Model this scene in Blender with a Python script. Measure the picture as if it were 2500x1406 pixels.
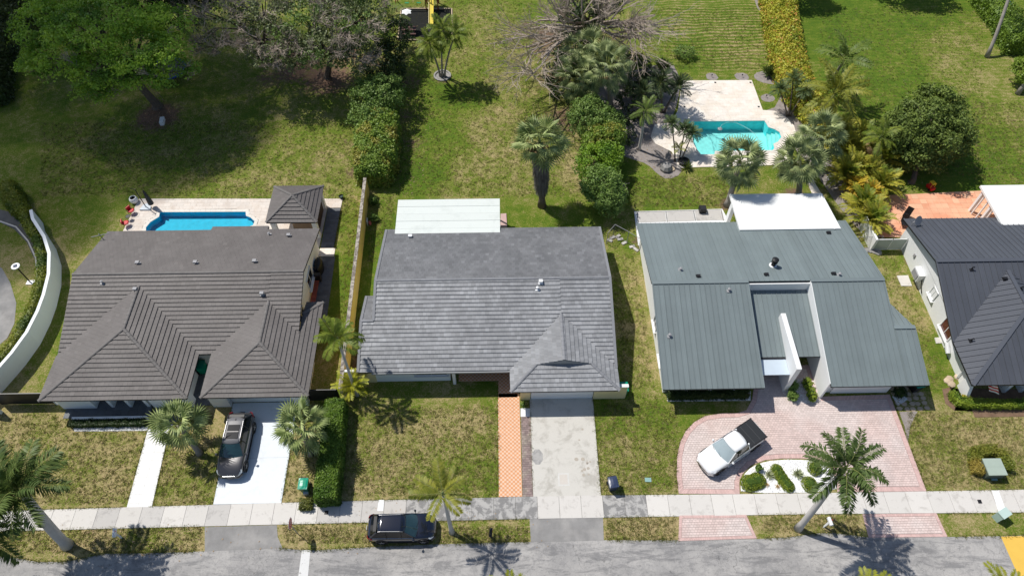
import bpy, math, random
import numpy as np
from mathutils import Vector, Matrix
from mathutils.geometry import tessellate_polygon
random.seed(7); RS = np.random.RandomState(11)
for o in list(bpy.data.objects): bpy.data.objects.remove(o)
SC = bpy.context.scene; COL = SC.collection
PI = math.pi

# ------------------------------------------------------------------ camera
CH = 48.9; FPX = 1729.58
PITCH, ROLL, YAW = math.radians(54.2357), math.radians(0.1067), math.radians(1.1623)
_f0 = Vector((math.sin(YAW), math.cos(YAW), 0)); _r0 = Vector((math.cos(YAW), -math.sin(YAW), 0)); _up = Vector((0, 0, 1))
CW = math.cos(PITCH)*_f0 - math.sin(PITCH)*_up
_u = math.sin(PITCH)*_f0 + math.cos(PITCH)*_up
CR = math.cos(ROLL)*_r0 + math.sin(ROLL)*_u
CU = -math.sin(ROLL)*_r0 + math.cos(ROLL)*_u
cam = bpy.data.cameras.new('camera'); cam.sensor_width = 36; cam.lens = 36*FPX/2500; cam.clip_end = 2000; cam.clip_start = .5
camo = bpy.data.objects.new('camera', cam); COL.objects.link(camo)
camo.matrix_world = Matrix(((CR.x, CU.x, -CW.x, 0), (CR.y, CU.y, -CW.y, 0), (CR.z, CU.z, -CW.z, CH), (0, 0, 0, 1)))
SC.camera = camo

# ------------------------------------------------------------------ world, sun, exposure
SHX, SHY = 0.527, -0.397            # ground shadow per metre of height
wd = bpy.data.worlds.new('World'); SC.world = wd; wd.use_nodes = True
nt = wd.node_tree; bgn = nt.nodes['Background']
sky = nt.nodes.new('ShaderNodeTexSky'); sky.sky_type = 'NISHITA'; sky.sun_disc = False
sundir = Vector((-SHX, -SHY, 1)).normalized()
sky.sun_elevation = math.asin(sundir.z); sky.sun_rotation = math.atan2(sundir.x, sundir.y)
sky.air_density = 1; sky.dust_density = .8; sky.ozone_density = 1
nt.links.new(sky.outputs[0], bgn.inputs[0]); bgn.inputs[1].default_value = .092
sl = bpy.data.lights.new('sun', 'SUN'); sl.energy = 4.5; sl.angle = math.radians(.55); sl.color = (1, .955, .88)
so = bpy.data.objects.new('sun', sl); COL.objects.link(so)
so.rotation_mode = 'QUATERNION'; so.rotation_quaternion = sundir.to_track_quat('Z', 'Y'); so.location = (0, 0, 90)
SC.view_settings.view_transform = 'Standard'; SC.view_settings.look = 'None'
SC.view_settings.exposure = 0.0; SC.view_settings.gamma = 1; SC.view_settings.use_curve_mapping = False
SC.render.engine = 'CYCLES'
SC.cycles.max_bounces = 6; SC.cycles.transparent_max_bounces = 12; SC.cycles.caustics_reflective = False; SC.cycles.caustics_refractive = False

# ------------------------------------------------------------------ surveying: a picture ray meets the plane z
def G(px, py, z=0.0):
    d = CR*((px-1250)/FPX) - CU*((py-703)/FPX) + CW
    t = (z-CH)/d.z
    return (d.x*t, d.y*t)
def GZ(px, py, z): a = G(px, py, z); return (a[0], a[1], z)
def PX(*pts): return [G(a, b) for a, b in pts]

# ------------------------------------------------------------------ mesh helpers
ORG = {}
def origin(o): return ORG.get(o.name, Vector((0, 0, 0))) if o else Vector((0, 0, 0))
class M:
    def __init__(s): s.v = []; s.f = []; s.mi = []; s.cur = 0
    def add(s, vs, fs):
        b = len(s.v); s.v.extend([tuple(p) for p in vs]); s.f.extend([[i+b for i in f] for f in fs]); s.mi.extend([s.cur]*len(fs)); return s
    def poly(s, pts): return s.add(pts, [list(range(len(pts)))])
    def box(s, x0, y0, z0, x1, y1, z1):
        vs = [(x0,y0,z0),(x1,y0,z0),(x1,y1,z0),(x0,y1,z0),(x0,y0,z1),(x1,y0,z1),(x1,y1,z1),(x0,y1,z1)]
        return s.add(vs, [[0,3,2,1],[4,5,6,7],[0,1,5,4],[1,2,6,5],[2,3,7,6],[3,0,4,7]])
    def obox(s, c, sz, rot=None):
        R = rot if rot is not None else Matrix.Identity(3)
        if isinstance(R, (int, float)): R = Matrix.Rotation(R, 3, 'Z')
        c = Vector(c); vs = []
        for z in (-1, 1):
            for x, y in ((-1,-1),(1,-1),(1,1),(-1,1)): vs.append(c + R @ Vector((x*sz[0]/2, y*sz[1]/2, z*sz[2]/2)))
        return s.add(vs, [[0,3,2,1],[4,5,6,7],[0,1,5,4],[1,2,6,5],[2,3,7,6],[3,0,4,7]])
    def prism(s, poly, z0, z1):
        n = len(poly)
        if area2(poly) < 0: poly = poly[::-1]
        vs = [(p[0], p[1], z0) for p in poly] + [(p[0], p[1], z1) for p in poly]
        return s.add(vs, [list(range(n-1, -1, -1)), list(range(n, 2*n))] + [[i, (i+1) % n, n+(i+1) % n, n+i] for i in range(n)])
    def slab(s, top, d=(0, 0, -.1)):
        n = len(top); d = Vector(d); top = [Vector(p) for p in top]
        vs = top + [p+d for p in top]
        return s.add(vs, [list(range(n)), list(range(2*n-1, n-1, -1))] + [[(i+1) % n, i, n+i, n+(i+1) % n] for i in range(n)])
    def tube(s, pts, rad, n=6, caps=True):
        pts = [Vector(p) for p in pts]; k = len(pts)
        if not hasattr(rad, '__len__'): rad = [rad]*k
        b = len(s.v); ref = None
        for i, p in enumerate(pts):
            t = (pts[min(i+1, k-1)]-pts[max(i-1, 0)]).normalized()
            if ref is None: ref = Vector((0, 0, 1)) if abs(t.z) < .9 else Vector((1, 0, 0))
            a = t.cross(ref).normalized(); c = a.cross(t).normalized(); ref = c
            for j in range(n):
                an = 2*PI*j/n; s.v.append(tuple(p + (a*math.cos(an)+c*math.sin(an))*rad[i]))
        for i in range(k-1):
            for j in range(n):
                s.f.append([b+i*n+j, b+i*n+(j+1) % n, b+(i+1)*n+(j+1) % n, b+(i+1)*n+j]); s.mi.append(s.cur)
        if caps:
            s.f.append([b+j for j in range(n)][::-1]); s.f.append([b+(k-1)*n+j for j in range(n)]); s.mi += [s.cur]*2
        return s
    def lathe(s, c, prof, n=16, axis=None):
        c = Vector(c); b = len(s.v); R = Matrix.Identity(3) if axis is None else Vector(axis).to_track_quat('Z', 'Y').to_matrix()
        for r, z in prof:
            for j in range(n):
                an = 2*PI*j/n; s.v.append(tuple(c + R @ Vector((r*math.cos(an), r*math.sin(an), z))))
        for i in range(len(prof)-1):
            for j in range(n):
                s.f.append([b+i*n+j, b+i*n+(j+1) % n, b+(i+1)*n+(j+1) % n, b+(i+1)*n+j]); s.mi.append(s.cur)
        s.f.append([b+j for j in range(n)][::-1]); s.f.append([b+(len(prof)-1)*n+j for j in range(n)]); s.mi += [s.cur]*2
        return s
    def grid(s, rows):       # rows of points, all of one length
        b = len(s.v); k = len(rows[0])
        for r in rows: s.v.extend([tuple(p) for p in r])
        for i in range(len(rows)-1):
            for j in range(k-1):
                s.f.append([b+i*k+j, b+i*k+j+1, b+(i+1)*k+j+1, b+(i+1)*k+j]); s.mi.append(s.cur)
        return s
    def mesh(s, name, off):
        me = bpy.data.meshes.new(name); o = Vector(off)
        me.from_pydata([(a-o.x, b-o.y, c-o.z) for a, b, c in s.v], [], s.f)
        if max(s.mi, default=0): me.polygons.foreach_set('material_index', s.mi)
        me.update(); return me
    def build(s, name, mats, parent=None, kind=None, smooth=False, base=False):
        if not s.v: return None
        a = np.array(s.v); lo, hi = a.min(0), a.max(0); c = Vector(((lo[0]+hi[0])/2, (lo[1]+hi[1])/2, lo[2] if base or parent is None else (lo[2]+hi[2])/2))
        me = s.mesh(name, c)
        for m in (mats if isinstance(mats, (list, tuple)) else [mats]): me.materials.append(m)
        if smooth: me.polygons.foreach_set('use_smooth', [True]*len(me.polygons))
        o = bpy.data.objects.new(name, me); COL.objects.link(o)
        ORG[o.name] = c; o.location = c - origin(parent); o.parent = parent
        if kind: o['kind'] = kind
        return o
def area2(p): return sum(p[i][0]*p[(i+1) % len(p)][1]-p[(i+1) % len(p)][0]*p[i][1] for i in range(len(p)))/2
def thing(name, label, cat, loc=(0, 0, 0), group=None):
    o = bpy.data.objects.new(name, None); COL.objects.link(o); o.location = loc; o.empty_display_size = .3
    ORG[o.name] = Vector(loc); o['label'] = label; o['category'] = cat
    if group: o['group'] = group
    return o
def tag(o, label, cat, group=None):
    o['label'] = label; o['category'] = cat
    if group: o['group'] = group
    return o
def copy_tree(o, parent=None):
    c = o.copy(); COL.objects.link(c); c.parent = parent
    for ch in o.children: copy_tree(ch, c)
    return c
def place(o, loc, rz=0, sc=1): o.location = loc; o.rotation_euler = (0, 0, rz); o.scale = (sc, sc, sc); return o

def inside(p, poly):
    x, y = p; r = False; n = len(poly); j = n-1
    for i in range(n):
        xi, yi = poly[i]; xj, yj = poly[j]
        if (yi > y) != (yj > y) and x < (xj-xi)*(y-yi)/(yj-yi)+xi: r = not r
        j = i
    return r
def clip(sub, win):           # clip polygon sub by convex ccw window win
    out = list(sub)
    for i in range(len(win)):
        a, b = win[i], win[(i+1) % len(win)]; ex, ey = b[0]-a[0], b[1]-a[1]
        inp = out; out = []
        if not inp: return []
        def sd(p): return ex*(p[1]-a[1])-ey*(p[0]-a[0])
        for k in range(len(inp)):
            p, q = inp[k-1], inp[k]; dp, dq = sd(p), sd(q)
            if dq >= 0:
                if dp < 0: t = dp/(dp-dq); out.append((p[0]+(q[0]-p[0])*t, p[1]+(q[1]-p[1])*t))
                out.append(q)
            elif dp >= 0: t = dp/(dp-dq); out.append((p[0]+(q[0]-p[0])*t, p[1]+(q[1]-p[1])*t))
    return out
def smooth_poly(pts, it=2):
    for _ in range(it):
        o = []
        for i in range(len(pts)):
            a, b = pts[i], pts[(i+1) % len(pts)]
            o += [(a[0]*.75+b[0]*.25, a[1]*.75+b[1]*.25), (a[0]*.25+b[0]*.75, a[1]*.25+b[1]*.75)]
        pts = o
    return pts
def arc(cx, cy, rx, ry, a0, a1, n): return [(cx+rx*math.cos(math.radians(a0+(a1-a0)*i/n)), cy+ry*math.sin(math.radians(a0+(a1-a0)*i/n))) for i in range(n+1)]

# ------------------------------------------------------------------ materials
class NT:
    def __init__(s, name):
        s.m = bpy.data.materials.new(name); s.m.use_nodes = True; s.t = s.m.node_tree; s.b = s.t.nodes['Principled BSDF']; s.out = s.t.nodes['Material Output']
        s.geo = s.n('ShaderNodeNewGeometry'); s.P = s.geo.outputs['Position']
    def n(s, k, **kw):
        x = s.t.nodes.new(k)
        for a, b in kw.items(): setattr(x, a, b)
        return x
    def l(s, a, b): s.t.links.new(a, b)
    def put(s, sock, v):
        if isinstance(v, (int, float)): sock.default_value = v
        elif isinstance(v, (tuple, list)): sock.default_value = (*v, 1) if len(v) == 3 and sock.type == 'RGBA' else v
        else: s.l(v, sock)
    def noise(s, scale, detail=3, rough=.6, vec=None, dist=0):
        x = s.n('ShaderNodeTexNoise'); s.l(vec or s.P, x.inputs['Vector']); x.inputs['Scale'].default_value = scale
        x.inputs['Detail'].default_value = detail; x.inputs['Roughness'].default_value = rough; x.inputs['Distortion'].default_value = dist; return x.outputs['Fac']
    def voro(s, scale, feat='F1', out='Distance', vec=None):
        x = s.n('ShaderNodeTexVoronoi'); x.feature = feat; s.l(vec or s.P, x.inputs['Vector']); x.inputs['Scale'].default_value = scale; return x.outputs[out]
    def math(s, op, a, b=0.0, c=None, clamp=False):
        x = s.n('ShaderNodeMath', operation=op, use_clamp=clamp); s.put(x.inputs[0], a); s.put(x.inputs[1], b)
        if c is not None: s.put(x.inputs[2], c)
        return x.outputs[0]
    def ramp(s, fac, a, b, va=0.0, vb=1.0):
        x = s.n('ShaderNodeMapRange'); s.put(x.inputs[0], fac); x.inputs[1].default_value = a; x.inputs[2].default_value = b; x.inputs[3].default_value = va; x.inputs[4].default_value = vb
        x.interpolation_type = 'SMOOTHSTEP'; return x.outputs[0]
    def mix(s, f, a, b, mode='MIX'):
        x = s.n('ShaderNodeMix', data_type='RGBA', blend_type=mode); s.put(x.inputs[0], f); s.put(x.inputs[6], a); s.put(x.inputs[7], b); return x.outputs[2]
    def scale(s, col, k):  # multiply colour by scalar socket
        x = s.n('ShaderNodeVectorMath', operation='SCALE'); s.put(x.inputs[0], col); s.put(x.inputs[3], k); return x.outputs[0]
    def rnd(s, obj=True):
        r = s.geo.outputs['Random Per Island']
        if obj: o = s.n('ShaderNodeObjectInfo'); r = s.math('FRACT', s.math('ADD', r, o.outputs['Random']))
        return r
    def bump(s, h, strength=.4, dist=.02):
        x = s.n('ShaderNodeBump'); x.inputs['Strength'].default_value = strength; x.inputs['Distance'].default_value = dist; s.l(h, x.inputs['Height']); s.l(x.outputs[0], s.b.inputs['Normal'])
    def fin(s, col, rough=.8, spec=.3, metal=0):
        s.put(s.b.inputs['Base Color'], col); s.put(s.b.inputs['Roughness'], rough); s.b.inputs['Specular IOR Level'].default_value = spec; s.put(s.b.inputs['Metallic'], metal); return s.m
def C3(c, k): return tuple(x*k for x in c)
def mat(name, col, rough=.7, spec=.35, var=.12, sc=2.5, fine=30, rnd=0.0, bump=.15, metal=0, col2=None, coat=0):
    n = NT(name); f = n.noise(sc, 4); g = n.noise(fine, 2)
    k = n.math('ADD', n.math('MULTIPLY', n.math('SUBTRACT', f, .5), var*3), n.math('MULTIPLY', n.math('SUBTRACT', g, .5), var*1.5))
    if rnd: k = n.math('ADD', k, n.math('MULTIPLY', n.math('SUBTRACT', n.rnd(), .5), rnd*2))
    base = n.mix(n.ramp(n.noise(sc*.45, 3), .42, .62), col, col2) if col2 else col
    c = n.scale(n.mix(0, base, base), n.math('ADD', k, 1.0))
    if bump: n.bump(g, bump, .01)
    if coat: n.b.inputs['Coat Weight'].default_value = coat; n.b.inputs['Coat Roughness'].default_value = .04
    return n.fin(c, rough, spec, metal)
def leafmat(name, c1, c2, c3=None, ns=.9, trans=.3, rough=.5, c4=None):
    q_ = 1.0 if any(k in name for k in ('croton', 'vivid', 'clipped', 'understory', 'deep green')) else 1.12; c1, c2 = C3(c1, q_), C3(c2, q_); c3 = C3(c3, q_) if c3 else c3; rough = max(rough, .5)
    n = NT(name); f = n.noise(ns, 3); r = n.rnd(False)
    c = n.mix(n.math('ADD', n.math('MULTIPLY', n.ramp(f, .35, .65), .55), n.math('MULTIPLY', r, .45)), c1, c2)
    if c3: c = n.mix(n.ramp(n.noise(ns*.45, 2), .5, .62), c, c3)
    if c4: c = n.mix(n.ramp(n.math('FRACT', n.math('MULTIPLY', r, 7.31)), .86, .9), c, c4)
    n.fin(c, rough, .3)
    tr = n.n('ShaderNodeBsdfTranslucent'); n.put(tr.inputs[0], n.scale(c, 1.2)); mx = n.n('ShaderNodeMixShader'); mx.inputs[0].default_value = trans
    n.l(n.b.outputs[0], mx.inputs[1]); n.l(tr.outputs[0], mx.inputs[2]); n.l(mx.outputs[0], n.out.inputs[0]); return n.m

def grass_material():
    n = NT('lawn grass'); at = n.n('ShaderNodeAttribute'); at.attribute_name = 'lawn'; sp = n.n('ShaderNodeSeparateColor'); n.l(at.outputs['Color'], sp.inputs[0])
    dry, dirt, mow = sp.outputs[0], sp.outputs[1], sp.outputs[2]; sx_ = n.n('ShaderNodeSeparateXYZ'); n.l(n.P, sx_.inputs[0]); wob = n.math('ADD', n.math('MULTIPLY', sx_.outputs[1], 11.5), n.math('MULTIPLY', n.noise(.16, 2), 22.0)); dry = n.math('ADD', dry, n.math('MULTIPLY', n.math('MULTIPLY', n.math('SINE', wob), mow), .30))
    big = n.noise(.30, 4, .6); mid = n.noise(1.3, 4, .65, dist=.6); fin = n.noise(7, 3, .7); tiny = n.noise(34, 2, .7)
    d = n.math('ADD', dry, n.math('MULTIPLY', n.math('SUBTRACT', big, .5), 1.0))
    d = n.math('ADD', d, n.math('MULTIPLY', n.math('SUBTRACT', mid, .5), 1.35))
    d = n.math('ADD', d, n.math('MULTIPLY', n.math('SUBTRACT', fin, .5), 1.5)); f2_ = n.noise(15, 3, .75, dist=.4); d = n.math('ADD', d, n.math('MULTIPLY', n.math('SUBTRACT', f2_, .5), 1.5))
    d = n.math('ADD', d, n.math('MULTIPLY', n.math('SUBTRACT', tiny, .5), 1.0))
    cr = n.n('ShaderNodeValToRGB'); n.l(d, cr.inputs[0]); e = cr.color_ramp
    e.elements[0].position = 0.0; e.elements[0].color = (.058, .106, .012, 1); e.elements[1].position = 1.0; e.elements[1].color = (.33, .262, .135, 1)
    for p, c in ((.28, (.090, .140, .014)), (.5, (.125, .148, .022)), (.75, (.225, .200, .080))): x = e.elements.new(p); x.color = (*c, 1)
    t = n.math('ADD', dirt, n.math('MULTIPLY', n.math('SUBTRACT', n.noise(2.2, 4), .5), .9))
    c = n.mix(n.ramp(t, .34, .66), cr.outputs[0], n.mix(n.noise(1.5), (.16, .085, .055), (.13, .10, .075)))
    k = n.math('ADD', .30, n.math('ADD', n.math('MULTIPLY', tiny, .7), n.math('ADD', n.math('MULTIPLY', f2_, .6), n.math('MULTIPLY', n.noise(4.5, 4, .7), .35))))
    n.bump(n.math('ADD', tiny, n.math('MULTIPLY', fin, .6)), .9, .05)
    return n.fin(n.scale(c, n.math('MULTIPLY', k, 1.17)), .95, .1)
def asphalt():
    n = NT('old asphalt'); big = n.noise(.22, 4, .65); mid = n.noise(1.6, 5, .7, dist=.5); fin = n.noise(30, 2)
    c = n.mix(n.ramp(big, .38, .62), (.30, .292, .286), (.41, .395, .38))
    mp_ = n.n('ShaderNodeMapping'); mp_.inputs['Scale'].default_value = (.35, 1.6, 1); n.l(n.P, mp_.inputs[0]); st_ = n.noise(1.0, 6, .75, vec=mp_.outputs[0], dist=.8); c = n.mix(n.math('MULTIPLY', n.ramp(st_, .47, .62), .6), c, (.14, .14, .145)); c = n.mix(n.math('MULTIPLY', n.ramp(n.noise(6, 5, .8), .52, .66), .5), c, (.15, .15, .155)); c = n.mix(n.math('MULTIPLY', n.ramp(mid, .5, .62), .3), c, (.17, .17, .175))
    c = n.mix(n.math('MULTIPLY', n.ramp(n.noise(3.1, 5, .75), .56, .64), .4), c, (.42, .405, .39))
    wv = n.n('ShaderNodeVectorMath', operation='ADD'); n.l(n.P, wv.inputs[0]); nz = n.n('ShaderNodeTexNoise'); nz.inputs['Scale'].default_value = 1.1; nz.inputs['Detail'].default_value = 5; n.l(n.P, nz.inputs['Vector'])
    n.l(nz.outputs['Color'], wv.inputs[1]); cr = n.voro(.42, 'DISTANCE_TO_EDGE', vec=wv.outputs[0]); cr2 = n.voro(1.3, 'DISTANCE_TO_EDGE', vec=wv.outputs[0])
    k = n.math('MULTIPLY', n.ramp(cr, .0, .007, 1, 0), n.ramp(n.noise(.25, 2), .42, .55)); k2 = n.math('MULTIPLY', n.ramp(cr2, 0, .014, 1, 0), n.ramp(n.noise(.5, 2), .5, .6))
    c = n.mix(n.math('MULTIPLY', n.math('MAXIMUM', k, k2), .5), c, (.07, .07, .07))
    c = n.scale(c, n.math('ADD', .75, n.math('MULTIPLY', fin, .5))); n.bump(fin, .5, .01); return n.fin(c, .9, .25)
def stained(name, col, dark, a=.5, b=.62, sc=1.4, rnd=.05, amt=.8):
    n = NT(name); f = n.noise(sc, 6, .7, dist=.4); g = n.noise(22, 3, .7)
    c = n.mix(n.math('MULTIPLY', n.ramp(f, a, b), amt), col, dark)
    k = n.math('ADD', n.math('MULTIPLY', g, .22), n.math('ADD', .89-rnd, n.math('MULTIPLY', n.rnd(), 2*rnd)))
    n.bump(g, .2, .01); return n.fin(n.scale(c, k), .85, .25)
def rooftile(name, c1, c2, rnd=.12, streak=.1, rough=.6):
    n = NT(name); r = n.rnd(); f = n.noise(.5, 4, .6); g = n.noise(16, 3, .7)
    c = n.mix(n.ramp(f, .35, .7), c1, c2)
    c = n.mix(n.math('MULTIPLY', n.math('MULTIPLY', n.ramp(r, .9, .94), n.ramp(n.noise(.35, 2), .45, .6)), .3), c, C3(c2, 1.25))
    k = n.math('ADD', n.math('MULTIPLY', n.math('SUBTRACT', r, .5), rnd*2), n.math('ADD', .86, n.math('MULTIPLY', g, .28)))
    n.bump(g, .3, .01); return n.fin(n.scale(c, k), rough, .4)
def watermat(name, tint, deep):
    n = NT(name); f = n.noise(5, 3, .6, dist=.8)
    tr = n.n('ShaderNodeBsdfTransparent'); tr.inputs[0].default_value = (*tint, 1)
    gl = n.n('ShaderNodeBsdfGlossy'); gl.inputs['Roughness'].default_value = .03; fr = n.n('ShaderNodeFresnel'); fr.inputs[0].default_value = 1.33
    bp = n.n('ShaderNodeBump'); bp.inputs['Strength'].default_value = .35; bp.inputs['Distance'].default_value = .03; n.l(f, bp.inputs['Height'])
    n.l(bp.outputs[0], gl.inputs['Normal']); n.l(bp.outputs[0], fr.inputs['Normal'])
    mx = n.n('ShaderNodeMixShader'); n.l(fr.outputs[0], mx.inputs[0]); n.l(tr.outputs[0], mx.inputs[1]); n.l(gl.outputs[0], mx.inputs[2]); n.l(mx.outputs[0], n.out.inputs[0]); return n.m
def poolfloor(name, col):
    n = NT(name); v = n.voro(2.6, 'SMOOTH_F1'); g = n.noise(24, 3); c = n.scale(n.mix(0, col, col), n.math('ADD', .8, n.math('ADD', n.math('MULTIPLY', v, .25), n.math('MULTIPLY', g, .25)))); return n.fin(c, .7, .3)  # cell pattern puts faint caustic ripples into the pool colour

MG = grass_material(); MASP = asphalt()
MASP2 = mat('patched apron asphalt', (.25, .245, .24), .9, .2, .2, 1.2, 24, col2=(.31, .30, .29))
MWHITE = mat('white stucco', (.78, .79, .79), .8, .25, .03, .6, 40)
MWALL1 = mat('pale blue white stucco', (.82, .85, .86), .85, .2, .03, .5, 40)
MPAINTW = stained('white roof coating', (.82, .83, .82), (.66, .65, .61), .55, .75, .8, .0, .45)
MROOFP = stained('off white patio roof sheet', (.66, .70, .67), (.52, .56, .53), .5, .72, .9, .02, .5)
MYELLOW = mat('mustard yellow stucco', (.88, .58, .13), .85, .2, .07, .7, 30, col2=(.84, .56, .18))
MCREAM = mat('pale yellow stucco', (.72, .63, .36), .85, .2, .04, .7, 30)
MWTOP = stained('weathered wall top', (.42, .38, .33), (.12, .10, .09), .45, .55, 3)
MBLACK = mat('black', (.012, .012, .014), .5, .4, .1)
MDARKM = mat('black metal', (.02, .02, .022), .45, .5, .05)
MGREYM = mat('galvanised metal', (.30, .30, .31), .6, .4, .08)
MCHROME = mat('chrome', (.75, .76, .78), .15, .5, .0, metal=1, bump=0)
MWPL = mat('white plastic', (.80, .81, .82), .4, .4, .02, bump=0)
MGLASSD = mat('dark glass', (.006, .008, .010), .08, .5, 0, bump=0)
MWOOD = mat('weathered wood', (.30, .21, .14), .8, .2, .2, 3)
MTRUNK = mat('palm trunk bark', (.32, .29, .26), .85, .2, .25, 2.5, 12, bump=.6)
MTRUNKD = mat('dark bark', (.13, .105, .085), .9, .2, .3, 2.5, 12, bump=.6)
MBRANCH = mat('pale grey branch bark', (.40, .335, .28), .85, .2, .2, 3)
MROYAL = mat('smooth royal palm trunk', (.50, .48, .46), .7, .3, .14, 1.8, 14, bump=.3)
MCORE = mat('dark inner leaves', (.045, .08, .015), .9, .1, .4, 3)  # dark green leaf colour for the bush cores
MT1 = rooftile('brown grey flat roof tile', (.106, .095, .092), (.130, .118, .114), .06)
MT2 = rooftile('slate grey flat roof tile', (.222, .228, .240), (.280, .287, .300), .15)
MT2B = rooftile('darker slate grey roof tile', (.130, .134, .143), (.170, .174, .184), .14)
MCAP1 = mat('ridge tile brown grey', (.150, .140, .135), .6, .3, .12, 4, rnd=.08)
MCAP2 = mat('ridge tile slate', (.21, .215, .23), .6, .3, .12, 4, rnd=.08)
MDECK1 = mat('dark roof deck', (.045, .043, .043), .8, .2, .1)
MFASC = mat('grey fascia', (.30, .31, .32), .6, .3, .05)
MMET3 = mat('blue green steel roofing', (.178, .215, .222), .45, .5, .10, .5, 30, rnd=.07, bump=.05)
MMET4 = mat('charcoal steel roofing', (.082, .089, .106), .40, .5, .10, .5, 30, rnd=.08, bump=.05)
MGAP3 = mat('dark deck steel', (.03, .04, .045), .6, .3, .05)  # near-black deck under the steel panels
MSLAB = stained('cream sidewalk concrete', (.62, .595, .56), (.45, .425, .395), .52, .68, 1.6, .05, .7)
MSLABG = stained('grey sidewalk concrete', (.52, .50, .475), (.36, .345, .33), .5, .66, 1.3, .03, .7)
MSLABD = stained('lichen darkened concrete', (.43, .42, .405), (.20, .197, .195), .44, .56, 1.7, .06, .85)
MCONC = stained('old driveway concrete', (.57, .55, .505), (.37, .35, .31), .47, .66, .8, .0, .7)
MCONCW = stained('white painted drive', (.73, .775, .82), (.62, .65, .68), .5, .72, 1.1, 0, .6)
MPATHW = mat('white painted path', (.75, .75, .74), .6, .3, .03, 1, 20, rnd=.03)
MSLATE = mat('dark slate paving', (.12, .13, .145), .6, .35, .14, 1.5, 14, rnd=.15)
MTRAV = mat('travertine paving', (.66, .60, .54), .6, .3, .05, 1.5, 14, rnd=.06, col2=(.60, .52, .45))
MTRAVW = mat('pale cream travertine', (.80, .74, .67), .6, .3, .05, 1.5, 14, rnd=.05, col2=(.74, .66, .57))  # paler cream than the other travertine
MCOPE = mat('pool coping', (.68, .64, .58), .6, .3, .04, 2, 20, rnd=.04)
MPAV = mat('pink concrete paver', (.62, .495, .46), .8, .2, .09, .5, 30, rnd=.09, col2=(.64, .55, .52))
MPAVR = mat('red border paver', (.60, .42, .39), .8, .2, .08, .7, 30, rnd=.10)
MJOINT = mat('paver joint sand', (.33, .255, .235), .9, .1, .2, 5)
MTERR = mat('terracotta patio slab', (.72, .33, .20), .75, .3, .09, .8, 20, rnd=.05, col2=(.76, .42, .27))
MTERR2 = mat('pale terracotta tile', (.76, .45, .29), .75, .3, .07, .8, 20, rnd=.06)
MBRK = mat('grey purple path brick', (.26, .20, .19), .85, .2, .14, 2, 20, rnd=.2, col2=(.33, .28, .24))
MGRAVW = mat('white marble gravel', (.80, .80, .80), .8, .2, .12, 8, 26, rnd=.15)
MGRAVG = mat('grey mulch', (.28, .25, .235), .95, .1, .3, 3, 40, bump=.6)
MSOIL = mat('brown soil', (.19, .125, .085), .95, .1, .35, 2, 30, bump=.6)
MFLAG = mat('tan flagstone', (.50, .40, .29), .8, .2, .12, 2, 20, rnd=.1)
MROCK = mat('pitted limestone', (.30, .29, .28), .9, .2, .4, 4, 14, bump=.8)
MYPAINT = mat('yellow road paint', (.72, .46, .09), .8, .2, .06, 1.5, 30)
MWPAINT = stained('worn white road paint', (.66, .66, .65), (.35, .34, .33), .56, .66, 5, 0, .8)
MLFAN = leafmat('fan palm leaf', (.09, .14, .035), (.46, .52, .22), trans=.12, rough=.5)
MLFAND = leafmat('grey green fan leaf', (.07, .11, .035), (.44, .49, .22), trans=.1, rough=.5)
MLFEA = leafmat('feather palm leaf', (.08, .13, .025), (.18, .24, .05), trans=.25, rough=.4)
MLROY = leafmat('royal palm leaf', (.05, .09, .02), (.14, .19, .05), trans=.25, rough=.4)
MLYEL = leafmat('yellow green palm leaf', (.17, .20, .02), (.34, .34, .04), trans=.3, rough=.4)
MLCOC = leafmat('lime palm leaf', (.10, .16, .02), (.24, .28, .04), trans=.3, rough=.4)
MLDATE = leafmat('date palm leaf', (.05, .09, .03), (.13, .18, .07), trans=.2, rough=.4)
MLDEAD = leafmat('dead palm leaf', (.16, .10, .05), (.32, .22, .11), trans=.1, rough=.7)
MPET = mat('palm stalk', (.24, .27, .08), .6, .3, .1)
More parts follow.
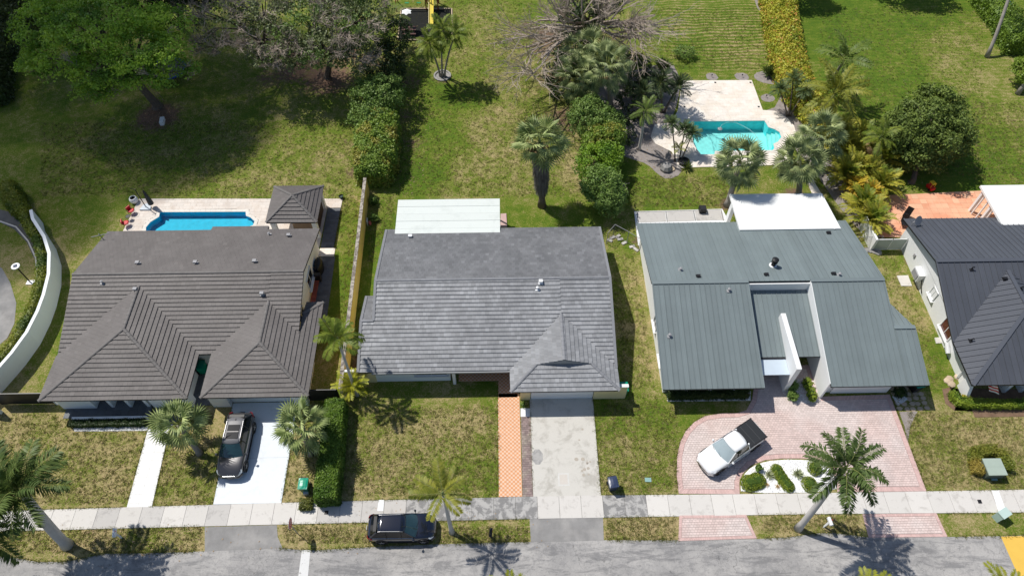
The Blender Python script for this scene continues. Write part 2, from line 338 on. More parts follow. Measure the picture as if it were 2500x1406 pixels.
# ------------------------------------------------------------------ flat paving made of separate pieces
def paving(parent, region, piece, m, w, h, z0, z1, ang=0, gap=.012, run=.5, maxobj=300, hole=None, stuff_name=None, m2=None, jig=0, org=None):
    ca, sa = math.cos(ang), math.sin(ang)
    O = org or region[0]
    def tl(p): return ((p[0]-O[0])*ca+(p[1]-O[1])*sa, -(p[0]-O[0])*sa+(p[1]-O[1])*ca)
    def tw(p): return (O[0]+p[0]*ca-p[1]*sa, O[1]+p[0]*sa+p[1]*ca)
    R = [tl(p) for p in region]; Hh = [tl(p) for p in hole] if hole else None
    if area2(R) < 0: R = R[::-1]
    us = [p[0] for p in R]; vs = [p[1] for p in R]
    full = []; part = []
    j0, j1 = math.floor(min(vs)/h)-1, math.ceil(max(vs)/h)+1
    for j in range(j0, j1):
        off = (w*run if j % 2 else 0)
        for i in range(math.floor(min(us)/w)-1, math.ceil(max(us)/w)+1):
            u0 = i*w+off; c = [(u0+gap/2, j*h+gap/2), (u0+w-gap/2, j*h+gap/2), (u0+w-gap/2, j*h+h-gap/2), (u0+gap/2, j*h+h-gap/2)]
            if c[1][0] < min(us) or c[0][0] > max(us) or c[2][1] < min(vs) or c[0][1] > max(vs): continue
            ins = [inside(p, R) for p in c]; 
            mid = ((c[0][0]+c[2][0])/2, (c[0][1]+c[2][1])/2)
            if Hh:
                hi = [inside(p, Hh) for p in c]
                if all(hi): continue
                if any(hi):     # keep what lies outside the hole: split the cell in a small raster
                    n = 4
                    for a in range(n):
                        for b in range(n):
                            x0 = c[0][0]+(c[1][0]-c[0][0])*a/n; x1 = c[0][0]+(c[1][0]-c[0][0])*(a+1)/n; y0 = c[0][1]+(c[2][1]-c[0][1])*b/n; y1 = c[0][1]+(c[2][1]-c[0][1])*(b+1)/n
                            if not inside(((x0+x1)/2, (y0+y1)/2), Hh) and inside(((x0+x1)/2, (y0+y1)/2), R): part.append([(x0,y0),(x1,y0),(x1,y1),(x0,y1)])
                    continue
            if all(ins): full.append(mid)
            elif any(ins) or inside(mid, R):
                q = clip(R, c)
                if len(q) > 2 and abs(area2(q)) > .002: part.append(q)
    full = [(tw(p)) for p in full]; full.sort(key=lambda p: p[0]**2+p[1]**2)
    po = origin(parent); me = M().box(-(w-gap)/2, -(h-gap)/2, z0-z1, (w-gap)/2, (h-gap)/2, 0).mesh(piece, (0, 0, 0))
    ms = m if isinstance(m, list) else [m]; mes = []
    for mm in ms:
        k = me.copy(); k.materials.append(mm); mes.append(k)
    for p in full[:maxobj]:
        o = bpy.data.objects.new(piece, random.choice(mes)); COL.objects.link(o); o.parent = parent
        o.location = Vector((p[0], p[1], z1+random.uniform(-jig, jig)))-po; o.rotation_euler = (random.uniform(-jig, jig), random.uniform(-jig, jig), ang)
    s = M()
    for p in full[maxobj:]: s.cur = random.randrange(len(ms)); s.obox((p[0], p[1], (z0+z1)/2), (w-gap, h-gap, z1-z0), ang)
    for q in part: s.cur = random.randrange(len(ms)); s.prism([tw(p) for p in q], z0, z1)
    if s.v: s.build(stuff_name or (piece+'_remainder'), ms, parent, kind='stuff')
def sheet(name, polys, m, z, hole=None, t=.006):
    s = M()
    for p in polys:
        if area2(p) < 0: p = p[::-1]
        if hole:
            tri = tessellate_polygon([[Vector((*q, 0)) for q in p], [Vector((*q, 0)) for q in hole]]); allp = list(p)+list(hole)
            s.add([(q[0], q[1], z) for q in allp], [list(t3) if area2([allp[i] for i in t3]) > 0 else list(t3)[::-1] for t3 in tri])
        else: s.prism(p, z-t, z)
    o = s.build(name, m, kind='structure'); return o

# ------------------------------------------------------------------ pools' outlines (metres)
POOL1 = PX((600,518),(391,519),(389,530),(368,543),(357,556)) + [(-31.9,41.2),(-31.2,40.9),(-29,40.75),(-24.9,40.75)] + PX((536,566),(545,556),(601,556),(618,551),(622,541),(612,532),(601,528))
POOL2 = PX((1866,296),(1682,298),(1676,302),(1690,335),(1693,352),(1700,364),(1711,378),(1744,378),(1745,370),(1885,368),(1890,364),(1888,352),(1899,347),(1907,336),(1903,324),(1891,317),(1876,312),(1870,302))
def ccw(p): return p if area2(p) > 0 else p[::-1]
POOL1, POOL2 = ccw(POOL1), ccw(POOL2)
def grown(p, d):
    c = (sum(q[0] for q in p)/len(p), sum(q[1] for q in p)/len(p)); return [(q[0]+d*(1 if q[0] > c[0] else -1), q[1]+d*(1 if q[1] > c[1] else -1)) for q in p]

# ------------------------------------------------------------------ ground: lawns with their dry and lush stretches
LAWN = [(60,420,.42),(250,480,.40),(500,300,.42),(650,420,.50),(800,480,.55),(120,260,.40),(860,560,.35),(860,700,.25),(850,460,.62),(30,560,.5),(40,640,.7),(120,800,.45),(60,500,.4),
 (1110,240,.12),(1090,330,.22),(1180,300,.72),(1130,120,.50),(1220,60,.50),(1230,180,.62),(1280,30,.35),(1040,420,.10),(1150,420,.68),(1230,420,.62),(1400,420,.80),(1060,60,.45),(1160,480,.5),(920,560,.2),(910,700,.15),(1330,470,.45),(1390,540,.3),(1260,530,.25),
 (1750,60,.38),(1700,120,.30),(1830,130,.55),(1600,60,.45),(1640,450,.38),(1560,440,.3),(1700,470,.45),(1590,470,.3),
 (2020,60,.06),(2080,200,.14),(2200,60,.12),(2200,200,.18),(2330,110,.50),(2410,190,.62),(2460,280,.50),(2440,400,.22),(2120,330,.2),(2400,330,.18),(2340,420,.1),(2300,30,.2),(2470,120,.5),
 (1540,560,.4),(1530,640,.50),(1520,720,.45),(1560,700,.85),(1570,800,.75),(1540,850,.55),(1585,880,.9),(1560,930,.5),(1530,960,.35),(1510,1010,.2),(1560,1050,.4),(1600,1010,.25),(1560,1130,.6),(1500,1130,.5),(1620,1150,.5),
 (2160,640,.5),(2170,700,.65),(2200,780,.75),(2250,760,.8),(2240,860,.35),(2290,860,.2),(2300,930,.35),(2290,990,.6),(2240,1060,.6),(2350,1040,.7),(2420,1060,.75),(2480,1100,.65),(2300,1120,.6),(2260,1120,.55),(2340,1180,.55),
 (60,1040,.75),(200,1070,.72),(160,1100,.6),(330,1100,.62),(250,1180,.68),(440,1160,.65),(490,1060,.7),(400,1210,.5),(540,1010,.72),(740,1150,.8),(780,1170,.85),(270,1070,.5),
 (880,1000,.45),(860,1100,.45),(1000,980,.4),(960,1060,.75),(1080,1010,.85),(1120,1030,.85),(1150,1000,.6),(1190,1060,.4),(1040,1110,.6),(900,1180,.72),(980,1190,.65),(1100,1160,.35),(1180,1190,.4),(960,1060,.4),(1200,960,.3),
 (200,1320,.68),(400,1310,.62),(300,1330,.62),(60,1330,.8),(480,1310,.65),(700,1310,.8),(760,1325,.85),(800,1300,.7),(870,1310,.75),(1150,1290,.55),(1240,1290,.6),(1100,1310,.75),(1500,1290,.65),(1560,1300,.85),(1640,1290,.75),(1870,1285,.7),(1950,1290,.7),(2060,1290,.7),(2340,1280,.65),(2460,1285,.55)]
DIRT = [(740,150,5,.6),(600,90,4,.5),(900,150,3,.6),(1345,120,4,.6),(1500,100,4,.5),(385,285,2.6,.9),(700,130,3.5,.7),(720,170,3,.75),(800,190,4,.75),(660,190,3,.55),(840,130,3,.7),(1290,60,2,.5),(1340,90,3,.7),(1350,190,3,.6),(1380,290,3.5,.6),(1540,140,3,.5),(1300,240,2,.3),(1080,190,1.3,.7),(1000,200,2.2,.55),(990,280,2,.5),(1010,350,2,.5),(1000,430,1.5,.35),(860,420,1.2,.6),(850,350,1.2,.5),(1560,500,2.5,.35),(620,110,4,.4),(1780,500,1.2,.8),(1940,478,1.5,.7),(1500,560,2,.4),(2220,640,.8,.6),(2150,430,2,.6),(1100,1015,.8,.35),(1145,1010,.7,.4),(25,820,.8,.6),(2215,1040,.7,.5),(875,850,.9,1.1),(880,890,.9,1.1),(1040,1325,.5,.6),(500,1285,.4,.5),(1560,590,1.0,.6),(1575,640,.8,.45)]
def build_ground():
    lx = np.concatenate([[-400,-200,-120], np.arange(-80, 80.1, .5), [120,200,400]]); ly = np.concatenate([[-200,-60,0], np.arange(6, 112.1, .5), [150,250,500]])
    X, Y = np.meshgrid(lx, ly); nx, ny = len(lx), len(ly); P = np.stack([X.ravel(), Y.ravel()], 1)
    wsum = np.zeros(len(P)); val = np.zeros(len(P))
    for px, py, v in LAWN:
        g = G(px, py); d2 = (P[:,0]-g[0])**2+(P[:,1]-g[1])**2; w = 1/(d2+1.2)**1.6; wsum += w; val += w*v
    dry = val/wsum+.02+.05*(P[:,1] < 24.5); dirt = np.zeros(len(P))
    for px, py, r, v in DIRT:
        g = G(px, py); d2 = (P[:,0]-g[0])**2+(P[:,1]-g[1])**2; dirt = np.maximum(dirt, v*np.exp(-d2/(r*r*1.1)))
    fs = []; g1, g2 = grown(POOL1, .05), grown(POOL2, .05)
    for j in range(ny-1):
        for i in range(nx-1):
            c = ((lx[i]+lx[i+1])/2, (ly[j]+ly[j+1])/2); x0,x1,y0,y1 = lx[i],lx[i+1],ly[j],ly[j+1]
            if -34 < c[0] < 33 and 40 < c[1] < 60:
                if any(inside(q, g1) or inside(q, g2) for q in (c,(x0,y0),(x1,y0),(x1,y1),(x0,y1))): continue
            a = j*nx+i; fs.append((a, a+1, a+nx+1, a+nx))
    me = bpy.data.meshes.new('ground'); me.from_pydata([(x, y, 0) for x, y in P], [], fs); me.update()
    at = me.color_attributes.new('lawn', 'FLOAT_COLOR', 'POINT'); col = np.ones((len(P), 4)); col[:,0] = dry; col[:,1] = dirt; gm = [G(1760, 90), G(1700, 60), G(1830, 60)]; col[:,2] = np.maximum.reduce([np.exp(-(((P[:,0]-q[0])/4.5)**4+((P[:,1]-q[1])/7.0)**4)) for q in gm])+.25*((P[:,0]>34)&(P[:,1]>46)); at.data.foreach_set('color', col.ravel())
    me.materials.append(MG); o = bpy.data.objects.new('ground', me); COL.objects.link(o); o['kind'] = 'structure'
build_ground()

# ------------------------------------------------------------------ road
ROADTOP = [(-30,1340),(25,1359),(90,1371),(158,1371),(205,1362),(252,1351),(360,1350),(500,1345),(690,1337),(712,1340),(760,1343),(905,1335),(1060,1328),(1200,1324),(1297,1322),(1474,1318),(1650,1318),(1850,1315),(1924,1311),(1996,1301),(2036,1300),(2120,1311),(2313,1310),(2446,1308),(2530,1306)]
rt = PX(*ROADTOP); rt = [(rt[0][0]-60, rt[0][1]+3)] + rt + [(rt[-1][0]+60, rt[-1][1])]
road = sheet('road', [rt + [(rt[-1][0], -2.0), (rt[0][0], -2.0)]], MASP, .010)
sheet('road_apron', [PX((500,1286),(676,1281),(678,1310),(690,1337.5),(500,1345.5)), PX((1293,1266),(1472,1262),(1474,1318.5),(1296,1322.5))], MASP2, .016)
sheet('stop_line', [PX((737,1342),(758,1341.5),(751,1416),(727,1416))], MWPAINT, .018)
sheet('yellow_crossing_paint', [PX((2443,1309),(2540,1307),(2560,1430),(2497,1430))], MYPAINT, .018)
sheet('cul_de_sac', [PX((-120,640),(-20,640),(5,655),(25,690),(40,740),(35,790),(18,825),(-5,845),(-140,850))], MASP2, .012)

# ------------------------------------------------------------------ sidewalk: separate slabs
sw = thing('sidewalk', '', ''); del sw['label']; del sw['category']; sw['kind'] = 'structure'
BOT = PX((-60,1298),(144,1293),(672,1280),(1297,1266),(1967,1254.6),(2425,1251),(2560,1250)); TOP = PX((-60,1249),(310,1238),(686,1227),(1297,1212),(1467,1209),(1805,1206),(2263,1199),(2560,1194))
BOT = [(-75, BOT[0][1]+.3)]+BOT+[(75, BOT[-1][1])]; TOP = [(-75, TOP[0][1]+.3)]+TOP+[(75, TOP[-1][1])]
def lerpy(L, x):
    for a, b in zip(L, L[1:]):
        if a[0] <= x <= b[0]: return a[1]+(b[1]-a[1])*(x-a[0])/(b[0]-a[0])
    return L[-1][1]
x = G(448, 1270)[0]-1.524*16
while x < 42:
    x1 = x+1.524; s = M(); g = .010; xm = (x+x1)/2
    mm = MSLAB
    a, b, c, d, e = [G(q, 1240)[0] for q in (820, 955, 1297, 1490, 1600)]
    if a-1 < xm < b+3: mm = MSLABG
    if b+1 < xm < c: mm = MSLABD
    if d < xm < e: mm = MSLABD
    if xm < G(560, 1250)[0]: mm = MSLABG if random.random() < .2 else MSLAB
    zt = .035+random.uniform(-.004, .004)
    s.prism([(x+g, lerpy(BOT, x+g)), (x1-g, lerpy(BOT, x1-g)), (x1-g, lerpy(TOP, x1-g)), (x+g, lerpy(TOP, x+g))], -.02, zt)
    s.build('slab', mm, sw); x = x1
sheet('sidewalk_bed', [[(p[0], p[1]+.01) for p in BOT]+[(p[0], p[1]-.01) for p in TOP[::-1]]], mat('joint dirt', (.13,.12,.105), .95, .1, .2), .012)
sheet('sidewalk_paint_stripe', [PX((925,1220),(938,1220),(936,1247),(921,1247)), PX((2421,1197),(2437,1197),(2457,1250),(2437,1250))], MWHITE, .045)

# ------------------------------------------------------------------ drives and paths of the four houses
dr1 = sheet('driveway', [PX((569,984),(728,981),(687,1227),(521,1231))], MCONCW, .030)
for y_ in (1119,):
    a, b = G(547, y_), G(707, y_-1); M().obox(((a[0]+b[0])/2, a[1], .0305), (b[0]-a[0], .014, .004)).build('expansion_joint', MGREYM, dr1)
p1 = sheet('front_path', [PX((362,1047),(414,1046),(371,1237),(310,1238))], mat('path bed', (.5,.5,.49), .9, .1, .1), .014)
paving(p1, PX((362,1047),(414,1046),(371,1237),(310,1238)), 'path_slab', MPATHW, .95, .62, .014, .038, gap=.008, run=0)
ps = sheet('slate_walk', [PX((381,987),(376,1020),(372,1046),(414,1045),(440,1020),(455,990.5),(528,989),(535,975),(520,870),(484,870),(462,975),(455,978),(381,978))], MDECK1, .014)
paving(ps, PX((381,987),(376,1020),(372,1046),(414,1045),(440,1020),(455,990.5),(528,989),(535,975),(520,870),(484,870),(462,975),(455,978),(381,978)), 'slate_paver', MSLATE, .6, .4, .014, .036, gap=.01)
dr2 = sheet('driveway', [PX((1293,972),(1447,972),(1467,1209),(1302,1213))], MCONC, .030)
s = M(); c = G(1312,1115); s.prism([(c[0]+.42*math.cos(a*PI/4+.4), c[1]+.62*math.sin(a*PI/4+.4)) for a in range(8)], .028, .036); s.build('octagon_stain', stained('grey stain', (.40,.39,.375), (.28,.275,.27), .45, .6, 3), dr2)
s = M(); c = G(1376,1170); s.box(c[0]-.28, c[1]-.36, .028, c[0]+.28, c[1]+.36, .037); s.build('repair_patch', mat('pink patch', (.58,.54,.49), .9, .2, .05), dr2)
s = M(); s.obox((c[0], c[1], .033), (.80, .95, .003)); s.build('repair_halo', mat('lime halo', (.60,.59,.56), .9, .2, .10, 3, 20), dr2)
s = M()
for px, py, r in ((1407,1121,.16),(1423,1121,.15),(1427,1146,.13),(1436,1143,.12),(1421,1149,.1),(1434,1129,.1),(1441,1127,.08),(1425,1159,.13),(1437,1158,.08),(1433,1132,.07),(1414,1074,.08),(1422,1048,.09)):
    g = G(px, py); s.prism([(g[0]+r*random.uniform(.8,1.1)*math.cos(a), g[1]+r*.9*random.uniform(.8,1.1)*math.sin(a)) for a in [k*PI/6 for k in range(12)]], .029, .034)
s.build('oil_stain', mat('oil stain', (.42,.375,.32), .8, .2, .08), dr2, kind='stuff')
bp = sheet('brick_path', [PX((1272,1017),(1296,1017),(1301,1212),(1276,1213))], MJOINT, .012)
paving(bp, PX((1272,1017),(1296,1017),(1301,1212),(1276,1213)), 'brick', MBRK, .24, .17, .012, .034, gap=.014, maxobj=300, jig=.003)
sheet('white_step_slab', [PX((1271,997),(1294,997),(1294,1017),(1271,1017))], MWHITE, .04)
# basket tile path: checker of small tiles, larger bedding pieces
def checker():
    n = NT('orange checker tile'); sp = n.n('ShaderNodeSeparateXYZ'); n.l(n.P, sp.inputs[0])
    ch = n.n('ShaderNodeTexChecker'); ch.inputs['Scale'].default_value = 1; cb = n.n('ShaderNodeCombineXYZ')
    n.l(n.math('MULTIPLY', sp.outputs[0], 6.6), cb.inputs[0]); n.l(n.math('MULTIPLY', sp.outputs[1], 6.6), cb.inputs[1]); cb.inputs[2].default_value = .5; n.l(cb.outputs[0], ch.inputs[0])
    ch.inputs[1].default_value = (.64,.29,.13,1); ch.inputs[2].default_value = (.72,.50,.36,1)
    c = n.scale(ch.outputs[0], n.math('ADD', .85, n.math('MULTIPLY', n.noise(3, 4), .3))); return n.fin(c, .6, .35)
MCHK = checker()
tw_ = PX((1216,961),(1268,961),(1275,1212),(1218,1213)); tp = [(-3.6,26.35),(.95,26.35),(.95,29.2),(-3.6,29.2)]; tl2 = [(G(1217,961)[0],24.9),(G(1217,961)[0],26.35),(.95,26.35),(.95,24.9)]
tb = sheet('tile_path', [ccw(tw_), tl2, tp], MJOINT, .014)
for reg in (tw_, tl2, tp): paving(tb, reg, 'tile', MCHK, .606, .606, .014, .036, gap=.004, run=0, org=(0, 0))
# pink paver court of the house with the blue green roof
DRV = PX((1657,1205),(1652,1160),(1653,1115),(1660,1080),(1674,1052),(1695,1030),(1722,1015),(1760,1009),(1800,1008),(1822,1001),(1836,975),(1843,925)) + [(19.3,27.3),(24.05,27.3),(24.05,24.7)] + PX((2005,968),(2172,963),(2262,1199)) + PX((2044,1201),(2040,1170),(2030,1140),(2005,1124),(1960,1119),(1910,1119),(1868,1123),(1833,1136),(1812,1158),(1805,1180),(1806,1206))
dv = sheet('paver_driveway', [DRV, PX((1658,1257.5),(1822,1256),(1848,1314),(1656,1320.5)), PX((2105,1254.5),(2286,1252),(2313,1310),(2120,1312))], MJOINT, .014)
def inset(poly, d):
    p = ccw(poly); n = len(p); o = []
    for i in range(n):
        a, b, c = Vector(p[i-1]), Vector(p[i]), Vector(p[(i+1) % n]); e1 = (b-a).normalized(); e2 = (c-b).normalized()
        n1 = Vector((-e1.y, e1.x)); n2 = Vector((-e2.y, e2.x)); m_ = (n1+n2); k = m_.dot(n1)
        o.append(tuple(b+m_*(d/max(k, .35))))
    return o
def border(parent, poly, d, w):
    s = M(); p = ccw(poly); q = inset(p, d); q2 = inset(p, .01)
    pl = []
    for i in range(len(p)):
        a, b, c, e = Vector(q2[i]), Vector(q2[(i+1) % len(p)]), Vector(q[(i+1) % len(p)]), Vector(q[i]); n = max(1, round((b-a).length/w))
        for k in range(n):
            t0, t1 = (k+.04)/n, (k+.96)/n; pl.append([tuple(a.lerp(b, t0)), tuple(a.lerp(b, t1)), tuple(e.lerp(c, t1)), tuple(e.lerp(c, t0))])
    for r in pl:
        if abs(area2(r)) > .001: s.prism(r, .014, .037)
    s.build('border_paver', MPAVR, parent, kind='stuff')
for i, reg in enumerate((DRV, PX((1658,1257.5),(1822,1256),(1848,1314),(1656,1320.5)), PX((2105,1254.5),(2286,1252),(2313,1310),(2120,1312)))):
    bw_ = .34 if i == 0 else .2; border(dv, reg, bw_, .13); paving(dv, inset(reg, bw_+.02), 'paver', MPAV, .23, .17, .014, .035, gap=.016, maxobj=(300, 0, 0)[i])
# planting beds
ISL = smooth_poly(PX((2042,1201),(2039,1170),(2029,1142),(2004,1127),(1960,1122),(1910,1122),(1869,1126),(1835,1139),(1815,1159),(1808,1181),(1809,1204)), 1)
def gravel(name, poly, m, z=.02, n=0, sz=.035, zs=.03, ms=None):
    b = sheet(name, [poly], m, z); b['kind'] = 'structure'
    if n:
        xs = [p[0] for p in poly]; ys = [p[1] for p in poly]; s = M(); k = 0
        while k < n:
            p = (random.uniform(min(xs), max(xs)), random.uniform(min(ys), max(ys)))
            if not inside(p, poly): continue
            k += 1; r = sz*random.uniform(.6, 1.5); R = Matrix.Rotation(random.uniform(0, 6), 3, (random.random(), random.random(), random.random()+.1))
            vs = [Vector((p[0], p[1], z+r*.35))+R @ Vector(d)*r for d in ((1,0,0),(0,1,0),(-1,0,0),(0,-1,0),(0,0,.7),(0,0,-.7))]
            s.add(vs, [[0,1,4],[1,2,4],[2,3,4],[3,0,4],[1,0,5],[2,1,5],[3,2,5],[0,3,5]])
        g = s.build('pebbles', ms or m, b, kind='stuff')
    return b
gravel('gravel_island', ISL, MGRAVW, .02, 3500)
gravel('gravel_bed', PX((1908,957),(1925,975),(1950,984),(1990,984),(2004,978),(2002,962),(1985,925),(1925,925)), MGRAVW, .03, 900)
gravel('gravel_strip', PX((1627,958),(1833,955),(1832,978),(1630,980)), MGRAVW, .02, 900)
gravel('gravel_verge', PX((180,1044),(362,1040),(361,1051),(182,1053)), MGRAVW, .02, 700)
gravel('shade_gravel', PX((2178,968),(2203,958),(2216,975),(2192,990)), MGRAVW, .02, 300)
s = M(); fb = thing('flagstone_path', '', ''); del fb['label']; del fb['category']; fb['kind'] = 'structure'
for i in range(26):
    px, py = random.uniform(2192, 2242), random.uniform(962, 1012)
    g = G(px, py); g = (29.9+(i % 5)*.52+random.uniform(-.08,.08), 23.4+(i//5)*.42+random.uniform(-.05,.05)); r = .23
    M().prism([(g[0]+r*random.uniform(.85,1.15)*math.cos(a*PI/3+i), g[1]+r*.8*random.uniform(.85,1.15)*math.sin(a*PI/3+i)) for a in range(6)], 0, .035).build('flagstone', MFLAG, fb)
gravel('dirt_edge', PX((2195,1005),(2240,1004),(2222,1040),(2216,1085),(2208,1040)), MGRAVG, .009)
gravel('hedge_bed', PX((2300,950),(2318,945),(2345,990),(2400,1003),(2540,1005),(2540,985),(2500,955),(2345,945),(2330,1002),(2308,985)), MSOIL, .008)
gravel('porch_bed', [(35.3,22.6),(40.6,22.6),(40.6,24.9),(35.4,24.9)], MSOIL, .03)
# mulch beds by the second pool
for nm, pl in (('mulch_bed', ((1440,200),(1560,170),(1640,150),(1662,195),(1655,250),(1640,290),(1600,310),(1590,345),(1640,372),(1660,398),(1665,425),(1630,440),(1605,425),(1580,400),(1545,390),(1518,380),(1500,300))),
               ('mulch_bed', ((1864,272),(1888,272),(1920,290),(1942,322),(1930,352),(1990,420),(2030,480),(2060,520),(2110,575),(2130,600),(2110,560),(2085,500),(2060,430),(2040,330),(1985,200),(1920,150),(1862,0),(1835,0),(1890,80),(1915,180),(1900,260))),
               ('mulch_patch', ((1722,180),(1745,178),(1757,195),(1727,197))), ('mulch_patch', ((1790,180),(1822,178),(1832,196),(1800,197))), ('mulch_patch', ((1840,180),(1870,172),(1905,190),(1905,208),(1870,205),(1843,195))), ('mulch_patch', ((1855,235),(1875,228),(1895,240),(1885,250),(1862,248)))):
    gravel(nm, smooth_poly(PX(*pl), 1), MGRAVG, .008)

# ------------------------------------------------------------------ pools
def pool(name, poly, deckpoly, mfloor, mwall, mwater, depth, deckmat, w, h, run=.5, steps=None, extra=None):
    dk = sheet(name+'_deck', [deckpoly], mat('deck bed', (.4,.37,.33), .9, .1, .1), .03, hole=poly)
    c = (sum(q[0] for q in poly)/len(poly), sum(q[1] for q in poly)/len(poly))
    outer = inset(poly, -.30)
    s = M(); n = len(poly)
    for i in range(n):    # coping stones
        a, b, e, f = [Vector(q) for q in (poly[i], poly[(i+1) % n], outer[(i+1) % n], outer[i])]; k = max(1, round((b-a).length/.45))
        for j in range(k):
            t0, t1 = (j+.01)/k, (j+.99)/k; M().prism([tuple(a.lerp(b, t0)), tuple(f.lerp(e, t0)), tuple(f.lerp(e, t1)), tuple(a.lerp(b, t1))], .0, .062).build('coping_stone', MCOPE, dk)
    paving(dk, deckpoly, 'deck_tile', deckmat, w, h, .03, .052, gap=.008, run=run, hole=inset(poly, -.31), stuff_name='deck_tile_remainder')
    b = M(); b.add([(q[0], q[1], -depth) for q in poly], [list(range(n))]); bo = b.build('pool_floor', mfloor, kind='structure')
    q = M()
    for i in range(n): a, e = poly[i], poly[(i+1) % n]; q.add([(a[0],a[1],-depth),(e[0],e[1],-depth),(e[0],e[1],.02),(a[0],a[1],.02)], [[3,2,1,0]])
    q.build('pool_wall', mwall, bo)
    if steps:
        for z, pl in steps: M().prism(pl, -depth, z).build('pool_step', mfloor, bo)
    wt = M(); wt.add([(p[0], p[1], -.10) for p in poly], [list(range(n))]); wt.build('water', mwater, kind='structure')
    return dk
MF1 = poolfloor('blue pool plaster', (.04, .50, .68)); MF2 = poolfloor('aqua pool plaster', (.34, .76, .75))
D1 = PX((340,486),(837,486),(836,520),(800,524),(795,545)) + [(-16.4,41.2),(-16.4,39.2),(-34.4,39.2)]
D1 = [G(340,486), G(837,486), (-14.95,44.6), (-16.2,44.6), (-16.3,39.3), (-34.45,39.3)]
pool('pool_one', POOL1, ccw(D1), MF1, poolfloor('blue pool tile', (.02,.55,.80)), watermat('blue water', (.75,.95,.98), 0), .62, [MTRAV], .61, .41, steps=[(-.35, PX((601,530),(612,534),(619,543),(614,552),(601,556)))])
sd = sheet('slate_terrace', [[(-16.15,39.9),(-15.0,39.9),(-14.95,44.55),(-16.15,44.55)], [(-15.75,32.0),(-14.6,32.0),(-14.75,38.85),(-15.9,38.85)]], MDECK1, .03)
for rg in ([(-16.15,39.9),(-15.0,39.9),(-14.95,44.55),(-16.15,44.55)], [(-16.2,32.0),(-14.6,32.0),(-14.75,38.85),(-16.1,38.85)]): paving(sd, rg, 'slate_paver', MSLATE, .45, .3, .03, .05, gap=.012)
td = sheet('travertine_strip', [[(-16.2,38.9),(-14.85,38.9),(-14.85,39.85),(-16.2,39.85)]], MTRAV, .03); paving(td, [(-16.2,38.9),(-14.85,38.9),(-14.85,39.85),(-16.2,39.85)], 'deck_tile', MTRAVW, .45, .31, .03, .05)
D2 = PX((1665,198),(1835,197),(1862,270),(1890,272),(1908,280)) + PX((1925,292),(1938,308),(1943,325),(1938,345),(1925,365),(1925,400),(1900,404),(1850,405),(1680,410),(1652,412),(1652,395),(1640,372),(1600,352),(1588,335),(1598,305),(1640,300),(1655,270))
pool('pool_two', POOL2, ccw(D2), MF2, poolfloor('aqua pool wall', (.14,.78,.84)), watermat('aqua water', (.80,.97,.96), 0), 1.15, [MTRAVW], .61, .46,
     steps=[(-.25, PX((1895,318),(1904,326),(1906,337),(1898,346),(1894,347))), (-.5, PX((1886,314),(1895,318),(1894,347),(1890,352))), (-.75, PX((1877,312),(1886,314),(1890,352),(1885,366)))])
w_ = sheet('deck_walk', [PX((1968,440),(1985,440),(2008,478),(1985,480))], MTRAVW, .03)
# terracotta terrace behind the last house
T1 = PX((2150,478),(2400,466),(2460,466)) + [(44,39.6),(36,39.6)] + PX((2225,560),(2215,579),(2150,581),(2105,500))
tt = sheet('terracotta_patio', [ccw(T1)], MJOINT, .03); 
paving(tt, inset(T1, .02), 'terracotta_tile', [MTERR, MTERR, MTERR2], .61, .61, .03, .05, gap=.015, run=0)
# concrete patio of the third house
pc = sheet('concrete_patio', [PX((1548,518),(1763,512),(1780,545),(1820,548)) + [(20.6,39.6),(12,39.6)]], MWHITE, .10, t=.11)
for a, b, c, d in (((1557,521),(1623,519),(1626,543),(1561,545)), ((1628,519),(1690,517),(1695,541),(1631,543)), ((1695,517),(1757,515),(1763,539),(1700,541))):
    M().prism(PX(a, b, c, d), .09, .125).build('concrete_panel', MSLABG, pc)
for a in (((1554,519),(1758,513.5),(1758,515),(1554,520.5)), ((1624,519),(1627,519),(1630.5,544),(1627.5,544)), ((1691,517),(1694,517),(1699,541),(1696,541)), ((1553,520),(1556,520),(1560,545),(1557,545)), ((1758,514),(1761,514),(1768,541),(1764,541))): M().prism(PX(*a), .09, .113).build('pebble_joint', MROCK, pc)
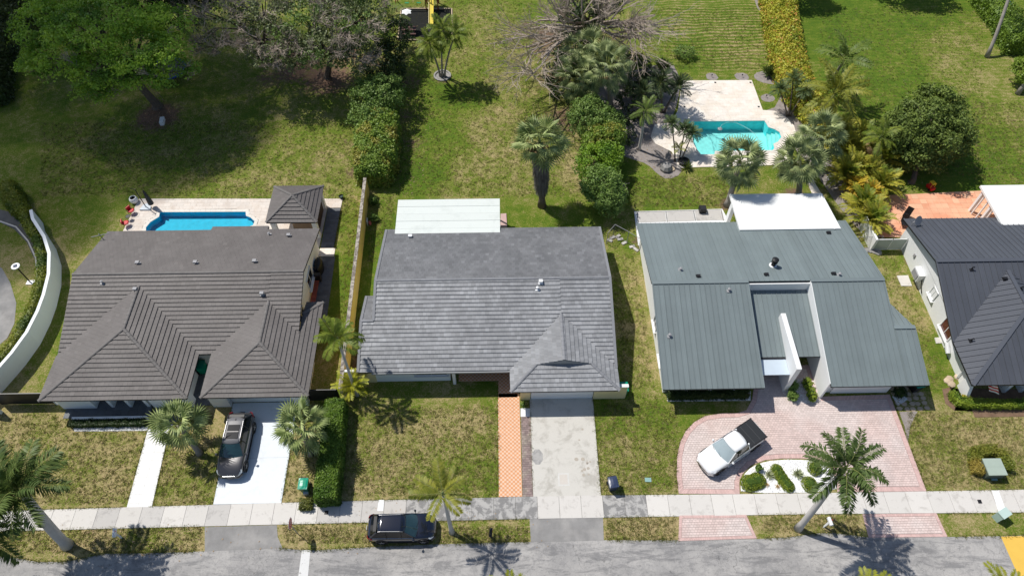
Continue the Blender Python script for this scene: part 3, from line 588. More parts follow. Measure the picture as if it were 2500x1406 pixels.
# ------------------------------------------------------------------ roofs
def face_frame(poly):
    P = [Vector(p) for p in poly]; n = Vector((0, 0, 0))
    for i in range(len(P)): n += P[i].cross(P[(i+1) % len(P)])
    n.normalize()
    if n.z < 0: n = -n
    s = (Vector((0, 0, 1))-n*n.z).normalized(); a = s.cross(n).normalized()
    o = min(P, key=lambda p: p.z); return P, n, s, a, o
def tile_faces(root, faces, mats, w=.33, e=.33, t=.04, maxobj=300, name='tile'):
    full = []; part = []
    for fi, (poly, mk) in enumerate(faces):
        P, n, s, a, o = face_frame(poly); L = [((p-o).dot(a), (p-o).dot(s)) for p in P]
        if area2(L) < 0: L = L[::-1]
        us = [p[0] for p in L]; vs = [p[1] for p in L]; g = .006
        for j in range(math.floor(min(vs)/e), math.ceil(max(vs)/e)):
            off = (j % 2)*w/2
            for i in range(math.floor(min(us)/w)-1, math.ceil(max(us)/w)+1):
                u0, v0 = i*w+off, j*e; c = [(u0+g/2, v0), (u0+w-g/2, v0), (u0+w-g/2, v0+e), (u0+g/2, v0+e)]
                if c[1][0] < min(us) or c[0][0] > max(us): continue
                ins = [inside(((q[0]-u0-w/2)*.98+u0+w/2, (q[1]-v0-e/2)*.98+v0+e/2), L) for q in c]
                if all(ins): full.append((o+a*(u0+w/2)+s*v0, mk, n, s, a))
                else:
                    q = clip(L, c)
                    if len(q) > 2 and abs(area2(q)) > .001: part.append((q, v0, mk, n, s, a, o))
    full.sort(key=lambda f: (f[0]-Vector((0, 0, CH))).length); po = origin(root); mes = []
    b = -.012
    vs = [(-w/2+.003,0,b),(w/2-.003,0,b),(w/2-.003,e,b),(-w/2+.003,e,b),(-w/2+.003,-.012,t),(w/2-.003,-.012,t),(w/2-.003,e,.006),(-w/2+.003,e,.006)]; fs = [[4,5,6,7],[0,1,5,4],[1,2,6,5],[2,3,7,6],[3,0,4,7]]
    for mm in mats: me = bpy.data.meshes.new(name); me.from_pydata(vs, [], fs); me.materials.append(mm); mes.append(me)
    S = M()
    for k, (c, mk, n, s, a) in enumerate(full):
        if k < maxobj:
            ob = bpy.data.objects.new(name, mes[mk]); COL.objects.link(ob); ob.parent = root
            j = random.uniform(-.006, .006); mt = Matrix(((a.x, s.x, n.x), (a.y, s.y, n.y), (a.z, s.z, n.z))) @ Matrix.Rotation(j*1.5, 3, 'X')
            ob.matrix_basis = Matrix.Translation(c-po+n*abs(j)*.5) @ mt.to_4x4()
        else:
            S.cur = mk; j = random.uniform(0, .006); S.add([c+a*p[0]+s*p[1]+n*(p[2]+j) for p in vs], fs)
    for q, v0, mk, n, s, a, o in part:
        S.cur = mk; m_ = len(q); top = [o+a*p[0]+s*p[1]+n*(t+(.006-t)*min(1, max(0, (p[1]-v0)/e))) for p in q]; bot = [o+a*p[0]+s*p[1]+n*b for p in q]
        S.add(top+bot, [list(range(m_))]+[[(i+1) % m_, i, m_+i, m_+(i+1) % m_] for i in range(m_)])
    S.build(name+'_remainder', mats, root, kind='stuff')
def seam_faces(root, faces, m, w=.41, name='roof_panel', rib=.045, phase=0):
    for poly in faces:
        P, n, s, a, o = face_frame(poly); L = [((p-o).dot(a), (p-o).dot(s)) for p in P]
        if area2(L) < 0: L = L[::-1]
        us = [p[0] for p in L]; vs = [p[1] for p in L]; k = math.floor(min(us)/w)
        while k*w < max(us):
            u0 = k*w+phase; k += 1; c = [(u0, min(vs)-1), (u0+w-.006, min(vs)-1), (u0+w-.006, max(vs)+1), (u0, max(vs)+1)]; q = clip(L, c)
            if len(q) < 3 or abs(area2(q)) < .01: continue
            S = M(); S.slab([o+a*p[0]+s*p[1]+n*.03 for p in q], -n*.028)
            r = clip(q, [(u0, min(vs)-1), (u0+.035, min(vs)-1), (u0+.035, max(vs)+1), (u0, max(vs)+1)])
            if len(r) > 2: S.slab([o+a*p[0]+s*p[1]+n*(.03+rib) for p in r], -n*rib)
            for uu in (u0+w*.36, u0+w*.68):
                r = clip(q, [(uu, min(vs)-1), (uu+.02, min(vs)-1), (uu+.02, max(vs)+1), (uu, max(vs)+1)])
                if len(r) > 2: S.slab([o+a*p[0]+s*p[1]+n*.038 for p in r], -n*.008)
            S.build(name, m, root)
def deck(root, faces, m, t=.13, name='roof_deck'):
    S = M()
    for p in faces: S.slab([Vector(q)-Vector((0,0,.014)) for q in p], (0, 0, -t))
    S.build(name, m, root)
def ridge_tiles(root, lines, m, step=.40, r=.13, name='ridge_tile'):
    me = None
    for a, b in lines:
        a, b = Vector(a), Vector(b); L = (b-a).length; k = max(1, round(L/step)); d = (b-a)/L
        side = d.cross(Vector((0, 0, 1))).normalized(); up = side.cross(d).normalized()
        if me is None:
            n = 6; vs = []; 
            for y, rr in ((-step*.53, r*1.12), (step*.5, r*.95)):
                for j in range(n+1): an = PI*j/n; vs.append((rr*math.cos(an), y, rr*.62*math.sin(an)+.015))
            fs = [[j, j+1, n+2+j, n+1+j] for j in range(n)] + [list(range(n+1))[::-1], list(range(n+1, 2*n+2))]
            me = bpy.data.meshes.new(name); me.from_pydata(vs, [], fs); me.materials.append(m)
        for i in range(k):
            c = a+d*(L*(i+.5)/k); o = bpy.data.objects.new(name, me); COL.objects.link(o); o.parent = root
            mt = Matrix(((side.x, d.x, up.x), (side.y, d.y, up.y), (side.z, d.z, up.z))).to_4x4(); o.matrix_basis = Matrix.Translation(c-origin(root)) @ mt @ Matrix.Diagonal((1, L/k/step, 1, 1))
def bar(root, a, b, w, h, m, name, lift=0.0):
    a, b = Vector(a), Vector(b); d = (b-a).normalized(); side = d.cross(Vector((0,0,1))).normalized(); up = side.cross(d)
    mt = Matrix(((side.x, d.x, up.x), (side.y, d.y, up.y), (side.z, d.z, up.z)))
    return M().obox((a+b)/2+Vector((0,0,lift)), (w, (b-a).length, h), mt).build(name, m, root)
def empty_part(name, parent):
    o = bpy.data.objects.new(name, None); COL.objects.link(o); o.parent = parent; o.empty_display_size = .2; ORG[o.name] = origin(parent).copy(); return o
def window(root, c, w, h, nrm, m=None, frame=MWHITE, sill=True, mull=True):
    n = Vector(nrm); a = Vector((-n.y, n.x, 0)); c = Vector(c); R = Matrix(((a.x, n.x, 0), (a.y, n.y, 0), (0, 0, 1)))
    g = M().obox(c+n*.02, (w, .04, h), R).build('window', m or MGLASSD, root)
    s = M()
    for dx, dz, sx, sz in ((-w/2, 0, .07, h+.1), (w/2, 0, .07, h+.1), (0, h/2, w+.1, .07), (0, -h/2, w+.1, .07)): s.obox(c+a*dx+Vector((0,0,dz))+n*.05, (sx, .08, sz), R)
    if mull: s.obox(c+n*.045, (.05, .05, h), R)
    s.build('frame', frame, g)
    if sill: M().obox(c+n*.12+Vector((0,0,-h/2-.07)), (w+.3, .24, .07), R).build('sill', frame, g)
    return g
def vent_pipe(x, y, z, label, kind='gooseneck', m=None, grp=None):
    t = thing('roof_vent', label, 'roof vent', (x, y, z), grp); m = m or MGREYM
    M().obox((x, y, z+.01), (.34, .34, .03)).build('flashing', m, t)
    if kind == 'box':
        M().lathe((x, y, z), [(.10, 0), (.10, .16)], 10).build('pipe', m, t)
        s = M(); s.obox((x, y, z+.22), (.30, .26, .14)); s.build('hood', m, t)
    elif kind == 'cap':
        M().lathe((x, y, z), [(.05, 0), (.05, .20)], 10).build('pipe', m, t); M().lathe((x, y, z+.2), [(.11, 0), (.12, .05), (.04, .1)], 10).build('cap', m, t)
    elif kind == 'wedge':
        s = M(); s.add([(x-.15,y-.13,z),(x+.15,y-.13,z),(x+.15,y+.15,z),(x-.15,y+.15,z),(x-.15,y-.13,z+.16),(x+.15,y-.13,z+.16),(x+.15,y+.08,z+.2),(x-.15,y+.08,z+.2)], [[4,5,6,7],[0,1,5,4],[1,2,6,5],[2,3,7,6],[3,0,4,7]]); s.build('hood', m, t)
    else:
        M().tube([(x,y,z),(x,y,z+.22),(x+.04,y,z+.3),(x+.12,y-.02,z+.27)], .055, 8).build('pipe', m, t)
    return t
def wallprism(root, poly, z0, z1, m, name='wall'): return M().prism(poly, z0, z1).build(name, m, root)
def gable(root, pts, th, m):    # pts: triangle in a plane of constant x
    s = M(); s.slab(pts, (th, 0, 0)); s.build('gable_wall', m, root)

# ================================================================== HOUSE 1 (brown grey tiles, far left)
h1 = thing('house', 'brown grey tiled house with two hipped front wings, leftmost house behind the blue pool', 'house', (-25, 32, 0), 'houses along the street')
ZR, YR, S1 = 4.3, 34.05, .32
zf = lambda y: ZR-(YR-y)*S1
XL, XR = -33.85, -15.75
lx, lpk, lz = -28.53, 29.1, 2.3+.315*5.35; lyb = YR-(ZR-lz)/S1
rx, rpk, rz = -18.31, 28.0, 2.3+.32*3.91; ryb = YR-(ZR-rz)/S1
yv = YR-(ZR-2.3)/S1
rear = [(XL,40.0,2.4),(XR,40.0,2.4),(XR,YR,ZR),(XL,YR,ZR)]
ext = [(-25.05,40.0,2.4),(-25.05,40.5,2.25),(-20.2,40.5,2.25),(-20.2,40.0,2.4)]
# front plane split so that every piece is convex
zi = zf(28.3)
front = [[(XL,YR,ZR),(XL,yv,2.3),(lx,lyb,lz),(lx,YR,ZR)], [(lx,YR,ZR),(lx,lyb,lz),(-23.2,yv,2.3),(-22.22,yv,2.3),(rx,ryb,rz),(rx,YR,ZR)], [(rx,YR,ZR),(rx,ryb,rz),(XR,yv+(rx-XR)*0+2.2,zf(yv+2.2)),(XR,YR,ZR)]]
xr2 = -14.40; zr = lambda x: 2.3+(xr2-x)*.32
yj = YR-(ZR-zr(XR))/S1
front[2] = [(rx,YR,ZR),(rx,ryb,rz),(XR,yj,zr(XR)),(XR,YR,ZR)]
wl = [[(-33.9,24.06,2.3),(lx,lpk,lz),(lx,lyb,lz),(-33.9,yv,2.3)], [(-23.2,24.06,2.3),(-23.2,yv,2.3),(lx,lyb,lz),(lx,lpk,lz)], [(-33.9,24.06,2.3),(-23.2,24.06,2.3),(lx,lpk,lz)]]
wr = [[(-22.22,24.1,2.3),(rx,rpk,rz),(rx,ryb,rz),(-22.22,yv,2.3)], [(xr2,24.1,2.3),(xr2,32.4,2.3),(XR,32.4-(xr2-XR),zr(XR)),(XR,yj,zr(XR)),(rx,ryb,rz),(rx,rpk,rz)], [(-22.22,24.1,2.3),(xr2,24.1,2.3),(rx,rpk,rz)], [(xr2,32.4,2.3),(XR,32.4,2.3),(XR,32.4-(xr2-XR),zr(XR))]]
wr[1] = [(xr2,24.1,2.3),(xr2,32.4,2.3),(XR,32.4-(xr2-XR),zr(XR)),(XR,yj,zr(XR)),(rx,ryb,rz),(rx,rpk,rz)]
roof1 = empty_part('roof', h1); allf = [rear, ext]+front+wl+wr
deck(roof1, allf, MDECK1)
tile_faces(roof1, [(p, 0) for p in allf], [MT1], .34, .345, .072)
ridge_tiles(roof1, [((XL,YR,ZR),(XR,YR,ZR)), ((lx,lpk,lz),(lx,lyb,lz)), ((rx,rpk,rz),(rx,ryb,rz)), ((-33.9,24.06,2.3),(lx,lpk,lz)), ((-23.2,24.06,2.3),(lx,lpk,lz)), ((-22.22,24.1,2.3),(rx,rpk,rz)), ((xr2,24.1,2.3),(rx,rpk,rz)), ((xr2,32.4,2.3),(XR,32.4-(xr2-XR),zr(XR)))], MCAP1)
wallprism(h1, [(-33.4,28.2),(-16.2,28.2),(-16.2,39.6),(-33.4,39.6)], 0, 2.28, MWALL1)
wallprism(h1, [(-33.4,25.2),(-23.9,25.2),(-23.9,28.2),(-33.4,28.2)], 0, 2.2, MWALL1)
wallprism(h1, [(-21.55,25.0),(-15.0,25.0),(-15.0,28.2),(-21.55,28.2)], 0, 2.2, MWALL1)
for xx in (-33.4, -16.3): gable(h1, [(xx,28.2,2.2),(xx,39.6,2.2),(xx,39.6,2.36),(xx,YR,ZR-.2),(xx,28.2,2.3)], .12, MWALL1)
for x0, x1 in ((-33.4,-30.9),(-26.6,-25.3),(-24.3,-23.6)): M().box(x0, 24.55, 0, x1, 25.2, 2.2).build('pier', MWALL1, h1)
for x0 in (-29.8,-28.45,-27.1): M().box(x0, 24.6, 0, x0+.22, 25.2, 2.2).build('fin', MWALL1, h1)
for x0, x1 in ((-22.1,-20.75),(-15.9,-14.9)): M().box(x0, 24.5, 0, x1, 25.0, 2.2).build('pier', MWALL1, h1)
gd = M(); 
for k in range(4): gd.box(-20.7, 24.86, .04+k*.53, -15.95, 24.96, .04+k*.53+.51)
gd.build('garage_door', MWALL1, h1)
window(h1, (-16.2, 31.6, 1.5), 1.4, 1.1, (1,0,0)); window(h1, (-16.2, 35.5, 1.4), 1.6, 1.2, (1,0,0))
M().box(-23.85, 27.2, 0, -23.8, 28.0, 2.0).build('door', MBLACK, h1)
fp = sheet('front_patio', [[(-33.2,23.85),(-26.7,23.85),(-26.7,24.6),(-23.8,24.6),(-23.8,25.2),(-33.2,25.2)]], MDECK1, .02)
paving(fp, [(-33.2,23.75),(-26.75,23.75),(-26.75,25.2),(-33.2,25.2)], 'slate_paver', MSLATE, .6, .6, .02, .045, run=0)
lw = tag(M().box(-32.3, 23.5, 0, -26.75, 23.68, .42).build('low_wall', MWALL1), 'low white wall in front of the slate porch, behind a clipped dark hedge', 'wall')
for px, py, z, k, lb in ((338,645,3.9,'box','leftmost metal box vent on the rear slope of the brown grey roof'),(479,644,3.9,'box','middle metal box vent on the rear slope of the brown grey roof'),(623,641,3.9,'box','right hand metal box vent on the rear slope of the brown grey roof'),(706,578,2.7,'box','metal box vent nearest the pool kiosk on the brown grey roof'),(658,574,2.6,'cap','small round vent near the rear eave of the brown grey roof'),(333,710,4.0,'box','metal box vent at the valley of the left wing ridge'),(641,720,3.75,'box','metal box vent above the right wing ridge'),(251,692,4.1,'cap','small stack on the front slope of the brown grey roof')):
    x, y = G(px, py, z); zz = (ZR-abs(y-YR)*S1); x, y = G(px, py, zz); zz = (ZR-abs(y-YR)*S1); vent_pipe(x, y, zz+.03, lb, k)
# weather vane shaped aerial on the rear left corner
x, y = G(236, 600, 2.4); an = thing('roof_antenna', 'thin crossed antenna mast at the left rear corner of the brown grey roof', 'antenna', (-33.7, 38.9, 2.6))
M().tube([(-33.7,38.9,2.5),(-33.75,38.9,3.5)], .03, 6).build('mast', MGREYM, an); M().tube([(-34.4,38.7,3.3),(-33.0,39.05,3.35)], .03, 6).build('crossbar', MGREYM, an)

# pool kiosk
kz, kp = 2.4, (-18.3, 42.95, 3.55); K = [(-20.5,40.85,kz),(-16.1,40.8,kz),(-16.1,45.1,kz),(-20.5,45.1,kz)]
kk = thing('pool_kiosk', 'small square pavilion with brown grey pyramid tile roof beside the blue pool', 'pavilion', (-18.3, 42.95, 0))
kr = empty_part('roof', kk); kf = [[K[i], K[(i+1) % 4], kp] for i in range(4)]; deck(kr, kf, MDECK1); tile_faces(kr, [(f, 0) for f in kf], [MT1], .34, .345, .072, 300); ridge_tiles(kr, [(K[i], kp) for i in range(4)], MCAP1)
for x, y in ((-20.1,41.25),(-16.5,41.2),(-16.5,44.7),(-20.1,44.7)): M().box(x-.2, y-.2, 0, x+.2, y+.2, 2.3).build('column', MWALL1, kk)
M().box(-20.3, 41.0, 2.05, -16.3, 44.9, 2.3).build('beam', MWALL1, kk)
M().box(-18.8, 42.0, 0, -16.6, 42.9, .95).build('bar_counter', MWOOD, kk)
M().box(-16.62, 41.6, .0, -16.5, 44.4, 2.1).build('slatted_screen', mat('dark wood', (.05,.035,.03), .7, .2, .2), kk)

# ================================================================== HOUSE 2 (slate grey tiles)
h2 = thing('house', 'slate grey tiled house with pale yellow trim and off white patio roof behind', 'house', (-1, 31, 0), 'houses along the street')
ZR2, YR2, S2 = 4.3, 33.0, .286
z2 = lambda y: ZR2-(YR2-y)*S2
A, B, BL = -10.0, 8.35, -10.95
gx, gz, ghw = 4.4, 3.5, 4.0; gyb = YR2-(ZR2-gz)/S2; gl, gr = .40, 8.42; gyf = 24.16; gs = (gz-2.3)/ghw
ys = 29.85
rear2 = [(A,39.8,2.38),(B,39.8,2.38),(B,YR2,ZR2),(A,YR2,ZR2)]
vj = lambda x: (2.3+gs*(x-gl))
f2 = [[(A,YR2,ZR2),(A,ys,z2(ys)),(gx,ys,z2(ys)),(gx,YR2,ZR2)]]
yg = lambda z: YR2-(ZR2-z)/S2
f2 = [[(A,YR2,ZR2),(A,ys,z2(ys)),(B,ys,z2(ys)),(B,YR2,ZR2)] if False else [(A,YR2,ZR2),(A,26.0,2.3),(gl,26.0,2.3),(gx,gyb,gz),(gx,YR2,ZR2)], [(BL,ys,z2(ys)),(BL,26.0,2.3),(A,26.0,2.3),(A,ys,z2(ys))], [(gx,YR2,ZR2),(gx,gyb,gz),(B,yg(2.32),2.32),(B,YR2,ZR2)]]
sr = [(BL,ys,z2(ys)),(BL,32.7,z2(ys)-.8),(A-.02,32.7,z2(ys)-.8),(A-.02,ys,z2(ys))]
gy1, gz1 = 26.1, 2.3+(26.1-gyf)*.30; hw1 = ghw-(gz1-2.3)/gs
gf = [[(gl,gyf,2.3),(gx-hw1,gy1,gz1),(gx,gy1,gz),(gx,gyb,gz),(gl,26.0,2.3)], [(gr,gyf,2.3),(gr,26.1,2.3),(gx,gyb,gz),(gx,gy1,gz),(gx+hw1,gy1,gz1)], [(gl,gyf,2.3),(gr,gyf,2.3),(gx+hw1,gy1,gz1),(gx-hw1,gy1,gz1)]]
roof2 = empty_part('roof', h2); deck(roof2, [rear2, sr]+f2+gf, MDECK1)
tile_faces(roof2, [(rear2,1),(sr,1)]+[(p,0) for p in f2+gf], [MT2, MT2B], .30, .335, .07)
ridge_tiles(roof2, [((A,YR2,ZR2),(B,YR2,ZR2)), ((gx,gy1,gz),(gx,gyb,gz)), ((gl,gyf,2.3),(gx-hw1,gy1,gz1)), ((gr,gyf,2.3),(gx+hw1,gy1,gz1)), ((BL,ys,z2(ys)),(A,ys,z2(ys)))], MCAP2)
for a, b in (((A,YR2,ZR2),(A,ys,z2(ys))), ((BL,ys,z2(ys)),(BL,26.0,2.3)), ((B,YR2,ZR2),(B,26.0,2.3)), ((A,39.8,2.38),(A,YR2,ZR2)), ((B,39.8,2.38),(B,YR2,ZR2)), ((BL,32.7,z2(ys)-.8),(BL,ys,z2(ys)))): bar(roof2, a, b, .20, .09, MCAP2, 'rake_trim', .05)
M().slab([(gx-hw1+.15,gy1-.02,gz1+.03),(gx+hw1-.15,gy1-.02,gz1+.03),(gx,gy1-.02,gz-.04)], (0, .1, 0)).build('gablet_vent', MFASC, roof2)
wallprism(h2, [(-10.3,26.45),(-4.2,26.45),(-4.2,29.2),(.9,29.2),(1.2,24.85),(7.9,24.85),(7.9,39.4),(-9.6,39.4),(-9.6,32.4),(-10.3,32.4)], 0, 2.2, MWALL1)
for xx in (-9.7, 7.75): gable(h2, [(xx,26.5,2.2),(xx,39.4,2.2),(xx,39.4,2.35),(xx,YR2,ZR2-.2),(xx,26.5,2.25)], .14, MWALL1)
M().box(-11.3, 26.40, 0, -9.9, 26.46, 2.1).build('yellow_wall_panel', MCREAM, h2)
window(h2, (-5.6, 26.45, 1.55), 2.4, 1.0, (0,-1,0)); M().box(-4.0, 26.1, 0, -3.78, 26.4, 2.2).build('column', MWHITE, h2)
gd = M()
for k in range(4): gd.box(1.95, 24.72, .04+k*.53, 6.65, 24.82, .04+k*.53+.51)
gd.build('garage_door', MWHITE, h2)
M().box(1.15, 24.66, 0, 1.9, 24.9, 2.2).build('yellow_pier', MCREAM, h2); M().box(6.7, 24.66, 0, 9.15, 24.84, 1.85).build('yellow_side_wall', MCREAM, h2); M().box(6.68, 24.62, 1.85, 9.2, 24.88, 1.92).build('wall_cap', MWHITE, h2)
M().box(-1.0, 29.14, 0, 0, 29.2, 2.05).build('door', MWOOD, h2)
M().box(-9.95, 25.86, 2.12, .38, 25.98, 2.28).build('fascia', MFASC, h2)
pr = thing('patio_roof', 'off white flat ribbed patio roof behind the slate grey house', 'patio roof', (-4.7, 41, 2.6))
for k in range(5): y0 = 38.9+k*.84; M().box(-9.2, y0+.01, 2.50, -.23, y0+.83, 2.62-.012*(k % 2)).build('roof_sheet', MROOFP, pr)
for x in (-9.0, -6.1, -3.2, -.4): M().box(x-.06, 42.8, 0, x+.06, 42.92, 2.5).build('post', MWHITE, pr)
sheet('patio_floor', [[(-9.2,39.4),(-.2,39.4),(-.2,43),(-9.2,43)]], mat('patio concrete', (.35,.34,.33)), .03)
for px, py, z, k, lb in ((1320,690,4.1,'box','white box vent just below the ridge of the slate grey roof'),(1312,706,4.0,'cap','tiny stack below the white box vent on the slate grey roof'),(1002,580,2.7,'box','box vent at the rear edge of the slate grey roof by the white patio roof'),(906,783,3.0,'cap','small stack on the little side roof left of the slate grey roof')):
    x, y = G(px, py, z); zz = (ZR2-abs(y-YR2)*S2); x, y = G(px, py, zz if px > 950 else z); vent_pipe(x, y, (ZR2-abs(y-YR2)*S2+.02) if px > 950 else z2(ys)-.75, lb, k, MWPL)

# ================================================================== HOUSE 3 (blue green standing seam)
h3 = thing('house', 'house with blue green metal roof and recessed white entry, behind the pink paver court', 'house', (21, 32, 0), 'houses along the street')
ZR3, YR3, S3 = 4.3, 32.4, .243
z3 = lambda y: ZR3-(YR3-y)*S3
a0, a1, b0, b1, b2 = 11.62, 19.08, 24.05, 29.75, 31.28; yst = 28.55
rear3 = [(11.62,40.15,2.4),(29.7,40.15,2.4),(29.8,YR3,ZR3),(11.55,YR3,ZR3)]
fl = [(a0,YR3,ZR3),(a0,24.16,2.3),(a1,24.16,2.3),(a1,YR3,ZR3)]
frr = [(b0,YR3,ZR3),(b0,24.16,2.3),(b1,24.16,2.3),(b1,YR3,ZR3)]; frs = [(b1,yst,z3(yst)),(b1,24.16,2.3),(b2,24.16,2.3),(b2,yst,z3(yst))]
side = [(b1-.02,yst,z3(yst)),(b2,yst,z3(yst)),(b2-1.05,32.0,z3(yst)-.75),(b1-.02,32.0,z3(yst)-.75)]
rec = [(a1+.02,32.2,3.3),(a1+.02,26.8,2.2),(b0-.02,26.8,2.2),(b0-.02,32.2,3.3)]
roof3 = empty_part('roof', h3); deck(roof3, [rear3, fl, frr, frs, side, rec], MGAP3); seam_faces(roof3, [rear3, fl, frr, frs, side, rec], MMET3, .40)
for a, b in (((11.6,YR3,ZR3),(19.1,YR3,ZR3)), ((24.0,YR3,ZR3),(29.8,YR3,ZR3)), ((b1-.1,yst,z3(yst)),(b2+.02,yst,z3(yst)))): bar(roof3, a, b, .32, .06, MMET3, 'ridge_cap', .06)
for a, b in (((a0,YR3,ZR3),(a0,24.16,2.3)), ((a1,YR3,ZR3),(a1,24.16,2.3)), ((11.6,40.15,2.4),(11.6,YR3,ZR3)), ((29.72,40.15,2.4),(29.8,YR3,ZR3)), ((b1,YR3,ZR3),(b1,yst,z3(yst))), ((b2,yst,z3(yst)),(b2,24.16,2.3))): bar(roof3, a, b, .09, .10, MMET3, 'rake_trim', .02)
wallprism(h3, [(12.1,25.1),(18.75,25.1),(18.75,39.7),(12.1,39.7)], 0, 2.2, MWHITE)
wallprism(h3, [(18.75,29.4),(24.2,29.4),(24.2,39.7),(18.75,39.7)], 0, 2.2, MWHITE)
wallprism(h3, [(24.2,24.9),(29.45,24.9),(29.45,28.6),(30.6,28.6),(30.6,31.8),(29.3,31.8),(29.3,39.7),(24.2,39.7)], 0, 2.2, MWHITE)
for xx in (12.1, 29.15): gable(h3, [(xx,24.9,2.2),(xx,39.7,2.2),(xx,39.7,2.36),(xx,YR3,ZR3-.18),(xx,24.9,2.32)], .14, MWHITE)
s = M(); s.slab([(18.93,24.3,2.1),(18.93,YR3,2.1),(18.93,YR3,ZR3-.16),(18.93,24.3,2.17)], (.14, 0, 0)); s.build('recess_side_wall', MWHITE, h3)
s = M(); s.slab([(24.0,24.4,0),(24.0,YR3,0),(24.0,YR3,ZR3+.03),(24.0,24.4,2.36)], (.16, 0, 0)); s.build('recess_side_wall', MWHITE, h3)
M().box(19.08, 32.24, 3.0, 24.0, 32.36, ZR3-.16).build('recess_back_wall', MWHITE, h3)
M().box(21.35, 25.05, 0, 21.72, 29.95, 3.45).build('entry_fin_wall', MWHITE, h3)
M().box(19.2, 25.35, 2.02, 21.33, 26.72, 2.10).build('entry_awning', mat('frosted blue awning', (.50,.58,.66), .3, .5, .03), h3)
M().box(19.15, 26.68, 1.9, 21.33, 26.78, 2.2).build('awning_beam', MDARKM, h3)
M().box(19.4, 29.32, 0, 20.6, 29.4, 2.1).build('door', MWOOD, h3)
gd = M()
for k in range(4): gd.box(24.95, 24.78, .04+k*.53, 29.3, 24.88, .04+k*.53+.51)
gd.build('garage_door', MWHITE, h3)
for x in (13.6, 15.4, 17.2): M().box(x, 24.85, 0, x+.25, 25.1, 2.15).build('pier', MWHITE, h3)
window(h3, (14.6, 25.1, 1.3), 1.3, 1.2, (0,-1,0)); window(h3, (16.4, 25.1, 1.3), 1.3, 1.2, (0,-1,0)); window(h3, (12.1, 30.5, 1.5), 1.0, .9, (-1,0,0)); window(h3, (12.1, 27.3, 1.5), 1.0, .9, (-1,0,0))
p3r = thing('patio_roof', 'bright white flat patio roof behind the blue green metal roof', 'patio roof', (24.3, 41, 2.8))
M().add([(20.15,43.05,2.85),(28.35,43.0,2.85),(28.85,38.9,2.85),(20.2,38.9,2.85),(20.15,43.05,2.62),(28.35,43.0,2.62),(28.85,38.9,2.62),(20.2,38.9,2.62)], [[0,3,2,1],[4,5,6,7],[0,1,5,4],[1,2,6,5],[2,3,7,6],[3,0,4,7]]).build('roof_slab', MPAINTW, p3r)
for x in (20.4, 28.1): M().box(x-.16, 41.9, 0, x+.16, 42.4, 2.62).build('column', MWHITE, p3r)
s = M(); s.obox((28.3, 40.9, 2.86), (.12, 4.1, .03)); s.build('edge_trim', MWHITE, p3r)
for px, py, z, k, lb, m in ((1661,660,3.9,'cap','leftmost round vent pipe on the rear slope of the blue green roof',MGREYM),(1704,676,4.0,'wedge','black hooded vent on the left of the blue green rear slope',MBLACK),(1870,672,4.0,'wedge','black hooded vent beside the black chimney cap',MBLACK),(2034,670,4.0,'wedge','black hooded vent at the right of the blue green rear slope',MBLACK),(2048,673,4.0,'cap','round vent pipe beside the right hand black hooded vent',MGREYM),(2022,570,2.8,'wedge','black hooded vent next to the bright white patio roof',MBLACK),(1779,710,4.1,'cap','round vent pipe at the top of the left front slope of blue green roof',MGREYM),(1634,821,3.3,'cap','round vent pipe low on the left front slope of blue green roof',MGREYM)):
    x, y = G(px, py, z); zz = ZR3-abs(y-YR3)*S3; x, y = G(px, py, zz); vent_pipe(x, y, ZR3-abs(y-YR3)*S3+.03, lb, k, m)
x, y = G(1886, 650, 3.8); zz = ZR3-abs(y-YR3)*S3; ch = thing('chimney_cap', 'tall black round chimney cap on a white base on the blue green roof', 'chimney', (x, y, zz))
M().lathe((x,y,zz-.02), [(.30,0),(.30,.10),(.24,.14)], 18).build('base', MWPL, ch); M().lathe((x,y,zz+.1), [(.17,0),(.17,.35),(.25,.37),(.25,.43),(.17,.45),(.17,.62),(.27,.64),(.27,.72),(.10,.78)], 18).build('stack', MBLACK, ch)

# ================================================================== HOUSE 4 (charcoal metal roof, right edge)
h4 = thing('house', 'white walled house with charcoal metal roof at the right edge of the picture', 'house', (40, 32, 0), 'houses along the street')
ZR4, YR4, S4 = 4.3, 34.15, .315
c0, cE = 34.5, 56.0; hx, hp = 40.1, 29.7; hz_ = 2.3+.31*5.6; hyb = YR4-(ZR4-hz_)/S4; yv4 = YR4-(ZR4-2.3)/S4
rear4 = [(34.9,40.25,2.4),(cE,40.25,2.4),(cE,YR4,ZR4),(34.55,YR4,ZR4)]
f4 = [[(34.55,YR4,ZR4),(c0,yv4,2.3),(hx,hyb,hz_),(hx,YR4,ZR4)], [(hx,YR4,ZR4),(hx,hyb,hz_),(45.7,yv4,2.3),(cE,yv4,2.3),(cE,YR4,ZR4)]]
w4 = [[(c0,24.1,2.3),(hx,hp,hz_),(hx,hyb,hz_),(c0,yv4,2.3)], [(45.7,24.1,2.3),(45.7,yv4,2.3),(hx,hyb,hz_),(hx,hp,hz_)], [(c0,24.1,2.3),(45.7,24.1,2.3),(hx,hp,hz_)]]
roof4 = empty_part('roof', h4); deck(roof4, [rear4]+f4+w4, MBLACK); seam_faces(roof4, [rear4]+f4+w4, MMET4, .47, rib=.05)
for a, b, w in (((34.5,YR4,ZR4),(cE,YR4,ZR4),.34), ((c0,24.1,2.3),(hx,hp,hz_),.30), ((45.7,24.1,2.3),(hx,hp,hz_),.3), ((hx,hp,hz_),(hx,hyb,hz_),.3), ((34.9,40.25,2.4),(34.55,YR4,ZR4),.12), ((34.55,YR4,ZR4),(c0,yv4,2.3),.12)): bar(roof4, a, b, w, .07, MMET4, 'ridge_cap', .06)
wallprism(h4, [(35.25,25.3),(56,25.3),(56,39.7),(35.25,39.7)], 0, 2.2, MWHITE)
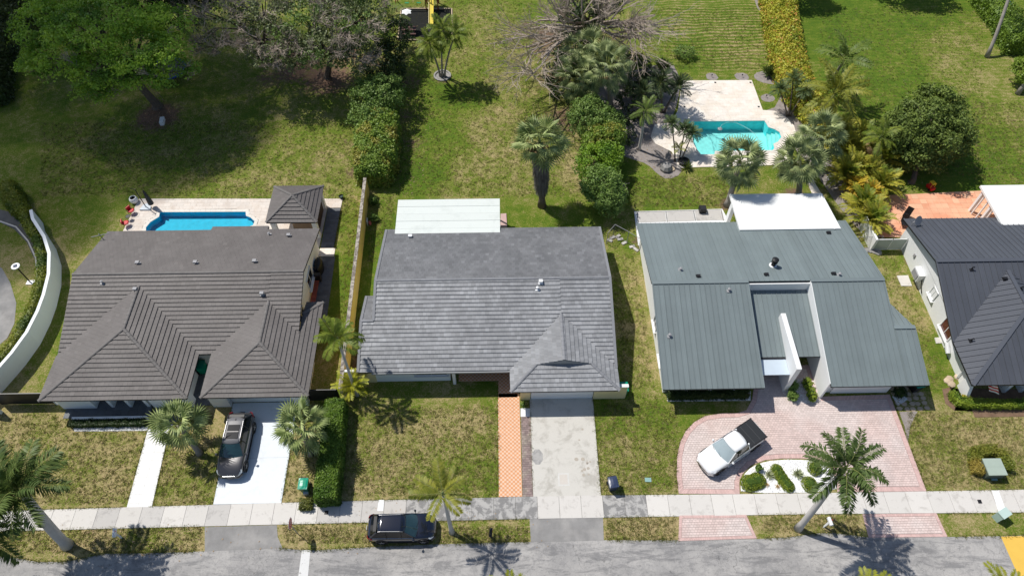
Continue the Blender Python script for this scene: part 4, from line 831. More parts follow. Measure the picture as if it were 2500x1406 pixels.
gable(h4, [(35.25,28.2,2.15),(35.25,39.7,2.2),(35.25,39.7,2.38),(35.25,YR4,ZR4-.2),(35.25,28.2,2.2)], .14, MWHITE)
s = M(); s.slab([(35.0,25.3,0),(35.0,23.9,0),(35.0,24.0,.25),(35.0,24.6,1.6),(35.0,25.3,2.2)], (.25, 0, 0)); s.build('wing_wall', MWHITE, h4)
for x in (38.2, 39.5, 42): M().box(x, 24.6, 0, x+.25, 25.3, 2.2).build('column', MWHITE, h4)
window(h4, (35.25, 29.6, 1.35), 1.5, 1.25, (-1,0,0), mat('reddish room behind glass', (.10,.02,.02), .1, .8, .3, 1.5)); window(h4, (35.25, 32.9, 1.6), .8, .95, (-1,0,0), MWHITE)
p4 = thing('patio_roof', 'bright white flat roof over the terracotta patio, right edge', 'patio roof', (46, 41.4, 2.75))
M().box(42.85, 39.1, 2.6, 52, 43.75, 2.8).build('roof_slab', MPAINTW, p4)
for y in (39.8, 41.5, 43.2): M().box(43.0, y-.12, 0, 43.25, y+.12, 2.6).build('column', MWHITE, p4)
for y in (40.4, 41.1, 42.1, 42.8): M().box(43.05, y-.05, 0, 43.15, y+.05, 2.6).build('screen_post', MWHITE, p4)
for px, py, k, lb in ((2371,658,'gooseneck','black gooseneck vent near the left end of the charcoal ridge'),(2452,682,'wedge','black hooded vent near the peak of the charcoal hip roof'),(2370,832,'gooseneck','black gooseneck vent low on the charcoal left slope'),(2490,706,'gooseneck','black gooseneck vent right of the charcoal hip peak')):
    x, y = G(px, py, 3.7)
    zz = min(ZR4-abs(y-YR4)*S4, 9) ; 
    for _ in range(4):
        zm = ZR4-abs(y-YR4)*S4; zl = min(2.3+(x-c0)*.31, hz_-max(0, x-hx)*.31) if y < hyb else -1; zz = max(zm, zl); x, y = G(px, py, zz)
    vent_pipe(x, y, zz+.03, lb, k, MBLACK)
# ------------------------------------------------------------------ foliage
def npmesh(name, V, F, mats, mi=None, smooth=False):
    me = bpy.data.meshes.new(name); V = np.asarray(V, dtype=np.float32); F = np.asarray(F, dtype=np.int32); k = F.shape[1]
    me.vertices.add(len(V)); me.vertices.foreach_set('co', V.ravel()); me.loops.add(F.size); me.loops.foreach_set('vertex_index', F.ravel())
    me.polygons.add(len(F)); me.polygons.foreach_set('loop_start', np.arange(0, F.size, k, dtype=np.int32)); me.polygons.foreach_set('loop_total', np.full(len(F), k, dtype=np.int32))
    for m in mats: me.materials.append(m)
    if mi is not None: me.polygons.foreach_set('material_index', np.asarray(mi, dtype=np.int32))
    me.update(calc_edges=True); return me
def unit(a): return a/np.maximum(np.linalg.norm(a, axis=1, keepdims=True), 1e-6)
def leaves(C, N, size, asp=.6, tilt=.7):       # centres, outward normals -> leaf quads
    n = len(C); nr = unit(N+tilt*RS.normal(size=(n, 3))); t = unit(np.cross(nr, RS.normal(size=(n, 3)))); b = np.cross(nr, t)
    s = size*RS.uniform(.6, 1.4, (n, 1)); V = np.empty((n, 4, 3)); V[:,0] = C-t*s; V[:,1] = C-b*s*asp+nr*s*.15; V[:,2] = C+t*s; V[:,3] = C+b*s*asp+nr*s*.15
    return V.reshape(-1, 3), np.arange(4*n).reshape(n, 4)
def attach(name, me, parent, kind=None):
    o = bpy.data.objects.new(name, me); COL.objects.link(o); ORG[o.name] = origin(parent); o.parent = parent
    if kind: o['kind'] = kind
    return o
def clumps(ells, ncl, crad, per, flat=.6, lo=-.35):
    cs = []; ns = []; tot = sum((e[3]*e[4]*e[5])**(2/3) for e in ells)
    for x, y, z, a, b, c in ells:
        k = max(3, int(ncl*((a*b*c)**(2/3))/tot)); d = RS.normal(size=(k*3, 3)); d = unit(d); d = d[d[:,2] > lo][:k]; k = len(d)
        rr = RS.uniform(.72, 1.08, (k, 1)); p = np.array([x,y,z])+d*rr*np.array([a,b,c]); cr = crad*RS.uniform(.6, 1.35, (k, 1))
        q = unit(RS.normal(size=(k*per, 3)))*RS.uniform(.35, 1, (k*per, 1))**.5; q[:,2] *= flat; q[:,2] = np.where(q[:,2] < -.2, q[:,2]*.4, q[:,2])
        P = np.repeat(p, per, 0)+q*np.repeat(cr, per, 0); cs.append(P); ns.append(unit(.6*q+.5*np.repeat(d, per, 0)+np.array([0,0,.5])))
    return np.vstack(cs), np.vstack(ns)
def branchy(S, p, d, L, r, lvl, spread=.6, up=.1, nk=3):
    pts = [p]; dd = d.copy(); k = 4
    for i in range(k): dd = (dd+Vector((random.gauss(0,.16), random.gauss(0,.16), random.gauss(0,.10)+up*.2))).normalized(); pts.append(pts[-1]+dd*L/k)
    S.tube(pts, [r*(1-.5*i/k) for i in range(k+1)], 5 if r > .05 else 3, caps=False)
    if lvl <= 0: return
    for i in range(nk+(lvl > 1)):
        t = random.uniform(.35, 1); q = pts[min(k, max(1, int(t*k)))]; nd = (dd+Vector((random.gauss(0,spread), random.gauss(0,spread), random.gauss(up,spread*.5)))).normalized()
        branchy(S, q, nd, L*random.uniform(.5,.78), max(.012, r*.52), lvl-1, spread, up, nk)
def tree(name, label, cat, base, ells, mleaf, ncl=300, crad=.8, per=45, size=.16, tr=.25, mtr=None, twigs=0, group=None, flat=.6, mtwig=None, lo=-.35, lean=None):
    bx, by = base; t = thing(name, label, cat, (bx, by, 0), group); mtr = mtr or MTRUNKD
    S = M(); cx = sum(e[0] for e in ells)/len(ells); cy = sum(e[1] for e in ells)/len(ells); cz = sum(e[2] for e in ells)/len(ells)
    fork = Vector((bx+(cx-bx)*.45, by+(cy-by)*.45, cz*.45))
    S.tube([(bx,by,-.05),(bx+.05,by,.3),tuple(Vector((bx,by,0)).lerp(fork,.6)),tuple(fork)], [tr*1.5,tr*1.05,tr*.85,tr*.75], 9)
    for e in ells:
        m_ = fork.lerp(Vector((e[0],e[1],e[2])), .5)+Vector((random.uniform(-.3,.3), random.uniform(-.3,.3), .3)); S.tube([tuple(fork), tuple(m_), (e[0],e[1],e[2])], [tr*.6, tr*.4, tr*.2], 6)
        for _ in range(5):
            d = Vector((random.gauss(0,1), random.gauss(0,1), random.uniform(-.1,.8))).normalized(); S.tube([tuple(m_), (e[0]+d.x*e[3]*.5, e[1]+d.y*e[4]*.5, e[2]+d.z*e[5]*.4), (e[0]+d.x*e[3]*.85, e[1]+d.y*e[4]*.85, e[2]+d.z*e[5]*.8)], [tr*.3, tr*.16, .02], 4)
    S.build('trunk', mtr, t)
    C, N = clumps(ells, ncl, crad, per, flat, lo); V, F = leaves(C, N, size); V = V-np.array(origin(t))
    attach('crown', npmesh('crown', V, F, [mleaf]), t)
    if twigs:
        S = M()
        for _ in range(twigs):
            e = random.choice(ells); d = Vector((random.gauss(0,1), random.gauss(0,1), random.uniform(-.2,.9))).normalized()
            p = Vector((e[0]+d.x*e[3]*.5, e[1]+d.y*e[4]*.5, e[2]+d.z*e[5]*.45)); branchy(S, p, Vector((d.x, d.y, d.z*.5+.15)).normalized(), min(e[3], e[4])*.62, .06, 3, .55, .05)
        S.build('bare_branches', mtwig or MBRANCH, t)
    return t
def EL(px, py, z, a, b, c): x, y = G(px, py, z); return (x, y, z, a, b, c)
def hedge(name, label, cat, path, width, height, mleaf, dens=140, size=.07, group=None, rough=.06, mcore=None, taper=0.0, soft=.0):
    # path: list of xy; box swept along it
    P = [Vector((*p, 0)) for p in path]; t = thing(name, label, cat, (P[0].x, P[0].y, 0), group); S = M(); C = []; N = []
    W = width if hasattr(width, '__len__') else [width]*len(P); Hh = height if hasattr(height, '__len__') else [height]*len(P)
    L = []
    for i in range(len(P)):
        d = (P[min(i+1, len(P)-1)]-P[max(i-1, 0)]).normalized(); L.append(Vector((-d.y, d.x, 0)))
    rows = []
    for i in range(len(P)):
        w, h = W[i]/2-.07, Hh[i]-.08; e = .08 if i == 0 else (-.08 if i == len(P)-1 else 0); d = Vector((L[i].y, -L[i].x, 0)); c = P[i]+d*e
        rows.append([c+L[i]*w*a_+Vector((0,0,max(0,b_))) for a_, b_ in ((-.95,0),(-(1-taper-soft*.3)*.93,h*(1-soft)-.05),(-.55*(1-taper),h*(1-soft*.3)-.05-soft*.2),(.55*(1-taper),h*(1-soft*.3)-.05-soft*.2),((1-taper-soft*.3)*.93,h*(1-soft)-.05),(.95,0))])
    S.grid(rows); S.poly([tuple(q) for q in rows[0]]); S.poly([tuple(q) for q in rows[-1][::-1]]); S.build('inner_core', mcore or mleaf, t)  # filler core that keeps the hedge from being see-through
    for i in range(len(P)-1):
        d = (P[i+1]-P[i]); ln = d.length; dn = d.normalized(); end0, end1 = i == 0, i == len(P)-2
        for sidei, (area, nv) in enumerate(((ln*W[i], (0,0,1)), (ln*Hh[i], None), (ln*Hh[i], None))):
            k = int(area*dens); u = RS.uniform(0, 1, k); v = RS.uniform(-1, 1, k); w = (W[i]*(1-u)+W[i+1]*u)/2; h = Hh[i]*(1-u)+Hh[i+1]*u
            base = np.array(P[i])[None]*(1-u[:,None])+np.array(P[i+1])[None]*u[:,None]; lat = np.array(L[i])[None]*(1-u[:,None])+np.array(L[i+1])[None]*u[:,None]
            if sidei == 0: p = base+lat*(v*w*(1-taper))[:,None]; p[:,2] = h*(1-soft*v**2); nn = np.tile([0,0,1.], (k,1))+lat*(v*soft*2)[:,None]
            else:
                sg = 1 if sidei == 1 else -1; zz = (v+1)/2; p = base+lat*(sg*w*(1-taper*zz-soft*.3*zz))[:,None]; p[:,2] = zz*h*(1-soft); nn = lat*sg+np.array([0,0,.35])
            C.append(p); N.append(nn)
    for i, sg in ((0, -1), (len(P)-1, 1)):
        j = min(i, len(P)-2); d = (P[j+1]-P[j]).normalized(); k = int(W[i]*Hh[i]*dens); v = RS.uniform(-1, 1, k); zz = RS.uniform(0, 1, k)
        p = np.array(P[i])[None]+np.array(L[i])[None]*(v*W[i]/2)[:,None]; p[:,2] = zz*Hh[i]*(1-soft*.5); C.append(p); N.append(np.tile(np.array(d)*sg+np.array([0,0,.3]), (k,1)))
    C = np.vstack(C); N = unit(np.vstack(N)); lump = np.sin(C[:,0]*5.1+C[:,2]*4)*np.sin(C[:,1]*4.3+1)*rough*.8
    C = C+N*(RS.normal(size=(len(C),1))*rough+lump[:,None]); V, F = leaves(C, N, size); attach('foliage', npmesh('foliage', V-np.array(origin(t)), F, [mleaf]), t); return t
def bush(name, label, cat, ells, mleaf, group=None, dens=120, size=.07, crad=.16, smooth=False):
    t = thing(name, label, cat, (ells[0][0], ells[0][1], 0), group); S = M()
    for x, y, z, a, b, c in ells:
        S.lathe((x, y, 0), [(min(a,b)*.5, 0), (min(a,b)*.8, z*.6), (min(a,b)*.72, z+c*.3), (min(a,b)*.3, z+c*.72)], 9)
    S.build('inner_core', MCORE, t); ar = sum(4*PI*((a*b)**.5*c) for x,y,z,a,b,c in ells); per = 14; C, N = clumps(ells, max(8, int(ar*dens/per)), crad, per, .7, -.5)  # solid filler core inside the bush foliage
    C[:,2] = np.maximum(C[:,2], .03)
    if smooth:
        C = []; N = []
        for x, y, z, a, b, c in ells:
            k = int(dens*4*a*b); d = unit(RS.normal(size=(k,3))); d[:,2] = np.abs(d[:,2]); C.append(np.array([x,y,.05])+d*np.array([a,b,z+c*.55])*RS.uniform(.9,1.04,(k,1))); N.append(d)
        C = np.vstack(C); N = np.vstack(N)
    V, F = leaves(C, N, size); attach('foliage', npmesh('foliage', V-np.array(origin(t)), F, [mleaf]), t); return t

# ---- palms: each frond is a part
def feather_frond(L, droop, nl, ll, m, width=.05, vee=.35, fwd=.5, plume=0.0, lift=.5):
    V = []; F = []; mi = []
    R = lambda t: np.array([L*(t-.12*droop*t*t), 0, L*(lift*t-droop*t*t)])
    k = 9
    for i in range(k+1):
        t = i/k; c = R(t); r = .035*(1-.85*t)*(L/3)+.004
        for a in range(3): an = 2*PI*a/3+PI/2; V.append((c[0], c[1]+r*math.cos(an), c[2]+r*math.sin(an)))
    for i in range(k):
        for a in range(3): F.append((i*3+a, i*3+(a+1) % 3, (i+1)*3+(a+1) % 3, (i+1)*3+a)); mi.append(1)
    for i in range(nl):
        t = .14+.86*(i+.5)/nl; c = R(t); tg = R(min(1, t+.02))-R(t-.02); tg = tg/np.linalg.norm(tg); up = np.array([-tg[2], 0, tg[0]])
        l = ll*math.sin(PI*(.16+.74*t))**.6*random.uniform(.85, 1.1)
        for sg in (-1, 1):
            v = vee+random.gauss(0, .08)+(random.uniform(-1, .6)*plume); d = np.array([0, sg, 0])*math.cos(v)+up*math.sin(v)+tg*(fwd+random.gauss(0, .06)); d /= np.linalg.norm(d)
            w = width*random.uniform(.8, 1.2); b = len(V); mid = c+d*l*.5; tip = c+d*l+np.array([0, 0, -l*.28])
            V += [tuple(c-tg*w*.4), tuple(mid-tg*w*.8), tuple(tip), tuple(mid+tg*w*.8)]; F.append((b, b+1, b+2, b+3)); mi.append(0)
    return npmesh('frond', V, F, [m, MPET], mi)
def fan_frond(pet, Rr, m, nseg=20, spread=4.2, droop=.35, fold=.09, mp=None):
    V = []; F = []; mi = []
    for i in range(4):
        t = i/3; c = (pet*t, 0, pet*.25*t-.12*pet*t*t*2); r = .022
        for a in range(3): an = 2*PI*a/3+PI/2; V.append((c[0], r*math.cos(an), c[2]+r*math.sin(an)))
    for i in range(3):
        for a in range(3): F.append((i*3+a, i*3+(a+1) % 3, (i+1)*3+(a+1) % 3, (i+1)*3+a)); mi.append(1)
    hx_, hz0 = pet, pet*.25-.24*pet
    for s_ in range(nseg):
        a = -spread/2+spread*(s_+.5)/nseg; l = Rr*(.72+.28*math.cos(a*.55))*random.uniform(.93, 1.05); da = spread/nseg*.5
        def pt(r, an, z): return (hx_+r*math.cos(an), r*math.sin(an), hz0+z-droop*(r/Rr)**2*Rr*.6+abs(math.sin(an))*r*.18)
        b = len(V); V += [pt(.03, a, 0), pt(l*.55, a-da*.86, -.03), pt(l*.55, a+da*.86, -.03), pt(l*.58, a, fold*.6), pt(l, a, -droop*.35*l-random.uniform(0, .05))]
        F += [(b, b+1, b+3, b), (b, b+3, b+2, b)]; F[-2:] = [(b, b+1, b+3, b+3), (b, b+3, b+2, b+2)]
        mi += [0, 0]; F += [(b+1, b+4, b+3, b+3), (b+3, b+4, b+2, b+2)]; mi += [0, 0]
    me = bpy.data.meshes.new('frond'); me.from_pydata(V, [], [list(dict.fromkeys(f)) for f in F]); me.materials.append(m); me.materials.append(mp or MPET); me.polygons.foreach_set('material_index', mi); me.update(); return me
FM = {}
def fm(key, fn, n=3):
    if key not in FM: FM[key] = [fn() for _ in range(n)]
    return FM[key]
def palm(name, label, base, crown, meshes, nf, tr, el=(75, -20), mtr=None, group=None, tr_top=None, bulge=0, shaft=None, skirt=None, twist=.3, sc=(.85, 1.1), dead=None, ndead=0, phase=None, azs=None):
    bx, by = base; cx, cy, cz = crown; t = thing(name, label, 'palm tree', (bx, by, 0), group); tt = tr_top or tr*.7
    k = 8; pts = []; rr = []
    for i in range(k+1):
        s = i/k; pts.append((bx+(cx-bx)*s**1.3, by+(cy-by)*s**1.3, cz*s)); rr.append(tr*(1.45 if i == 0 else 1.0)+(tt-tr)*s+bulge*math.sin(PI*min(1, s*1.2)))
    M().tube(pts, rr, 10).build('trunk', mtr or MTRUNK, t, smooth=True)
    if shaft: M().tube([pts[-1], (cx+(cx-pts[-2][0])*.2, cy, cz+shaft*.6), (cx, cy, cz+shaft)], [tt*1.15, tt*.9, .04], 8).build('crownshaft', mat('green crownshaft', (.13,.19,.05), .4, .4, .1), t)
    ph = random.uniform(0, 6) if phase is None else phase
    for i in range(nf):
        f = (i+.5)/nf; az = ph+i*2.39996 if azs is None else math.radians(azs[i % len(azs)])+random.gauss(0, .08); e = math.radians(el[0]+(el[1]-el[0])*f**.8+random.gauss(0, 5))
        o = bpy.data.objects.new('frond', random.choice(meshes)); COL.objects.link(o); o.parent = t
        o.location = Vector((cx, cy, cz+(shaft or 0)*.4+.12*(1-f)))-origin(t); o.rotation_euler = (Matrix.Rotation(az, 3, 'Z') @ Matrix.Rotation(-e, 3, 'Y') @ Matrix.Rotation(random.gauss(0, twist), 3, 'X')).to_euler(); s = random.uniform(*sc); o.scale = (s, s, s)
    for i in range(ndead):
        az = random.uniform(0, 2*PI); e = math.radians(random.uniform(-75, -40)); o = bpy.data.objects.new('dead_frond', random.choice(dead)); COL.objects.link(o); o.parent = t
        o.location = Vector((cx, cy, cz-.05-.2*random.random()))-origin(t); o.rotation_euler = (Matrix.Rotation(az, 3, 'Z') @ Matrix.Rotation(-e, 3, 'Y')).to_euler(); o['label'] = 'brown drooping frond'
    if skirt:
        z0, z1, rs = skirt; C = []; N = []; n = 3600
        zz = RS.uniform(z0, z1, n); an = RS.uniform(0, 2*PI, n); f = (zz-z0)/(z1-z0); r = rs*(.45+.55*np.sin(np.clip(f*1.15+.18, 0, 1)*PI*.62))*RS.uniform(.8, 1.08, n); s = zz/cz
        x = bx+(cx-bx)*s**1.3+r*np.cos(an); y = by+(cy-by)*s**1.3+r*np.sin(an); P = np.stack([x, y, zz], 1); out = np.stack([np.cos(an), np.sin(an), 0*an], 1); tg = np.stack([-np.sin(an), np.cos(an), 0*an], 1)
        l = RS.uniform(.25, .6, (n, 1)); dn = np.array([0,0,-1.])+out*RS.normal(.08, .12, (n, 1)); w = .022; V = np.empty((n, 4, 3)); V[:,0] = P-tg*w; V[:,1] = P+tg*w; V[:,2] = P+dn*l+tg*w*.5; V[:,3] = P+dn*l-tg*w*.5
        attach('dead_leaf_skirt', npmesh('skirt', V.reshape(-1,3)-np.array(origin(t)), np.arange(4*n).reshape(n,4), [leafmat('grey dead skirt', (.10,.085,.075), (.20,.175,.16), trans=0, rough=.9)]), t)
        M().tube([(bx+(cx-bx)*s_**1.3, by+(cy-by)*s_**1.3, cz*s_) for s_ in (z0/cz, (z0+z1)/2/cz, z1/cz)], [rs*.4, rs*.72, rs*.75], 10).build('skirt_core', MTRUNKD, t)
    return t

# leaf materials for the shrubs and trees
ML_BIG = leafmat('bright green feathery leaf', (.17, .32, .035), (.33, .46, .05), (.11, .21, .025), ns=.7, trans=.35)
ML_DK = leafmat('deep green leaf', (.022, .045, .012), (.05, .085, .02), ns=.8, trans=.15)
ML_OLV = leafmat('olive tree leaf', (.09, .12, .045), (.17, .20, .08), (.11, .18, .035), ns=.6, trans=.2)
ML_MANGO = leafmat('glossy dark tree leaf', (.05, .085, .016), (.19, .25, .05), ns=1.6, trans=.15, rough=.6)
ML_HDG = leafmat('clipped hedge leaf', (.085, .17, .015), (.17, .26, .035), (.07, .14, .015), ns=1.2, trans=.15, rough=.4)
ML_MIX = leafmat('hedge leaf with orange new growth', (.11, .20, .025), (.22, .30, .045), (.28, .27, .05), ns=1.6, trans=.2)
ML_CROT = leafmat('yellow orange croton leaf', (.38, .42, .04), (.54, .50, .07), (.27, .33, .03), ns=1.0, trans=.25, c4=(.58, .30, .07))
ML_LIME = leafmat('bright lime shrub leaf', (.11, .22, .02), (.22, .34, .03), (.07, .15, .015), ns=.7, trans=.25)
ML_GRN = leafmat('mid green shrub leaf', (.11, .19, .035), (.20, .29, .07), ns=.9, trans=.2)
ML_IXO = leafmat('low olive green mound leaf', (.15, .21, .018), (.24, .29, .035), ns=2.5, trans=.15)
ML_JADE = leafmat('yellow green low hedge leaf', (.16, .24, .02), (.27, .33, .04), (.10, .17, .02), ns=1.3, trans=.2)

# ---- large trees, far left
tree('poinciana_tree', 'broad bright green feathery tree with a leaning trunk in the far left back garden', 'tree', G(385,262), [EL(150,135,8,3.4,3.0,1.0), EL(110,60,9,3.0,3.4,1.1), EL(230,60,10.5,4.2,4.0,1.4), EL(250,170,7.5,3.2,2.4,1.0), EL(340,120,9.2,3.2,3.2,1.2), EL(400,175,6.8,3.0,2.2,1.0), EL(340,185,7,3.0,2.0,.9), EL(300,10,11,4.6,4.0,1.3), EL(170,-20,11,4,3.6,1.3), EL(400,60,9,2.6,2.6,1.0), EL(235,225,5.6,1.6,1.5,.9), EL(90,160,7,1.5,1.5,.8), EL(420,110,8,1.6,1.6,.8)], ML_BIG, 900, .75, 42, .12, .42, MTRUNKD, twigs=7, lo=-.1, flat=.45)
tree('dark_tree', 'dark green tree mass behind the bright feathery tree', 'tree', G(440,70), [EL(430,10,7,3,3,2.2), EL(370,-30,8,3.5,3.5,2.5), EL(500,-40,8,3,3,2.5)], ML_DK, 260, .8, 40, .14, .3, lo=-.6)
tree('dark_tree', 'dark tree filling the top left corner', 'tree', G(20,90), [EL(20,20,7,3.2,4.5,3.0), EL(70,-10,8,3,3.5,2.6), EL(60,50,5,1.6,2,2.0)], leafmat('dark olive leaf', (.035,.055,.018), (.09,.115,.03), trans=.1), 300, .8, 40, .14, .3, lo=-.6)  # corner tree has dark olive leaves
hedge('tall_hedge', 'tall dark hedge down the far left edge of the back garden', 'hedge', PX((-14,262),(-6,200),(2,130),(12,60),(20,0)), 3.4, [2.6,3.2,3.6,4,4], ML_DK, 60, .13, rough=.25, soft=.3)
tree('bare_branched_tree', 'left one of two thinning trees with pale grey twigs over red mulch', 'tree', G(690,133), [EL(560,50,7.2,3.6,3.0,1.3), EL(650,100,6.5,3.0,2.2,1.2), EL(520,110,6,1.9,1.6,1.0), EL(640,10,8,3.6,3.0,1.3), EL(480,20,7,2.4,2.2,1.0), EL(640,150,5,1.7,1.5,1.0)], ML_OLV, 260, .6, 20, .12, .3, MTRUNKD, twigs=120, lo=-.2)
tree('bare_branched_tree', 'right one of two thinning trees with pale grey twigs, olive leaved, next to the hedge', 'tree', G(800,190), [EL(740,40,7.5,3.8,3.2,1.5), EL(850,60,7.2,3.2,3.4,1.6), EL(790,120,6,3.2,2.3,1.5), EL(740,140,4.6,2.6,1.8,1.3), EL(870,140,5,2.0,2.2,1.6), EL(820,-10,8,3.5,3,1.5), EL(900,30,6,2,3,1.6)], ML_OLV, 560, .7, 36, .12, .32, MTRUNKD, twigs=75, lo=-.3)
# ---- hedge row between first and second gardens
tree('green_shrub', 'loose dark green shrub behind the orange topped clipped hedge', 'shrub', G(915,300), [EL(905,240,2.6,1.9,2.6,1.6), EL(945,225,3.0,1.7,2.0,1.6), EL(900,290,2.2,1.9,1.6,1.5)], ML_GRN, 330, .45, 34, .10, .12, lo=-.7)
hedge('clipped_hedge', 'broad clipped hedge with orange tinted top at the end of the yellow wall', 'hedge', [(-12.1,47.3),(-12.0,49.2),(-12.1,52),(-11.8,54.8)], [3.0,3.8,3.7,3.2], [2.3,3.0,3.2,3.1], ML_MIX, 240, .10, rough=.13, soft=.22)
tree('dark_shrub', 'low dark shrub line beside the mid back lawn, left of the triple palm', 'shrub', G(930,200), [EL(930,150,2.6,1.9,3.0,1.7), EL(965,95,2.8,1.6,3.4,1.6), EL(955,180,1.6,1.6,2.0,1.2)], ML_DK, 260, .45, 34, .10, .12, lo=-.7)
FE3 = fm('areca', lambda: feather_frond(2.4, .5, 22, .5, MLFEA, .045))
palm('areca_palm', 'small arching palm in the dark shrub line, left of the play area', G(945,150), GZ(940,120,2.6), FE3, 14, .09)
palm('areca_palm', 'small arching palm at the top of the dark shrub line', G(975,60), GZ(948,45,3.4), FE3, 14, .09)
# ---- triple palm by the play area
CO = fm('coco', lambda: feather_frond(1.9, .62, 24, .58, MLCOC, .06, vee=-.1, fwd=.55))
for px, py, z, lb in ((1050,112,4.6,'left stem'),(1078,80,5.6,'middle stem'),(1108,92,5.2,'right stem')):
    palm('ring_palm', lb+' of three slender palms growing from one small stone ring in the back lawn', (G(1080,187)[0]+(px-1078)*.008, G(1080,187)[1]), GZ(px,py,z), CO, 15, .11, (70,-30), shaft=.5, tr_top=.08)
s = M(); c = G(1080,186); s.lathe((c[0],c[1],0), [(.95,0),(.95,.12),(.78,.13),(.76,.02)], 18); tag(s.build('stone_ring', MROCK), 'small pale stone ring round the foot of the three palms', 'edging')
# ---- palm with a skirt of dead leaves
FAN = fm('fan', lambda: fan_frond(1.15, 1.0, MLFAN, 16, 3.9, .22)); FAND = fm('fand', lambda: fan_frond(1.45, 1.15, MLFAND, 17, 3.9, .28)); FANB = fm('fanb', lambda: fan_frond(.9, .9, MLDEAD, droop=.7))
palm('washingtonia_palm', 'fan palm with a thick grey skirt of dead leaves, alone on the middle back lawn', G(1323,503), GZ(1318,350,7.0), FAN, 26, .30, (70,-25), sc=(1.1, 1.4), mtr=MTRUNKD, skirt=(1.9, 6.0, .70), dead=FANB, ndead=22, tr_top=.3)
# ---- dying tree with bare branches, top middle
dt = tree('dead_branched_tree', 'half dead tree with tangled pale bare branches at the top middle', 'tree', G(1440,130), [EL(1420,30,6,2.2,2.6,2.0), EL(1470,0,7,2.2,2.4,1.8), EL(1400,70,4.5,1.6,2,1.8)], ML_DK, 150, .6, 34, .11, .35, MTRUNKD, lo=-.7)
S = M(); b0_ = Vector(GZ(1440,60,4.5))
for tx, ty, tz in ((1310,20,6),(1290,170,4.5),(1330,110,5.5),(1550,10,7),(1600,60,6.5),(1560,100,5),(1380,-20,8),(1480,-20,8),(1330,190,3.5),(1620,20,6.5),(1420,90,7),(1520,60,7.5),(1350,40,7.5)):
    e = Vector(GZ(tx, ty, tz)); d = (e-b0_); branchy(S, b0_, d.normalized(), d.length*.95, .2, 4, .5, .03, 3)
S.build('bare_branches', MBRANCH, dt)
# ---- fan palm clump and shrubs between the middle gardens
FANL = fm('fanl', lambda: fan_frond(1.7, 1.1, MLFAND, 18, 3.8, .4))
palm('fan_palm', 'large grey green fan palm, tallest in the clump below the dead branches', G(1490,262), GZ(1480,165,5.6), FANL, 32, .28, (82,-40), dead=FANB, ndead=3, group='fan palms in the clump')
palm('fan_palm', 'dark fan palm on the left of the clump below the dead branches', G(1425,235), GZ(1418,190,3.8), FANL, 34, .25, (80,-35), group='fan palms in the clump')
palm('fan_palm', 'dark fan palm at the back of the clump, touching the bare branches', G(1450,190), GZ(1435,130,4.8), FANL, 30, .25, (80,-30), group='fan palms in the clump')
tree('hedge_shrub', 'rounded pale green shrub, topmost of the shrub row right of the middle lawn', 'shrub', G(1445,330), [EL(1440,285,2.4,2.0,2.2,1.7), EL(1480,300,2.2,1.6,1.6,1.3)], ML_GRN, 330, .42, 36, .09, .12, lo=-.7)
tree('hedge_shrub', 'yellow tipped shrub, second from the top of the shrub row right of the middle lawn', 'shrub', G(1468,385), [EL(1470,350,2.2,1.8,1.6,1.6), EL(1495,330,2.6,1.1,1.2,1.1)], ML_MIX, 260, .42, 34, .09, .12, lo=-.7)
tree('hedge_shrub', 'brightest lime shrub in the middle of the shrub row', 'shrub', G(1462,440), [EL(1460,398,2.2,2.0,2.0,1.6), EL(1490,380,2.0,1.2,1.4,1.3)], ML_LIME, 330, .42, 34, .09, .12, lo=-.7)
tree('hedge_shrub', 'lowest green shrub of the shrub row, beside the chain link fence', 'shrub', G(1480,510), [EL(1470,452,2.4,1.7,2.0,1.7), EL(1490,480,1.9,1.3,1.6,1.6)], ML_GRN, 330, .42, 36, .09, .12, lo=-.7)
FMIX = fm('pin', lambda: feather_frond(1.05, .45, 22, .26, MLDATE, .03, vee=.3)); FDK = fm('dk', lambda: feather_frond(1.7, .5, 26, .42, leafmat('dark palm leaf', (.03,.055,.02), (.07,.10,.035), trans=.15), .04))  # the second frond set has dark green leaves
palm('slender_palm', 'grey trunked palm standing in the dark mulch left of the aqua pool', G(1560,366), GZ(1575,278,4.3), fm('slim', lambda: feather_frond(1.7, .6, 26, .42, MLFEA, .045, vee=-.1)), 14, .15, (70,-30), mtr=MROYAL, shaft=.4)
for px, py, z, bx, by, lb in ((1655,215,2.8,1622,275,'right'),(1612,205,3.2,1615,275,'left')): palm('date_palm', lb+' stem of the dark feathery palm pair at the upper left deck corner', G(bx,by), GZ(px,py,z), FDK, 24, .12, (80,-30), mtr=MTRUNKD)
palm('date_palm', 'dark feathery palm in shade between the fan palm clump and the deck', G(1560,290), GZ(1570,230,3.4), FDK, 20, .12, (80,-30), mtr=MTRUNKD)
for px, py, z, lb in ((1640,305,3.0,'left'),(1672,318,2.4,'middle'),(1690,330,2.2,'right')): palm('pygmy_date_palm', lb+' stem of the pygmy date palm trio at the left corner of the aqua pool', (G(1655,394)[0]+(px-1665)*.012, G(1655,394)[1]), GZ(px,py,z), FMIX, 26, .07, (80,-30), mtr=MTRUNKD)
palm('young_palm', 'small yellow palm in the black pot by the pygmy date palms', G(1655,397), GZ(1655,365,1.1), fm('ye', lambda: feather_frond(.9, .5, 16, .25, MLYEL, .035)), 9, .04, (75,0))
s = M(); c = G(1658,398); s.lathe((c[0]+.4,c[1]-.1,0), [(.45,0),(.55,.4),(.5,.42),(.45,.3)], 14); tag(s.build('planter_pot', MBLACK), 'low black planter pot at the left pool corner under the pygmy date palms', 'planter')
